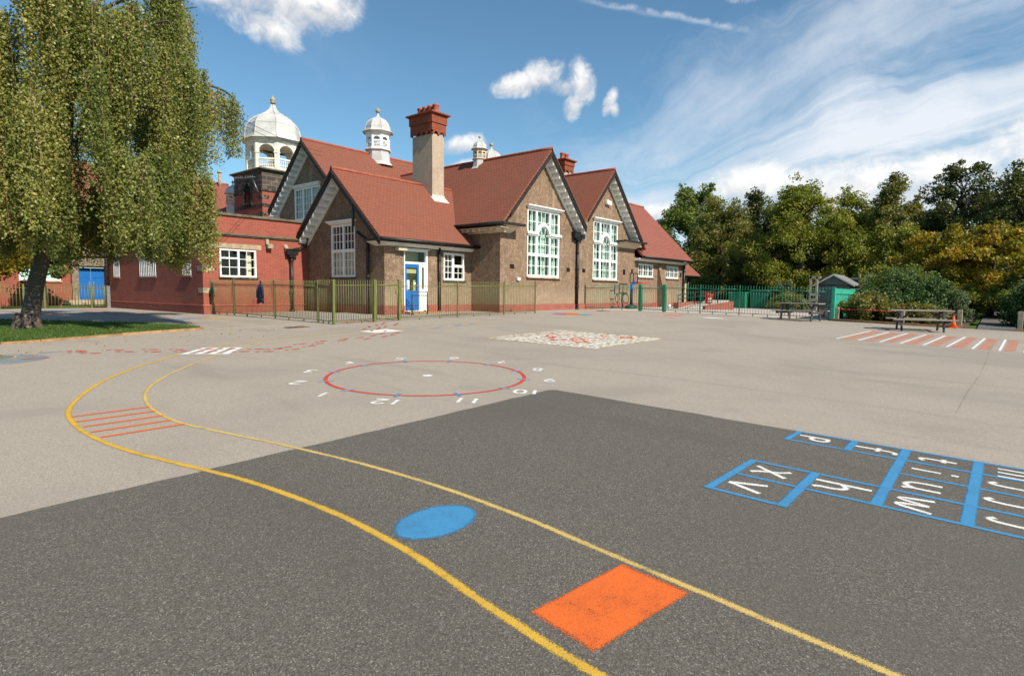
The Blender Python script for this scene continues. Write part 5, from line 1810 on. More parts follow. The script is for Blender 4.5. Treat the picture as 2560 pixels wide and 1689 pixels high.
s_.box(tx0 - .012, tx0 + .02, ty0 - .012, ty0 + .5, 6.2, 6.42).box(tx0 + .021, tx0 + .42, ty0 - .012, ty0 + .02, 6.2, 6.42)
s_.box(tx0 - .012, tx0 + .02, ty0 - .012, ty0 + .5, 5.2, 5.42).box(tx0 + .021, tx0 + .5, ty0 - .012, ty0 + .02, 5.2, 5.42)
s_.build('stone_band', M['darkstone'], tw)
ar = MB()
po_ = [(nc + (nr_ + .17) * math.cos(R(a)), 6.85 + (nr_ + .17) * math.sin(R(a))) for a in range(0, 181, 15)]
pi_ = [(nc + nr_ * math.cos(R(a)), 6.85 + nr_ * math.sin(R(a))) for a in range(0, 181, 15)]
for i in range(len(po_) - 1):
    ar.prism(mpt, [pi_[i], po_[i], po_[i + 1], pi_[i + 1]], -.05, .07)
for sg in (-1, 1):
    for q in range(4):
        w_ = .17 + (.05 if q % 2 else 0)
        a, c = sorted((nc + sg * nr_, nc + sg * (nr_ + w_)))
        ar.pbox(mpt, a, c, 6.05 + q * .2, 6.05 + q * .2 + .195, -.05, .03)
ar.pbox(mpt, nc - nr_ - .2, nc + nr_ + .2, 5.93, 6.05, -.05, .12)
ar.build('arch_surround', M['darkstone'], tw)
# belfry
bx_, by_, ap = 19.45, 35.75, 1.50
rad = ap / math.cos(R(22.5))
bf = MB()
bal = MB()
zb, zsp, zt = 8.0, 9.13, 9.68
bf.lathe((bx_, by_, 0), [(rad + .06, zb), (rad + .06, zb + .12), (rad, zb + .14), (rad, zb + .16)], 8, False, R(22.5))
bf.lathe((bx_, by_, 0), [(rad, zt), (rad, zt + .02), (rad + .05, zt + .05), (rad + .05, zt + .18), (rad + .2, zt + .26), (rad + .2, zt + .28)], 8, False, R(22.5))
for i in range(8):
    a0, a1 = R(22.5 + 45 * i), R(67.5 + 45 * i)
    p0 = Vector((bx_ + rad * math.cos(a0), by_ + rad * math.sin(a0), 0))
    p1 = Vector((bx_ + rad * math.cos(a1), by_ + rad * math.sin(a1), 0))
    n = ((p0 + p1) / 2 - Vector((bx_, by_, 0))).normalized()
    L = (p1 - p0).length
    td = (p1 - p0).normalized()
    mpo = lambda u, w, d, p0=p0, td=td, n=n: tuple(p0 + td * u + n * d + Vector((0, 0, w)))
    pw = .15
    bf.pbox(mpo, 0, pw, zb + .16, zt, -.20, .03)
    bf.pbox(mpo, L - pw, L, zb + .16, zt, -.20, .03)
    bf.pbox(mpo, -.03, pw + .03, zsp - .06, zsp, -.22, .06)
    bf.pbox(mpo, L - pw - .03, L + .03, zsp - .06, zsp, -.22, .06)
    r_ = L / 2 - pw
    arc = [(L / 2 + r_ * math.cos(R(q)), zsp + r_ * math.sin(R(q))) for q in range(0, 181, 15)]
    for (a, bq) in zip(arc, arc[1:]):
        bf.prism(mpo, [a, (a[0], zt), (bq[0], zt), bq], -.18, .0)
    bal.pbox(mpo, pw, L - pw, zb + .70, zb + .79, -.12, .0)
    bal.pbox(mpo, pw, L - pw, zb + .16, zb + .24, -.12, .0)
    for q in range(8):
        u = pw + (q + .5) * (L - 2 * pw) / 8
        c_ = mpo(u, 0, -.06)
        bal.lathe((c_[0], c_[1], zb + .24), [(.03, 0), (.045, .12), (.02, .26), (.035, .38), (.03, .46)], 6)
bf.build('belfry', M['oldwhite'], tw)
bal.build('balustrade', M['oldwhite'], tw, uv=False)
dm2 = MB()
zt2 = zt + .28
k_ = 1 / math.cos(R(22.5))
prof = [(1.80, 0), (1.78, .04), (1.62, .12), (1.54, .30), (1.50, .62), (1.42, .98), (1.24, 1.30), (.95, 1.54), (.66, 1.70), (.40, 1.88), (.22, 2.08), (.13, 2.26), (.11, 2.36)]
dm2.lathe((bx_, by_, zt2), [(r_ * k_, h_) for r_, h_ in prof], 8, False, R(22.5))
for i in range(8):
    a = R(22.5 + 45 * i)
    dm2.tube([(bx_ + r_ * k_ * math.cos(a), by_ + r_ * k_ * math.sin(a), zt2 + h_) for r_, h_ in prof[2:]], .03, 5)
    b0, b1 = a, a + R(45)
    for rr_, hh_ in ((1.425, .98),):
        dm2.tube([(bx_ + rr_ * k_ * math.cos(b0), by_ + rr_ * k_ * math.sin(b0), zt2 + hh_), (bx_ + rr_ * k_ * math.cos(b1), by_ + rr_ * k_ * math.sin(b1), zt2 + hh_)], .012, 4)
dm2.build('dome', M['lead'], tw)
MB().lathe((bx_, by_, zt2), [(.10, 2.30), (.09, 2.44), (.16, 2.47), (.17, 2.50), (.09, 2.54), (.15, 2.60), (.16, 2.70), (.10, 2.80), (.05, 2.86), (.03, 2.92)], 10).build('finial', M['stone'], tw, uv=False)
MB().box(bx_ - .7, bx_ + .7, by_ - .04, by_ + .04, zsp + .2, zsp + .32).tube([(bx_, by_, zsp + .2), (bx_, by_, zsp - .1)], .05, 6).lathe((bx_, by_, zsp - .62), [(.34, 0), (.27, .1), (.2, .3), (.14, .5), (.05, .55)], 12).build('bell', M['darkstone'], tw, uv=False)
# television aerial fixed to the tower
t = MB()
t.tube([(17.55, 34.15, 6.55), (17.40, 34.55, 7.42)], .022, 6)
t.tube([(17.40, 34.2, 7.42), (17.40, 36.9, 7.62)], .018, 6)
for q in range(11):
    y = 34.5 + q * .22
    if q in (5,):
        continue
    z = 7.42 + (y - 34.2) * .074
    t.tube([(17.40, y, z - .13 - .01 * (q % 3)), (17.40, y, z + .13)], .009, 4)
tag(t.build('tv_aerial', M['metal'], uv=False), 'grey television aerial fixed across the tower above its arched niche', 'aerial')

# ---------------------------------------------------------------- right wing
wg = thing('side_wing', 'lower brown wing on the right with two small white windows', 'school building', (33, 15.75, 0), world=True)
wy = 15.752
mpw = fy(wy)
wx0, wx1 = 29.56, 36.15
A1, A2 = (30.05, 31.92, 1.72, 2.46), (33.6, 35.41, 1.72, 2.46)
wall_mb(mpw, rect(wx0, wx1, .24, 2.80), [rect(*A1), rect(*A2)]).build('front_wall', M['render'], wg, fixn=False)
plain_wall(wg, [(wx1, wy, -.2), (wx1, 22.3, -.2), (wx1, 22.3, 2.8), (wx1, 19.0, 6.3), (wx1, wy, 2.8)], 'render', 'end_wall')
plain_wall(wg, [(wx0 + .02, 21.9, -.2), (wx1, 21.9, -.2), (wx1, 21.9, 3), (wx0 + .02, 21.9, 3)], 'stonewall', 'rear_wall')
MB().box(wx0, wx1 + .03, wy - .04, wy + .1, -.4, .245).build('plinth', M['plinth'], wg)
wr, wz, wsl = 18.85, 6.55, 1.025
rf = MB()
ey = 15.22
rf.slab([(wx0 + .1, ey, wz - wsl * (wr - ey)), (36.45, ey, wz - wsl * (wr - ey)), (36.45, wr, wz), (wx0 + .1, wr, wz)], .10)
rf.slab([(wx0 + .1, wr, wz), (36.45, wr, wz), (36.45, 22.5, wz - wsl * (22.5 - wr)), (wx0 + .1, 22.5, wz - wsl * (22.5 - wr))], .10)
wroof = rf.build('roof', M['tile2'], wg)
ridge(wroof, (wx0 + .1, wr, wz), (36.45, wr, wz))
gutter(wg, [(wx0 + .05, ey - .04, 2.80), (36.47, ey - .04, 2.80)], .06)
MB().box(wx0 + .02, wx1 + .2, wy - .14, wy - .002, 2.60, 2.68).box(wx0 + .02, wx1 + .25, wy - .30, wy - .002, 2.68, 2.74).build('frieze', M['white'], wg)
for (a, c, z0, z1), lb in ((A1, 'small white window nearer the gable'), (A2, 'small white window nearer the drainpipe')):
    third = (c - a) / 3
    window(wg, mpw, a, c, z0, z1, [(a + third, .09, z0, z1), (a + 2 * third, .09, z0, z1)], [], [(a + .07 + i * third, a + third * (i + 1) - .05, z0 + .07, z1 - .07, 2, 2) for i in range(3)], .075,
           sill=(.06, .06, .08), sillmat='stone', curtains=[(a + .1, a + .5, z0, z1, 'curtain', -.3), (a + .8, a + 1.2, z0, z1, 'curtain', -.3), (c - .5, c - .1, z0, z1, 'curtain', -.3)], label=lb)
MB().hexa([(32.45, wy - .55, -.3), (33.35, wy - .55, -.3), (33.35, wy, -.3), (32.45, wy, -.3), (32.45, wy - .50, .5), (33.35, wy - .50, .5), (33.35, wy, .5), (32.45, wy, .5)]).hexa(
    [(32.45, wy - .50, .5), (33.35, wy - .50, .5), (33.35, wy, .5), (32.45, wy, .5), (32.45, wy - .05, 2.5), (32.75, wy - .05, 2.5), (32.75, wy, 2.5), (32.45, wy, 2.5)]).build('buttress', M['render'], wg)
pipe(wg, 36.05, wy - .09, -.05, 2.72, .07, None, (2.2, 1.1))
v = MB()
v.pbox(mpw, 35.62, 35.8, 1.85, 2.12, 0, .02)
v.pbox(mpw, 35.64, 35.78, 1.88, 2.09, .02, .03)
v.build('air_vent', M['black'], wg)
ex_ = thing('rear_extension', 'small cream walled extension with low red roof at the far right end', 'school building', (39, 17.5, 0), world=True)
mpe = fy(17.5)
plain_wall(ex_, [(36.4, 17.5, -.2), (40.9, 17.5, -.2), (40.9, 17.5, 2.1), (36.4, 17.5, 2.1)], 'cream', 'front_wall')
plain_wall(ex_, [(40.9, 17.5, -.2), (40.9, 22, -.2), (40.9, 22, 2.1), (40.9, 19.7, 4.4), (40.9, 17.5, 2.1)], 'cream', 'end_wall')
rf = MB()
rf.slab([(36.5, 17.05, 2.06), (42.3, 17.05, 2.06), (42.3, 19.7, 4.45), (36.5, 19.7, 4.45)], .09)
rf.slab([(36.5, 19.7, 4.45), (42.3, 19.7, 4.45), (42.3, 22.2, 2.2), (36.5, 22.2, 2.2)], .09)
rf.build('roof', M['tile2'], ex_)
gutter(ex_, [(36.5, 17.0, 2.02), (42.3, 17.0, 2.02)], .06)
MB().pbox(mpe, 37.2, 38.1, 0, 1.9, 0, .03).pbox(mpe, 37.15, 38.15, 1.9, 1.97, 0, .05).build('door', M['white'], ex_)
pipe(ex_, 40.8, 17.4, -.1, 2.0, .06, None, (1.1,))

# ---------------------------------------------------------------- far brick school building at the left
fs = thing('brick_schoolhouse', 'far red brick building behind the birch with blue double doors and stone porch', 'school building', (6, 40, 0), world=True)
fyy = 40.0
mpf = fy(fyy)
FW = [(7.35, 9.15, 1.2, 2.35)]
FD = (9.92, 11.22, .15, 1.98)
wall_mb(mpf, rect(4.5, 20.5, -.3, 4.6), [rect(*w) for w in FW] + [rect(*FD)]).build('front_wall', M['brick'], fs, fixn=False)
plain_wall(fs, [(20.5, 40, -.3), (20.5, 50, -.3), (20.5, 50, 4.6), (20.5, 45, 8.4), (20.5, 40, 4.6)], 'brick', 'end_wall')
rf = MB()
rf.slab([(4.2, 39.6, 4.45), (20.8, 39.6, 4.45), (20.8, 45, 8.6), (4.2, 45, 8.6)], .1)
rf.slab([(4.2, 45, 8.6), (20.8, 45, 8.6), (20.8, 50.4, 4.45), (4.2, 50.4, 4.45)], .1)
plain_wall(fs, [(4.5, 40, -.3), (4.5, 50, -.3), (4.5, 50, 4.6), (4.5, 45, 8.4), (4.5, 40, 4.6)], 'brick', 'end_wall')
froof = rf.build('roof', M['tile2'], fs)
ridge(froof, (4.2, 45, 8.6), (20.8, 45, 8.6), .09)
MB().tube([(20.0, 44.6, 8.0), (20.0, 44.6, 9.3)], .11, 8).tube([(20.0, 44.6, 9.3), (20.0, 44.6, 9.42)], .16, 8).build('vent_pipe', M['stone'], froof, uv=False)
cupola(froof, 18.75, 39.9, 4.4, .58, 6.3, True)
gutter(fs, [(4.2, 39.55, 4.42), (20.8, 39.55, 4.42)], .07)
pr = MB()
pr.pbox(mpf, 9.60, 9.92, .1, 2.05, 0, .25)
pr.pbox(mpf, 11.22, 11.95, .1, 2.05, 0, .25)
pr.pbox(mpf, 9.5, 12.05, 2.05, 2.62, 0, .30)
pr.pbox(mpf, 9.4, 12.2, 2.62, 2.75, 0, .45)
pr.prism(mpf, [(9.5, 2.75), (12.1, 2.75), (10.8, 3.4)], 0, .3)
pr.build('porch', M['porchstone'], fs)
MB().pbox(mpf, 9.2, 12, -.1, .15, .0, 1.2).pbox(mpf, 9.2, 12, -.1, .02, 1.2, 1.5).build('steps', M['stone'], fs)
for sg, a, c in ((-1, 9.94, 10.56), (1, 10.58, 11.20)):
    dd = MB()
    dd.pbox(mpf, a, c, .16, 1.95, -.10, -.05)
    for q in range(3):
        dd.pbox(mpf, a + .08, c - .08, .28 + q * .56, .74 + q * .56, -.05, -.035)
    dob = dd.build('door', M['bluedoor'], fs)
    MB().pbox(mpf, (c - .12) if sg < 0 else a + .06, (c - .06) if sg < 0 else a + .12, .7, 1.2, -.035, -.02).build('handle', M['metal'], dob)
for a, c, z0, z1 in FW:
    window(fs, mpf, a, c, z0, z1, [((a + c) / 2, .09, z0, z1)], [(z0 + .62 * (z1 - z0), .08, a, c)], [(a + .1, (a + c) / 2 - .05, z0 + .1, z0 + .6 * (z1 - z0), 2, 1), ((a + c) / 2 + .05, c - .1, z0 + .1, z0 + .6 * (z1 - z0), 2, 1)], .10, sill=(.06, .08, .06), sillmat='stone')

# ================================================================== FENCES
def fence_run(fn, P, Q, h, material, posts=(), pw=.05, gap=.082, bar=.008, first=True, gate=None, bottom=.09, top=.16, ball=False, feet=True):
    """panels of round bars between P and Q (x,y); parts: panel, each post"""
    dx, dy = Q[0] - P[0], Q[1] - P[1]
    L = math.hypot(dx, dy)
    cuts = sorted(set([0.0, 1.0] + [p for p in posts]))
    at = lambda k: (P[0] + dx * k, P[1] + dy * k)
    for k0, k1 in zip(cuts, cuts[1:]):
        a, b = at(k0), at(k1)
        l = L * (k1 - k0)
        isg = gate is not None and abs(k0 - gate) < 1e-6
        za, zb = G(*a), G(*b)
        m = MB()
        n = max(2, int(l / gap))
        g0 = .07 if isg else 0.0
        for i in range(1, n):
            f = i / n
            if isg and (f < .06 or f > .94):
                continue
            x, y, z = a[0] + (b[0] - a[0]) * f, a[1] + (b[1] - a[1]) * f, za + (zb - za) * f
            m.tube([(x, y, z + bottom - .01), (x, y, z + h)], bar, 5)
            if ball:
                m.lathe((x, y, z + h), [(.006, 0), (.024, .015), (.028, .03), (.02, .048), (.004, .055)], 6)
        a2, b2 = lerp2(a, b, g0 / max(l, .1)), lerp2(a, b, 1 - g0 / max(l, .1))
        for zz, r_ in ((bottom, .014), (h - top, .014)):
            rr = r_ * (1.6 if isg else 1)
            m.tube([(a2[0], a2[1], za + zz), (b2[0], b2[1], zb + zz)], rr, 6)
        if isg:
            for q in (a2, b2):
                m.tube([(q[0], q[1], G(*q) + bottom), (q[0], q[1], G(*q) + h - .02)], .025, 6)
            hx = lerp2(a, b, .86)
            m.tube([(hx[0], hx[1], za + h - .25), (hx[0], hx[1], za + h - .42), (b2[0], b2[1], za + h - .42)], .014, 6)
        elif feet:
            for f in (.33, .68):
                q = lerp2(a, b, f)
                m.tube([(q[0], q[1], G(*q) - .02), (q[0], q[1], G(*q) + bottom)], .022, 6)
        o = m.build('gate' if isg else 'panel', M[material], fn, uv=False)
    for i, k in enumerate(cuts):
        if i == 0 and not first:
            continue
        x, y = at(k)
        w = pw
        if gate is not None and (abs(k - gate) < 1e-6 or (gate in cuts and k == cuts[cuts.index(gate) + 1])):
            w = pw * 1.5
        z = G(x, y)
        pm = MB().box(x - w / 2, x + w / 2, y - w / 2, y + w / 2, z - .1, z + h + .015)
        pm.build('post', M[material], fn, uv=False, bevel=.006)


of = thing('olive_fence', 'olive green metal railings in front of the brick window and the blue door', 'fence', (9.8, 14.88, G(9.8, 14.88)), world=True)
of['label'] = 'olive green metal railings in front of the brick window and the blue door'
fence_run(of, (9.62, 22.4), (9.80, 15.66), 1.26, 'olive', [0.25, .645], .045)
fence_run(of, (9.80, 15.66), (9.82, 14.88), 1.29, 'olive', [], .07, first=False)
fence_run(of, (9.82, 14.88), (12.21, 14.84), 1.29, 'olive', [.60], .06, first=False, gate=.60)
fence_run(of, (12.21, 14.84), (18.75, 14.36), 1.25, 'olive', [.376, .73], .045, first=False)
gf = thing('green_fence', 'bright green metal railings with a gate, right of the tall windows', 'fence', (24.5, 12, 0), world=True)
fence_run(gf, (24.55, 15.7), (24.52, 12.71), 1.20, 'green', [], .05, gap=.105)
fence_run(gf, (24.52, 12.71), (24.55, 11.55), 1.20, 'green', [], .085, gap=.105, gate=0.0, first=True)
fence_run(gf, (24.55, 11.55), (24.55, 4.95), 1.22, 'green', [.25, .5, .75], .04, gap=.105, first=False)
lf = thing('far_railings', 'olive green railings with ball tops behind the birch by the far brick school', 'fence', (6, 32.5, -.1), world=True)
fence_run(lf, (-4, 31.6), (8.62, 32.75), 1.06, 'olive', [.2, .4, .6, .8, .858], .07, gap=.125, bar=.014, ball=True)
fence_run(lf, (8.62, 32.75), (9.22, 32.7), 1.06, 'olive', [], .07, gap=.11, bar=.012, ball=True, gate=0.0, first=False)
# teal board fence beside the shed
bf_ = thing('board_fence', 'bright teal close boarded fence in front of the shed', 'fence', (24.6, 4.3, -.15), world=True)
m = MB()
x = 24.62
i = 0
while x < 34.6:
    yb0 = 4.78 - .012 * (x - 24.6)
    m.box(x, x + .128, yb0, yb0 + .025, -.16, 1.04 + random.uniform(-.012, .012) - .004 * (i // 14))
    x += .132
    i += 1
m.build('boards', M['teal'], bf_)
MB().hexa([(24.62, 4.745, .84), (34.6, 4.625, .80), (34.6, 4.657, .80), (24.62, 4.777, .84), (24.62, 4.745, .93), (34.6, 4.625, .89), (34.6, 4.657, .89), (24.62, 4.777, .93)]).build('rail', M['teal'], bf_)
MB().box(24.48, 24.60, 4.74, 4.86, -.18, 1.08).build('post', M['teal'], bf_, bevel=.01)

# coats hung on the olive railings
def coat(name, label, x, y, z, h, w, mt):
    m = MB()
    n = 16
    prof = [(.03, 0), (.06, -.03), (.07, -.09), (.05, -.14), (.13, -.22), (.17, -.36), (.20, -.55), (.235, -.80), (.25, -1.0), (.22, -1.0)]
    rows_ = []
    for r_, zz in prof:
        row = []
        for k in range(n):
            t = 2 * math.pi * k / n
            fold = 1 + .14 * math.sin(3 * t + zz * 5) * min(1, -zz * 2)
            row.append((x + r_ * fold * .35 * math.cos(t) * h - .03, y + r_ * fold * math.sin(t) * h * w, z + zz * h + .04 * math.sin(t * 2) * h * (1 if zz < -.9 else 0)))
        rows_.append(row)
    vs = [p for r_ in rows_ for p in r_]
    fs = [(i * n + k, i * n + (k + 1) % n, (i + 1) * n + (k + 1) % n, (i + 1) * n + k) for i in range(len(prof) - 1) for k in range(n)]
    m.add(vs, fs, True)
    for sg in (-1, 1):
        m.tube([(x - .04, y + sg * .12 * h * w, z - .24 * h), (x - .05, y + sg * .21 * h * w, z - .45 * h), (x - .06, y + sg * .22 * h * w, z - .75 * h)], [.05 * h, .05 * h, .035 * h], 8)
    return tag(m.build(name, M[mt], uv=False), label, 'coat')


coat('coat', 'navy blue coat hanging on the olive railings', 9.66, 18.75, 1.10, .74, 1.15, 'navy')
coat('coat', 'dark green coat hanging on the olive railings near the brick corner', 9.60, 22.15, 1.06, .52, .9, 'gcloth')

# ================================================================== YARD OBJECTS
hp = thing('basketball_stand', 'toy basketball stand with red hoop and dark frame behind the green railings', 'basketball hoop', (28.2, 15.15, 0))
MB().lathe((0, 0, 0), [(.42, 0), (.45, .03), (.42, .09), (.30, .16), (.12, .20)], 14, True, 0, 1, .7).build('base', M['dkgreen'], hp, uv=False)
MB().tube([(0, 0, .15), (0, 0, .80), (.02, 0, 1.10)], [.085, .07, .065], 10).build('pole', M['dkgreen'], hp, uv=False)
MB().tube([(0, 0, .86), (.03, 0, 1.28)], .085, 10).build('sleeve', M['bluevinyl'], hp, uv=False)
bb = MB()
for a, c in (((-.28, 1.36), (.55, 1.36)), ((-.28, 1.84), (.55, 1.84)), ((-.28, 1.36), (-.28, 1.84)), ((.55, 1.36), (.55, 1.84)), ((.1, 1.36), (.1, 1.84))):
    bb.tube([(a[0], -.05, a[1]), (c[0], -.05, c[1])], .028, 6)
bb.build('backboard', M['char'], hp, uv=False)
MB().tube([(.40 + .34 * math.cos(k * .35), -.36 + .30 * math.sin(k * .35), 1.33) for k in range(19)], .03, 8).build('hoop', M['red'], hp, uv=False)
MB().hexa([(.0, -.12, 1.28), (.22, -.12, 1.28), (.22, -.02, 1.28), (.0, -.02, 1.28), (.06, -.1, 1.46), (.16, -.1, 1.46), (.16, -.03, 1.46), (.06, -.03, 1.46)]).build('bracket', M['bluevinyl'], hp)
bk2 = thing('bicycle_stand', 'dark green frame and coiled tube leaning by the wall under the second tall window', 'stand', (27.1, 15.45, 0))
m = MB()
m.tube([(-.15, 0, 1.18), (-.15, 0, .75), (.3, 0, .75), (.3, 0, 1.18), (-.15, 0, 1.18)], .025, 6)
m.tube([(.05, 0, .75), (.12, -.05, .5), (-.02, -.1, .3), (.1, -.1, .02)], .02, 6)
m.tube([(.05 + .2 * math.cos(k * .5), -.05, .52 + .22 * math.sin(k * .5)) for k in range(14)], .018, 6)
m.lathe((0, 0, 0), [(.3, 0), (.28, .04), (.05, .07)], 12)
m.build('frame', M['dkgreen'], bk2, uv=False)

rp = thing('ramp', 'pale concrete ramp between low red brick walls at the right wing', 'ramp', (31, 12.5, 0), world=True)
MB().add([(29.3, 12.0, .005), (29.3, 13.15, .005), (36, 13.9, .005), (36, 12.7, .005), (29.3, 12.0, .01), (29.3, 13.15, .01), (36, 13.9, .42), (36, 12.7, .42)], [(4, 5, 6, 7), (0, 4, 7, 3), (1, 2, 6, 5), (2, 3, 7, 6), (0, 1, 5, 4)]).build('slope', M['paving'], rp)
MB().hexa([(29.55, 13.16, -.1), (33.6, 13.62, -.1), (33.6, 13.82, -.1), (29.55, 13.36, -.1), (29.55, 13.16, .30), (33.6, 13.62, .36), (33.6, 13.82, .36), (29.55, 13.36, .30)]).build('side_wall', M['plinth'], rp)
MB().hexa([(29.3, 11.55, -.1), (30.5, 10.55, -.1), (30.7, 10.72, -.1), (29.5, 11.75, -.1), (29.3, 11.55, .18), (30.5, 10.55, .42), (30.7, 10.72, .42), (29.5, 11.75, .18)]).build('side_wall', M['plinth'], rp)
hr = MB()
for pts in ([(29.33, 13.03, 0), (29.33, 13.03, .72), (32.4, 13.4, .86), (33.6, 13.5, .92)], [(29.33, 13.03, .5), (32.4, 13.4, .62), (33.6, 13.5, .68)], [(29.43, 11.88, 0), (29.43, 11.88, .75), (31.5, 12.2, .95), (33.5, 12.5, 1.05)], [(33.6, 13.5, .92), (36.2, 13.7, .95)], [(33.6, 13.5, .66), (36.2, 13.7, .68)]):
    hr.tube(pts, .028, 6)
for x, y, h_ in ((32.4, 13.4, .86), (33.6, 13.5, .92), (34.9, 13.6, .93), (36.2, 13.7, .95), (31.5, 12.2, .95), (33.5, 12.5, 1.05)):
    hr.tube([(x, y, 0), (x, y, h_)], .025, 6)
hr.build('handrail', M['black'], rp, uv=False)
lb_ = thing('litter_bin', 'red litter bin with white labels beside the ramp', 'litter bin', (33.2, 12.9, .1))
MB().lathe((0, 0, 0), [(.24, 0), (.24, .10), (.23, .11)], 16).build('base', M['black'], lb_, uv=False)
MB().lathe((0, 0, .11), [(.25, 0), (.26, .50), (.27, .52), (.27, .58), (.30, .60), (.30, .68), (.22, .74), (.05, .76)], 18).build('body', M['red'], lb_, uv=False)
lbl = MB()
for z0, z1 in ((.42, .55), (.26, .34)):
    for k in range(-2, 2):
        a0, a1 = R(215 + k * 12), R(215 + (k + 1) * 12)
        lbl.add([(.266 * math.cos(a0), .266 * math.sin(a0), z0), (.266 * math.cos(a1), .266 * math.sin(a1), z0), (.269 * math.cos(a1), .269 * math.sin(a1), z1), (.269 * math.cos(a0), .269 * math.sin(a0), z1)], [(0, 1, 2, 3)])
lbl.build('notice', M['paper'], lb_, uv=False)
lb_.scale = (.78, .78, .85)
wb = thing('water_container', 'small white plastic container with dark pipe at the foot of the ramp', 'container', (29.55, 13.62, 0))
MB().lathe((0, 0, 0), [(.09, 0), (.105, .02), (.105, .17), (.09, .19), (.05, .20)], 14).build('body', M['white'], wb, uv=False)
MB().tube([(.1, 0, .12), (.5, -.08, .16)], .02, 6).build('spout', M['black'], wb, uv=False)

# picnic tables
def picnic(name, label, loc, rz, L, dl, w=.52, h=.64):
    t = thing(name, label, 'picnic table', loc, rz)
    top = MB()
    for k in range(5):
        y = -w / 2 + (k + .5) * w / 5
        top.box(-L / 2, L / 2, y - w / 10 + .006, y + w / 10 - .006, h - .035, h)
    top.build('tabletop', M['table'], t, bevel=.004)
    for sg in (-1, 1):
        s_ = MB()
        for k in range(2):
            y = sg * (.50 + k * .105)
            s_.box(-L / 2, L / 2, y - .047, y + .047, .335, .37)
        s_.build('seat', M['table'], t, bevel=.004)
    for sx in (-1, 1):
        x = sx * dl / 2
        MB().box(x - .02, x + .02, -.60, .60, .25, .335).build('seat_bearer', M['tableleg'], t)
        MB().box(x - .022, x + .022, -w / 2 + .02, w / 2 - .02, h - .11, h - .036).build('top_bearer', M['tableleg'], t)
        for sy in (-1, 1):
            q = MB()
            y0, y1 = sy * .36, sy * .19
            x2 = x - sx * .045
            q.hexa([(x2 - .022, y0 - .045, -.03), (x2 + .022, y0 - .045, -.03), (x2 + .022, y0 + .045, -.03), (x2 - .022, y0 + .045, -.03), (x2 - .022, y1 - .045, h - .04), (x2 + .022, y1 - .045, h - .04), (x2 + .022, y1 + .045, h - .04), (x2 - .022, y1 + .045, h - .04)])
            q.build('leg', M['tableleg'], t, bevel=.004)
        q = MB()
        q.tube([(x - sx * .04, 0, .30), (x - sx * .34, 0, h - .05)], .032, 4, smooth=False)
        q.build('brace', M['tableleg'], t)
    return t


picnic('picnic_table', 'grey picnic table near the orange cone and the counting strip', (21.97, 1.88, G(21.97, 1.88)), math.atan2(-1.08, .34), 1.62, 1.17)
picnic('picnic_table', 'grey picnic table standing against the green railings by the shed', (23.62, 5.70, G(23.62, 5.7)), math.atan2(-1.25, -.28), 1.55, 1.22)


def cone(label, x, y, h=.40):
    t = thing('traffic_cone', label, 'traffic cone', (x, y, G(x, y)))
    MB().hexa([(-.13, -.13, 0), (.13, -.13, 0), (.13, .13, 0), (-.13, .13, 0), (-.12, -.12, .03), (.12, -.12, .03), (.12, .12, .03), (-.12, .12, .03)]).build('base', M['orange'], t, bevel=.008)
    MB().lathe((0, 0, .03), [(.095, 0), (.06, h * .45), (.032, h - .06), (.028, h - .03), (.02, h - .03)], 16).build('cone', M['orange'], t, uv=False)


cone('orange traffic cone behind the picnic table by the planting bed', 24.15, 1.16)
cone('orange traffic cone behind the green railings beyond the far table', 26.3, 5.5)

# timber posts with a rail along the planting bed
POSTS = [(24.72, 4.70, .50, 'grey timber post at the teal fence end of the planting bed'), (24.55, 2.62, .52, 'grey timber post behind the nearer picnic table'),
         (24.62, 1.02, .58, 'grey timber post beside the orange cone at the path opening'), (24.84, -.52, .60, 'grey timber post on the far side of the path opening')]
for x, y, h_, lab in POSTS:
    z = G(x, y)
    m = MB().box(x - .07, x + .07, y - .07, y + .07, z - .1, z + h_)
    tag(m.build('timber_post', M['wood'], bevel=.012), lab, 'post', 'timber posts along the planting bed')
m = MB()
for (x0, y0), (x1, y1), za, zb, c in [((24.66, 4.6), (24.6, 2.75), .27, .24, 0), ((24.58, 2.5), (24.6, 1.12), .24, .22, 0)]:
    m.tube([(x0, y0, za), (x1, y1, zb)], .02, 8)
ro = tag(m.build('bed_rail', M['rust'], uv=False), 'thin grey and red rail strung between the timber posts', 'rail')
m = MB()
for k in range(9):
    a, c = k / 9 + .02, k / 9 + .07
    f = lambda t: (24.66 - .06 * t, 4.6 - 1.85 * t, .27 - .03 * t)
    m.tube([f(a), f(c)], .0215, 8)
m.build('red_band', M['red'], ro, uv=False)

# shed
sh = thing('garden_shed', 'small grey green timber shed with pale barge boards behind the teal fence', 'shed', (30.0, 5.88, -.12), world=True)
sx, sy0, sy1 = 30.0, 5.21, 6.56
m = MB()
ap_, ez = 1.71, 1.26
nb_ = 9
for k in range(nb_):
    z0, z1 = -.2 + k * 1.40 / nb_, -.2 + (k + 1) * 1.40 / nb_ + .01
    m.hexa([(sx - .022, sy0, z0), (sx - .022, sy1, z0), (sx + .02, sy1, z0), (sx + .02, sy0, z0), (sx - .008, sy0, z1), (sx - .008, sy1, z1), (sx + .02, sy1, z1), (sx + .02, sy0, z1)])
m.prism(fx(sx), [(sy0, ez), (sy1, ez), ((sy0 + sy1) / 2, ap_ - .03)], -.02, .008)
m.box(sx + .021, 32.0, sy0, sy0 + .03, -.2, ez)
m.box(sx + .021, 32.0, sy1 - .03, sy1, -.2, ez)
m.box(31.97, 32.0, sy0 + .03, sy1 - .03, -.2, ez)
m.build('walls', M['shed'], sh)
m = MB()
ym = (sy0 + sy1) / 2
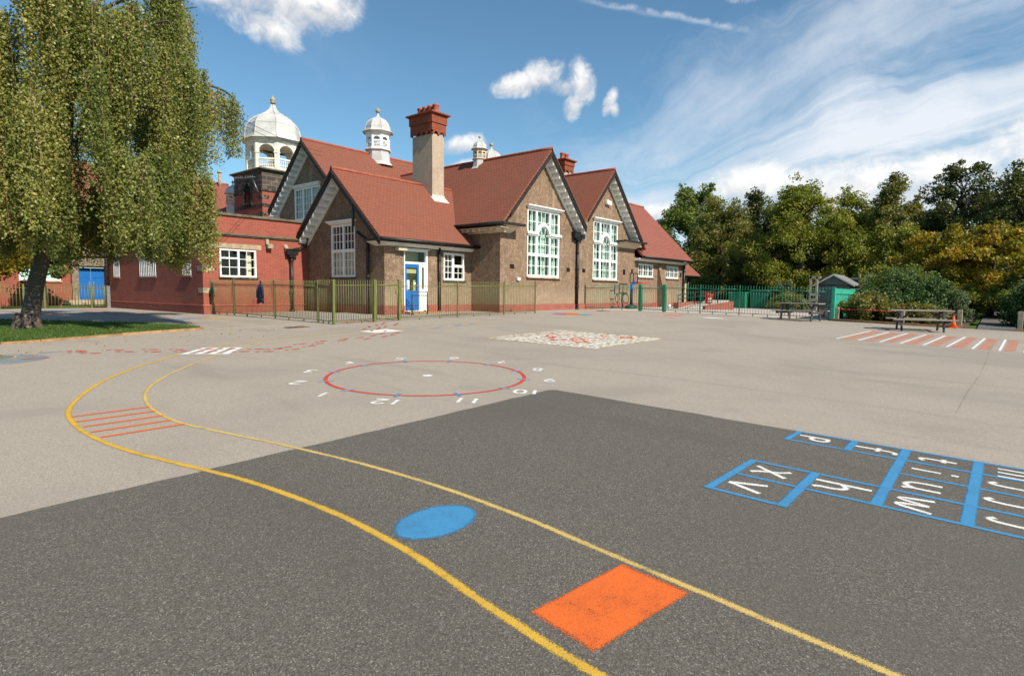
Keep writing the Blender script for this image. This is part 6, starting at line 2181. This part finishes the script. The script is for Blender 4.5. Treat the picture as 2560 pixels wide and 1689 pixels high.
for sg in (-1, 1):
    m.slab([(sx - .12, ym + sg * .001, ap_ + .03), (32.1, ym + sg * .001, ap_ + .03), (32.1, ym + sg * .83, ez - .03), (sx - .12, ym + sg * .83, ez - .03)], .025)
m.build('roof', M['felt'], sh)
m = MB()
for sg in (-1, 1):
    m.prism(fx(sx), [(ym, ap_ + .045), (ym + sg * .85, ez - .02), (ym + sg * .85, ez - .09), (ym, ap_ - .04)], .122, .15)
m.build('bargeboard', M['offwhite'], sh)
cf = thing('climbing_frame', 'weathered timber climbing frame with slats standing behind the shed', 'climbing frame', (27, 6, -.1), world=True)
for x, y, z1 in ((29.6, 6.76, 1.65), (29.6, 6.50, 1.63), (32.6, 5.30, 1.80), (32.6, 5.02, 1.62)):
    MB().box(x - .05, x + .05, y - .05, y + .05, -.2, z1).build('post', M['wood'], cf, bevel=.01)
m = MB()
m.box(29.55, 29.65, 6.35, 6.80, 1.53, 1.65)
for z in (.25, .5, .75):
    m.box(29.53, 29.57, 6.42, 6.75, z, z + .13)
m.box(32.55, 32.65, 5.0, 6.1, 1.3, 1.42)
m.box(32.55, 32.65, 5.0, 6.1, 1.55, 1.63)
m.build('slats', M['wood'], cf)
MB().box(32.5, 32.6, 4.72, 4.98, .6, 1.66).build('panel', M['teal'], cf)
MB().box(32.42, 32.7, 4.64, 5.1, 1.66, 1.76).build('cap', M['wood'], cf)

# green bins / low green fence and car far behind
for x, y, h_, lab in ((36.6, 12.3, .85, 'dark green storage box nearest the red litter bin'), (36.9, 11.1, .95, 'tallest dark green storage box, in the middle of the three'), (36.6, 9.9, .82, 'dark green storage box nearest the pale feathery shrub')):
    gs = thing('storage_box', lab, 'storage box', (x, y, -.1), group='green storage boxes behind the railings')
    MB().box(-.5, .5, -.5, .5, 0, h_ + .1).build('body', M['green'], gs, bevel=.03)
    MB().box(-.54, .54, -.54, .54, h_ + .1, h_ + .17).build('lid', M['green'], gs, bevel=.03)

ct = thing('parked_car', 'silver hatchback parked far beyond the trees seen through the green railings', 'car', (116.5, 29.8, -.06), R(105))
prof = [(-1.9, .35), (-1.92, .62), (-1.75, .86), (-1.2, .92), (-.72, 1.36), (.55, 1.42), (1.30, 1.36), (1.78, .98), (1.90, .80), (1.90, .38)]
mpc = lambda u, w, d: (u, d, w)
MB().prism(mpc, prof, -.82, .82).build('body', M['silver'], ct, bevel=.06)
for sg in (-1, 1):
    d0, d1 = (.80, .835) if sg > 0 else (-.835, -.80)
    MB().prism(mpc, [(-1.05, .95), (-.66, 1.29), (-.02, 1.33), (-.02, .95)], d0, d1).build('window', M['carglass'], ct)
    MB().prism(mpc, [(.06, .95), (.06, 1.33), (.62, 1.34), (1.2, 1.28), (1.42, .98)], d0, d1).build('window', M['carglass'], ct)
    for x in (-1.2, 1.22):
        w_ = MB().tube([(x, sg * .68, .32), (x, sg * .86, .32)], .32, 20).build('wheel', M['rubber'], ct, uv=False)
        MB().tube([(x, sg * .861, .32), (x, sg * .875, .32)], .2, 16).build('hub', M['metal'], w_, uv=False)

# overhead wires to the back hall gable
for dz, lab in ((0, 'upper thin overhead wire from the birch to the back gable'), (-.16, 'lower thin overhead wire from the birch to the back gable')):
    pts = []
    for k in range(13):
        t_ = k / 12
        pts.append((6.0 + 9.75 * t_, 14.9 + 9.7 * t_, 5.45 + 1.72 * t_ - .5 * math.sin(math.pi * t_) * .35 + dz))
    tag(MB().tube(pts, .007, 4).build('overhead_wire', M['black'], uv=False), lab, 'wire')

# ================================================================== TREES AND PLANTS
def leaf_cloud(name, cen, size, material, parent=None, tint=None, droop=0.0, aspect=.62, nrm=None):
    """one mesh of leaf-sized four-cornered faces"""
    n = len(cen)
    size = np.asarray(size)
    if size.ndim == 0:
        size = np.full(n, float(size))
    size = size * RNG.uniform(.7, 1.3, n)
    ax_ = RNG.normal(size=(n, 3))
    ax_[:, 2] -= droop
    ax_ /= np.linalg.norm(ax_, axis=1)[:, None]
    nr = RNG.normal(size=(n, 3))
    if nrm is not None:
        nr = nr * .75 + nrm
    bx = np.cross(ax_, nr)
    bx /= np.maximum(np.linalg.norm(bx, axis=1), 1e-6)[:, None]
    L, W = size[:, None] * .5, size[:, None] * .5 * aspect
    v = np.empty((n, 4, 3))
    v[:, 0] = cen - ax_ * L
    v[:, 1] = cen + bx * W
    v[:, 2] = cen + ax_ * L
    v[:, 3] = cen - bx * W
    me = bpy.data.meshes.new(name)
    me.vertices.add(n * 4)
    me.loops.add(n * 4)
    me.polygons.add(n)
    me.vertices.foreach_set('co', v.ravel())
    me.loops.foreach_set('vertex_index', np.arange(n * 4, dtype=np.int32))
    me.polygons.foreach_set('loop_start', np.arange(0, n * 4, 4, dtype=np.int32))
    me.update(calc_edges=True)
    a = me.attributes.new('tint', 'FLOAT', 'FACE')
    if tint is None:
        tint = RNG.uniform(0, 1, n)
    a.data.foreach_set('value', np.clip(tint, 0, 1).astype(np.float32))
    me.materials.append(M[material])
    o = bpy.data.objects.new(name, me)
    COL.objects.link(o)
    if parent is not None:
        setp(o, parent)
    return o


def limb(m, p, q, r0, r1, wob=.06, n=6):
    P, Q = Vector(p), Vector(q)
    L = (Q - P).length
    pts = []
    for i in range(n + 1):
        t = i / n
        w = Vector((random.uniform(-1, 1), random.uniform(-1, 1), random.uniform(-.5, .5))) * wob * L * math.sin(math.pi * t)
        pts.append(P.lerp(Q, t) + w)
    m.tube(pts, [r0 + (r1 - r0) * i / n for i in range(n + 1)], 7)
    return pts


def crown_points(R_, H, z0, nclump, per, cr, shape=1.0, flat=.75, lean=(0, 0)):
    """clump centres filling an uneven crown (radius R_, height H above z0), leaves scattered in each"""
    cs = []
    lob = [(RNG.uniform(0, 2 * math.pi), RNG.uniform(.15, .95), RNG.uniform(.72, 1.12)) for _ in range(9)]
    while len(cs) < nclump:
        a = RNG.uniform(0, 2 * math.pi)
        t = RNG.uniform(0, 1)
        prof = (math.sin(math.pi * (0.10 + 0.84 * t ** .85)) ** .6) * (1 - .38 * max(0, t - .45) * shape * 1.5)
        bump = 1.0
        for la, lt, lk in lob:
            dd = (1 - math.cos(a - la)) * 1.4 + (t - lt) ** 2 * 9
            bump += (lk - .9) * math.exp(-dd * 1.6) * 1.3
        r = RNG.uniform(0.0, 1.0) ** .42
        rr = R_ * prof * bump * r
        cs.append((rr * math.cos(a) + lean[0] * t, rr * math.sin(a) + lean[1] * t, z0 + t * H * (0.97 + .08 * math.sin(3 * a + 1))))
    for _ in range(nclump // 3):          # sprays that break the outline
        c = cs[RNG.integers(len(cs))]
        t = (c[2] - z0) / H
        k = RNG.uniform(1.05, 1.28)
        cs.append((c[0] * k, c[1] * k, z0 + min(1.10, t * RNG.uniform(1.02, 1.14)) * H))
    cs = np.array(cs)
    small = np.ones(len(cs))
    small[nclump:] = .55
    pts, tint, nrm = [], [], []
    for c, sm_ in zip(cs, small):
        k = int(per * 1.45 * RNG.uniform(.6, 1.4) * sm_ ** 1.6)
        rad = cr * RNG.uniform(.65, 1.3) * sm_
        d = RNG.normal(size=(k, 3))
        d /= np.linalg.norm(d, axis=1)[:, None]
        d *= (RNG.uniform(0, 1, (k, 1)) ** .45) * rad
        d[:, 2] *= flat
        pts.append(c + d)
        base = RNG.uniform(.18, .75)
        tint.append(np.clip(base + RNG.normal(0, .17, k), 0, 1))
        u = d / rad
        nrm.append(u * .5 + np.array([0, 0, .7]))
    return cs, np.concatenate(pts), np.concatenate(tint), np.concatenate(nrm)


def make_tree(name, label, loc, H, R_, z0, leaf, size, nclump, per, cr, trunk_r, shape=1.0, flat=.75, group=None, cat='tree', lean=(0, 0), bark='bark', stems=1):
    t = thing(name, label, cat, loc, RNG.uniform(0, 6), group)
    cs, pts, tint, nrm = crown_points(R_, H - z0, z0, nclump, per, cr, shape, flat, lean)
    leaf_cloud('crown', pts, size * .82, leaf, t, tint, .3, .66, nrm)
    m = MB()
    for s_ in range(stems):
        bx0 = (RNG.uniform(-.3, .3), RNG.uniform(-.3, .3)) if stems > 1 else (0, 0)
        top = (lean[0] * .6 + bx0[0] * 3, lean[1] * .6 + bx0[1] * 3, z0 + (H - z0) * .72)
        spine = limb(m, (bx0[0], bx0[1], -.4), top, trunk_r, trunk_r * .25, .03, 9)
        m.lathe((bx0[0], bx0[1], -.3), [(trunk_r * 1.7, 0), (trunk_r * 1.3, .25), (trunk_r * 1.02, .6)], 9)
        idx = RNG.choice(len(cs), min(14, len(cs)), replace=False)
        for i in idx:
            c = cs[i]
            b = min(range(2, len(spine)), key=lambda j: abs(spine[j].z - (c[2] - .35 * math.hypot(c[0], c[1]))))
            limb(m, spine[b], c, trunk_r * .38, trunk_r * .06, .07, 5)
    m.build('trunk', M[bark], t, uv=False)
    return t


# ---- the weeping birch
def birch():
    bx0, by0 = 3.29, 17.35
    zb = G(bx0, by0)
    t = thing('weeping_birch', 'large weeping birch with leaning silver trunk on the lawn', 'tree', (bx0, by0, zb), world=True)
    m = MB()
    tr = [(bx0, by0, zb - .1), (bx0 + .06, by0, zb + .35), (bx0 + .22, by0, 1.0), (bx0 + .42, by0 + .03, 1.8), (bx0 + .72, by0 + .05, 2.9), (bx0 + .92, by0 + .05, 4.0), (bx0 + 1.02, by0, 5.3), (bx0 + 1.1, by0, 6.8), (bx0 + 1.15, by0 + .05, 8.6), (bx0 + 1.1, by0, 10.4)]
    m.tube(tr, [.26, .185, .16, .148, .136, .122, .10, .08, .055, .02], 14)
    for k in range(6):
        a = k * 1.05 + .3
        m.tube([(bx0 + .12 * math.cos(a), by0 + .12 * math.sin(a), zb + .42), (bx0 + .24 * math.cos(a), by0 + .24 * math.sin(a), zb + .1), (bx0 + .46 * math.cos(a), by0 + .46 * math.sin(a), zb - .02)], [.12, .10, .03], 7)
    lim = []
    def L_(pts, r0):
        q = chaikin(pts, 2)
        m.tube(q, [r0 * (1 - .85 * i / (len(q) - 1)) for i in range(len(q))], 7)
        lim.append([Vector(p) for p in q])
    cx, cy = bx0 + .95, by0
    # the big bent limb and the long bough that arches out at the right
    L_([(cx - .1, cy - .05, 3.6), (cx + .22, cy - .25, 4.5), (cx + .35, cy - .3, 5.2), (cx + .9, cy - .35, 5.7), (cx + 1.7, cy - .3, 6.3), (cx + 2.5, cy - .1, 6.9)], .085)
    L_([(cx + .35, cy - .1, 5.0), (cx + 1.4, cy - .1, 5.55), (cx + 2.5, cy - .1, 6.15), (cx + 3.2, cy - .1, 6.45), (cx + 3.75, cy - .1, 6.42), (cx + 4.1, cy - .1, 6.15)], .075)
    L_([(cx + .3, cy + .1, 4.6), (cx + 1.2, cy + .3, 5.6), (cx + 2.2, cy + .3, 6.2), (cx + 2.95, cy + .2, 6.2)], .06)
    L_([(cx + .2, cy, 5.6), (cx + 1.1, cy - .4, 6.9), (cx + 2.1, cy - .5, 7.9), (cx + 2.9, cy - .4, 8.3)], .07)
    L_([(cx + .15, cy, 6.6), (cx + 1.0, cy + .3, 8.2), (cx + 1.9, cy + .3, 9.3), (cx + 2.6, cy + .2, 9.6)], .06)
    for k in range(26):
        a = RNG.uniform(0, 2 * math.pi)
        zb_ = RNG.uniform(3.0, 8.6)
        rr = RNG.uniform(1.3, 3.0) * (1.0 if zb_ < 7 else .8)
        e = Vector((cx + rr * math.cos(a), cy + rr * math.sin(a), zb_ + RNG.uniform(.9, 2.2)))
        s0 = Vector((bx0 + .8 + .03 * zb_, by0, zb_))
        mid_ = s0.lerp(e, .5) + Vector((0, 0, .35))
        L_([tuple(s0), tuple(mid_), tuple(e), tuple(e + Vector((.35 * math.cos(a), .35 * math.sin(a), -.25)))], .05)
    # hanging strands of leaves, gathered into curtains
    P, T = [], []
    tw = MB()
    CX, CY, RR = 4.30, 17.35, 2.80
    def strand(x, y, z0, z1, tone, k):
        ln = z0 - z1
        n = int(ln / .0172)
        if n < 6:
            return
        dx, dy = RNG.normal(0, .05), RNG.normal(0, .05)
        tt = np.sort(RNG.uniform(0, 1, n))
        sp = .035 + .045 * np.sin(np.pi * np.minimum(tt * 1.15, 1)) + .02 * tt
        P.append(np.stack([x + dx * ln * np.sqrt(tt) + RNG.normal(0, 1, n) * sp, y + dy * ln * np.sqrt(tt) + RNG.normal(0, 1, n) * sp, z0 - ln * tt], 1))
        T.append(np.clip(tone + RNG.normal(0, .17, n), 0, 1))
        if k % 5 == 0:
            tw.tube([(x, y, z0), (x + dx * ln * .6, y + dy * ln * .6, z0 - ln * .4), (x + dx * ln, y + dy * ln, z1)], .006, 3)
    def curtain(x, y, z0, ln, ns, rad, tone):
        a = RNG.uniform(0, math.pi)
        for k in range(ns):
            u, v = RNG.normal(0, rad), RNG.normal(0, rad * .45)
            xx, yy = x + u * math.cos(a) - v * math.sin(a), y + u * math.sin(a) + v * math.cos(a)
            lo = 1.66 + .22 * math.sin(xx * 2.3 + 1) + .16 * math.sin(xx * 5.1 + yy * 2) - (.22 if xx < 4.0 else 0) - (.22 if xx > 5.2 else 0)
            z1 = max(lo + RNG.uniform(-.1, .35), z0 - ln * RNG.uniform(.65, 1.15))
            zz = z0 + RNG.normal(0, .10) - abs(u) * .35
            if zz - z1 > .3:
                strand(xx, yy, zz, z1, tone + RNG.normal(0, .06), k)
    # boughs: clusters of curtains with dark hollows between them
    boughs = []
    tries = 0
    while len(boughs) < 46 and tries < 6000:
        tries += 1
        a = RNG.uniform(0, 2 * math.pi)
        q = RNG.uniform(.25, 1.0) ** .5
        x, y = CX + RR * q * math.cos(a), CY + RR * q * math.sin(a)
        top = 9.8 - 2.5 * q ** 2.5
        z0 = RNG.uniform(3.0, top)
        if all((x - b[0]) ** 2 + (y - b[1]) ** 2 + ((z0 - b[2]) * .55) ** 2 > .80 ** 2 for b in boughs):
            boughs.append((x, y, z0))
    boughs += [(2.3, 16.6, 4.4), (2.9, 16.2, 3.8), (3.4, 15.7, 4.6), (2.0, 17.6, 4.0), (3.6, 16.0, 3.3), (2.6, 18.4, 3.9), (5.0, 15.4, 3.6), (6.2, 16.6, 3.2), (6.6, 17.3, 3.0), (5.6, 16.0, 3.0), (6.4, 18.0, 3.0)]
    for x, y, z0 in boughs:
        tone = RNG.uniform(.20, .62)
        for c in range(int(RNG.integers(3, 6))):
            curtain(x + RNG.normal(0, .20), y + RNG.normal(0, .20), z0 + RNG.normal(0, .15), RNG.uniform(1.4, 2.9), int(RNG.integers(14, 22)), RNG.uniform(.09, .15), tone + RNG.normal(0, .07))
    for x, z0, ln, ns in ((7.15, 6.0, 1.9, 16), (7.4, 6.3, 1.5, 14), (7.55, 6.35, 1.9, 14), (7.8, 6.4, 1.3, 11), (8.0, 6.35, 1.2, 10), (8.15, 6.25, 1.55, 16), (8.25, 6.1, 1.35, 14), (6.9, 5.9, 2.6, 16), (7.0, 4.6, 2.6, 16), (7.05, 7.6, 1.6, 16), (6.8, 8.6, 1.6, 16), (6.95, 8.2, 1.4, 14)):
        curtain(x, by0 + RNG.normal(0, .14), z0, ln, ns, .12, RNG.uniform(.35, .65))
    P = np.concatenate(P)
    T = np.concatenate(T)
    leaf_cloud('crown', P, .057, 'l_birch', t, T, 1.1, .74)
    tw.build('twigs', M['twig'], t, uv=False)
    m.build('trunk', M['bark_birch'], t, uv=False)
    print('birch leaves', len(P))


birch()

# ---- trees behind the yard, each with its own crown
def at_az(az, d):
    return (d * math.sin(R(az)), d * math.cos(R(az)), 0)


make_tree('round_tree', 'rounded dark green tree standing tallest behind the end of the right wing', (58.0, 24.6, -.1), 10.5, 4.9, 1.2, 'l_green', .27, 230, 130, .95, .3, .8)
make_tree('bronze_tree', 'bronze tinged leafy tree just right of the school roof', (49.5, 18.4, -.1), 8.9, 3.5, .9, 'l_brown', .21, 150, 125, .72, .22, 1.0)
make_tree('slender_tree', 'narrow dark green tree with pointed top between bronze and yellow green trees', (52.8, 16.8, -.1), 9.2, 1.75, .8, 'l_dark', .22, 90, 100, .6, .18, 1.6)
make_tree('yellow_green_tree', 'broad yellow green tree above the green railings', (44.9, 11.0, -.1), 8.3, 3.7, 1.3, 'l_yellow', .19, 180, 130, .70, .22, 1.1)
make_tree('small_yellow_tree', 'smaller yellow green tree right of the broad one', (49.0, 8.7, -.1), 7.9, 2.2, 1.2, 'l_yellow', .20, 95, 110, .65, .2, 1.1)
make_tree('tall_olive_tree', 'olive brown tree with pointed tops in the middle of the wood', (47.8, 5.9, -.1), 8.3, 2.3, .8, 'l_brown', .19, 120, 120, .6, .2, 1.5)
make_tree('open_tree', 'tall dark tree with sky gaps between its branches', (50.2, 2.5, -.1), 9.1, 3.0, 1.2, 'l_dark', .20, 150, 115, .62, .2, .9, stems=3)
make_tree('dark_tree', 'very dark tall tree at the right edge of the photograph', (42.0, -.5, -.1), 7.2, 2.1, .6, 'l_dark', .19, 130, 130, .62, .2, .9)
make_tree('golden_tree', 'low spreading golden green tree above the dark bush', (36.6, 2.35, -.1), 3.95, 2.5, .7, 'l_gold', .17, 120, 120, .52, .14, .6, .6)
make_tree('orange_tree', 'orange tinted low tree at the right above the path', (34.6, .35, -.1), 3.9, 2.4, .9, 'l_gold', .16, 120, 120, .5, .14, .6, .6)
make_tree('golden_tree', 'golden leaved low tree behind the shed', (40.5, 5.0, -.1), 4.6, 2.1, .6, 'l_yellow', .17, 95, 115, .52, .13, .8, .65)
make_tree('shade_tree', 'deep green tree filling the gap left of the shed', (47.2, 13.6, -.1), 7.0, 2.9, .7, 'l_dark', .22, 130, 120, .7, .2, .8)
# second row, deeper in the wood
src = [make_tree('wood_tree', 'dark leafy tree deeper in the wood behind the front row', (60.0, 16.0, -.1), 8.6, 3.8, .5, 'l_dark', .30, 120, 95, .95, .22, .9, group='trees deep in the wood')]
for k, (x, y, s_) in enumerate([(64, 22.5, 1.0), (63, 12.0, .95), (60, 8.5, .95), (62, 5.0, .9), (58, 1.5, .92), (57, -2.0, 1.0), (54, -4.5, .95), (53, 10.8, .72), (55, 13.8, .78), (52.5, 4.2, .74), (66, 27.0, .9), (46.5, -2.6, .9)]):
    dup(src[0], (x, y, -.1), k * 1.3, None, (s_, s_, s_))
# the birch's neighbour and trees at the far left
make_tree('lawn_tree', 'young yellow green tree beside the far railings at the left edge', (5.35, 34.3, -.1), 4.9, 1.7, 1.5, 'l_gold', .16, 60, 90, .5, .12, .7)
make_tree('leafy_tree', 'small dark tree in front of the far brick school window', (7.75, 37.0, -.1), 3.6, 1.25, 1.55, 'l_green', .16, 45, 90, .42, .13, .7)


def bush(name, label, x, y, H, R_, leaf, size, ncl, per, cr, flat=.8, sy=1.0):
    t = thing(name, label, 'bush', (x, y, G(x, y) + .02), 0)
    cs, pts, tint, nrm = crown_points(R_, H * .94, .03, ncl, per, cr, .45, flat)
    pts[:, 1] *= sy
    leaf_cloud('foliage', pts, size, leaf, t, tint, .1, .6, nrm)
    m = MB()
    for k in range(7):
        a = k * .9
        c = cs[RNG.integers(len(cs))]
        limb(m, (.12 * math.cos(a), .12 * math.sin(a) * sy, -.1), (c[0], c[1] * sy, c[2]), .03, .008, .08, 4)
    m.build('stems', M['bark'], t, uv=False)
    return t


bush('red_tipped_shrub', 'low red tipped shrub between the teal fence and the timber posts', 25.6, 3.75, .98, .95, 'l_varieg', .085, 80, 90, .26)
bush('red_tipped_shrub', 'low yellowish shrub right behind the nearer picnic table', 25.4, 2.25, .62, .85, 'l_varieg', .08, 55, 80, .22)
bush('evergreen_bush', 'large rounded dark evergreen bush behind the nearer picnic table', 27.6, 2.75, 1.72, 1.55, 'l_holly', .085, 150, 120, .34)
bush('feathery_bush', 'feathery light green bush rising behind the dark evergreen', 29.3, 3.2, 2.05, 1.8, 'l_green', .085, 130, 110, .34)
bush('grey_leaved_bush', 'grey green variegated bush behind the orange cone', 27.3, 1.35, 1.05, .62, 'l_grey', .08, 60, 90, .26)
bush('hedge_bush', 'rounded mid green bush beyond the path opening', 33.0, 1.7, 1.35, 1.35, 'l_yellow', .10, 90, 90, .34)
bush('evergreen_bush', 'dark green bush at the right edge beside the path', 27.6, -.95, 1.35, 1.0, 'l_holly', .085, 110, 110, .3)
bush('hedge_bush', 'tall grey green bush behind the path at the right edge', 33.2, -.9, 1.75, 1.55, 'l_green', .11, 110, 100, .38)
bush('conifer_shrub', 'pale feathery shrub growing behind the green railings', 35.5, 9.55, 1.55, .62, 'l_grey', .08, 60, 90, .24)
bush('dry_shrub', 'straw coloured low shrub at the foot of the pale feathery one', 34.2, 8.9, .75, 1.0, 'l_varieg', .08, 55, 80, .25)
for k, (x, y, h_, r_, lf_) in enumerate([(56, 19.5, 2.2, 2.2, 'l_dark'), (55, 15.5, 2.2, 2.4, 'l_dark'), (57.5, 11.6, 2.4, 2.3, 'l_dark'), (43.5, 3.4, 2.2, 1.9, 'l_dark'), (41, .9, 2.4, 1.9, 'l_dark'), (44, -3.2, 2.4, 2.0, 'l_dark')]):
    b_ = bush('understorey_bush', 'dark bush in the deep shade under the wood trees', x, y, h_, r_, lf_, .2, 60, 80, .6)
    b_['group'] = 'dark bushes under the wood'

# grass of the lawn
gp, gt = [], []
while len(gp) < 26000:
    x, y = RNG.uniform(.5, 6.6), RNG.uniform(14.8, 22.5)
    if RNG.uniform() > .35 + .65 * (y < 18.5):
        continue
    if inside(LAWN, x, y) and math.hypot(x - 3.25, (y - 17.3) * 1.2) > .45:
        hump = .10 * math.exp(-((x - 3.2) ** 2 + (y - 17.4) ** 2) / 1.2)
        gp.append((x, y, G(x, y) + .05 + hump))
gp = np.array(gp)
o = leaf_cloud('grass', gp, .06, 'l_grass', None, np.clip(.45 + .25 * np.sin(gp[:, 0] * 3) * np.cos(gp[:, 1] * 2.3) + RNG.normal(0, .2, len(gp)), 0, 1), -2.4, .16)
o['kind'] = 'stuff'
tag(o, 'short mown grass blades of the lawn under the birch', 'grass')
# fallen leaves on the tarmac by the lawn
fl = np.stack([RNG.uniform(1.5, 8, 90), RNG.uniform(12.6, 16.2, 90)], 1)
fl = np.array([(x, y, G(x, y) + .02) for x, y in fl if not inside(LAWN, x, y)])
o = leaf_cloud('fallen_leaves', fl, .05, 'l_gold', None, RNG.uniform(.5, 1, len(fl)), 0, .7, np.tile([0, 0, 3.0], (len(fl), 1)))
o['kind'] = 'stuff'
tag(o, 'scattered fallen leaves on the tarmac by the lawn edging', 'leaves')
print('objects', len(bpy.data.objects))
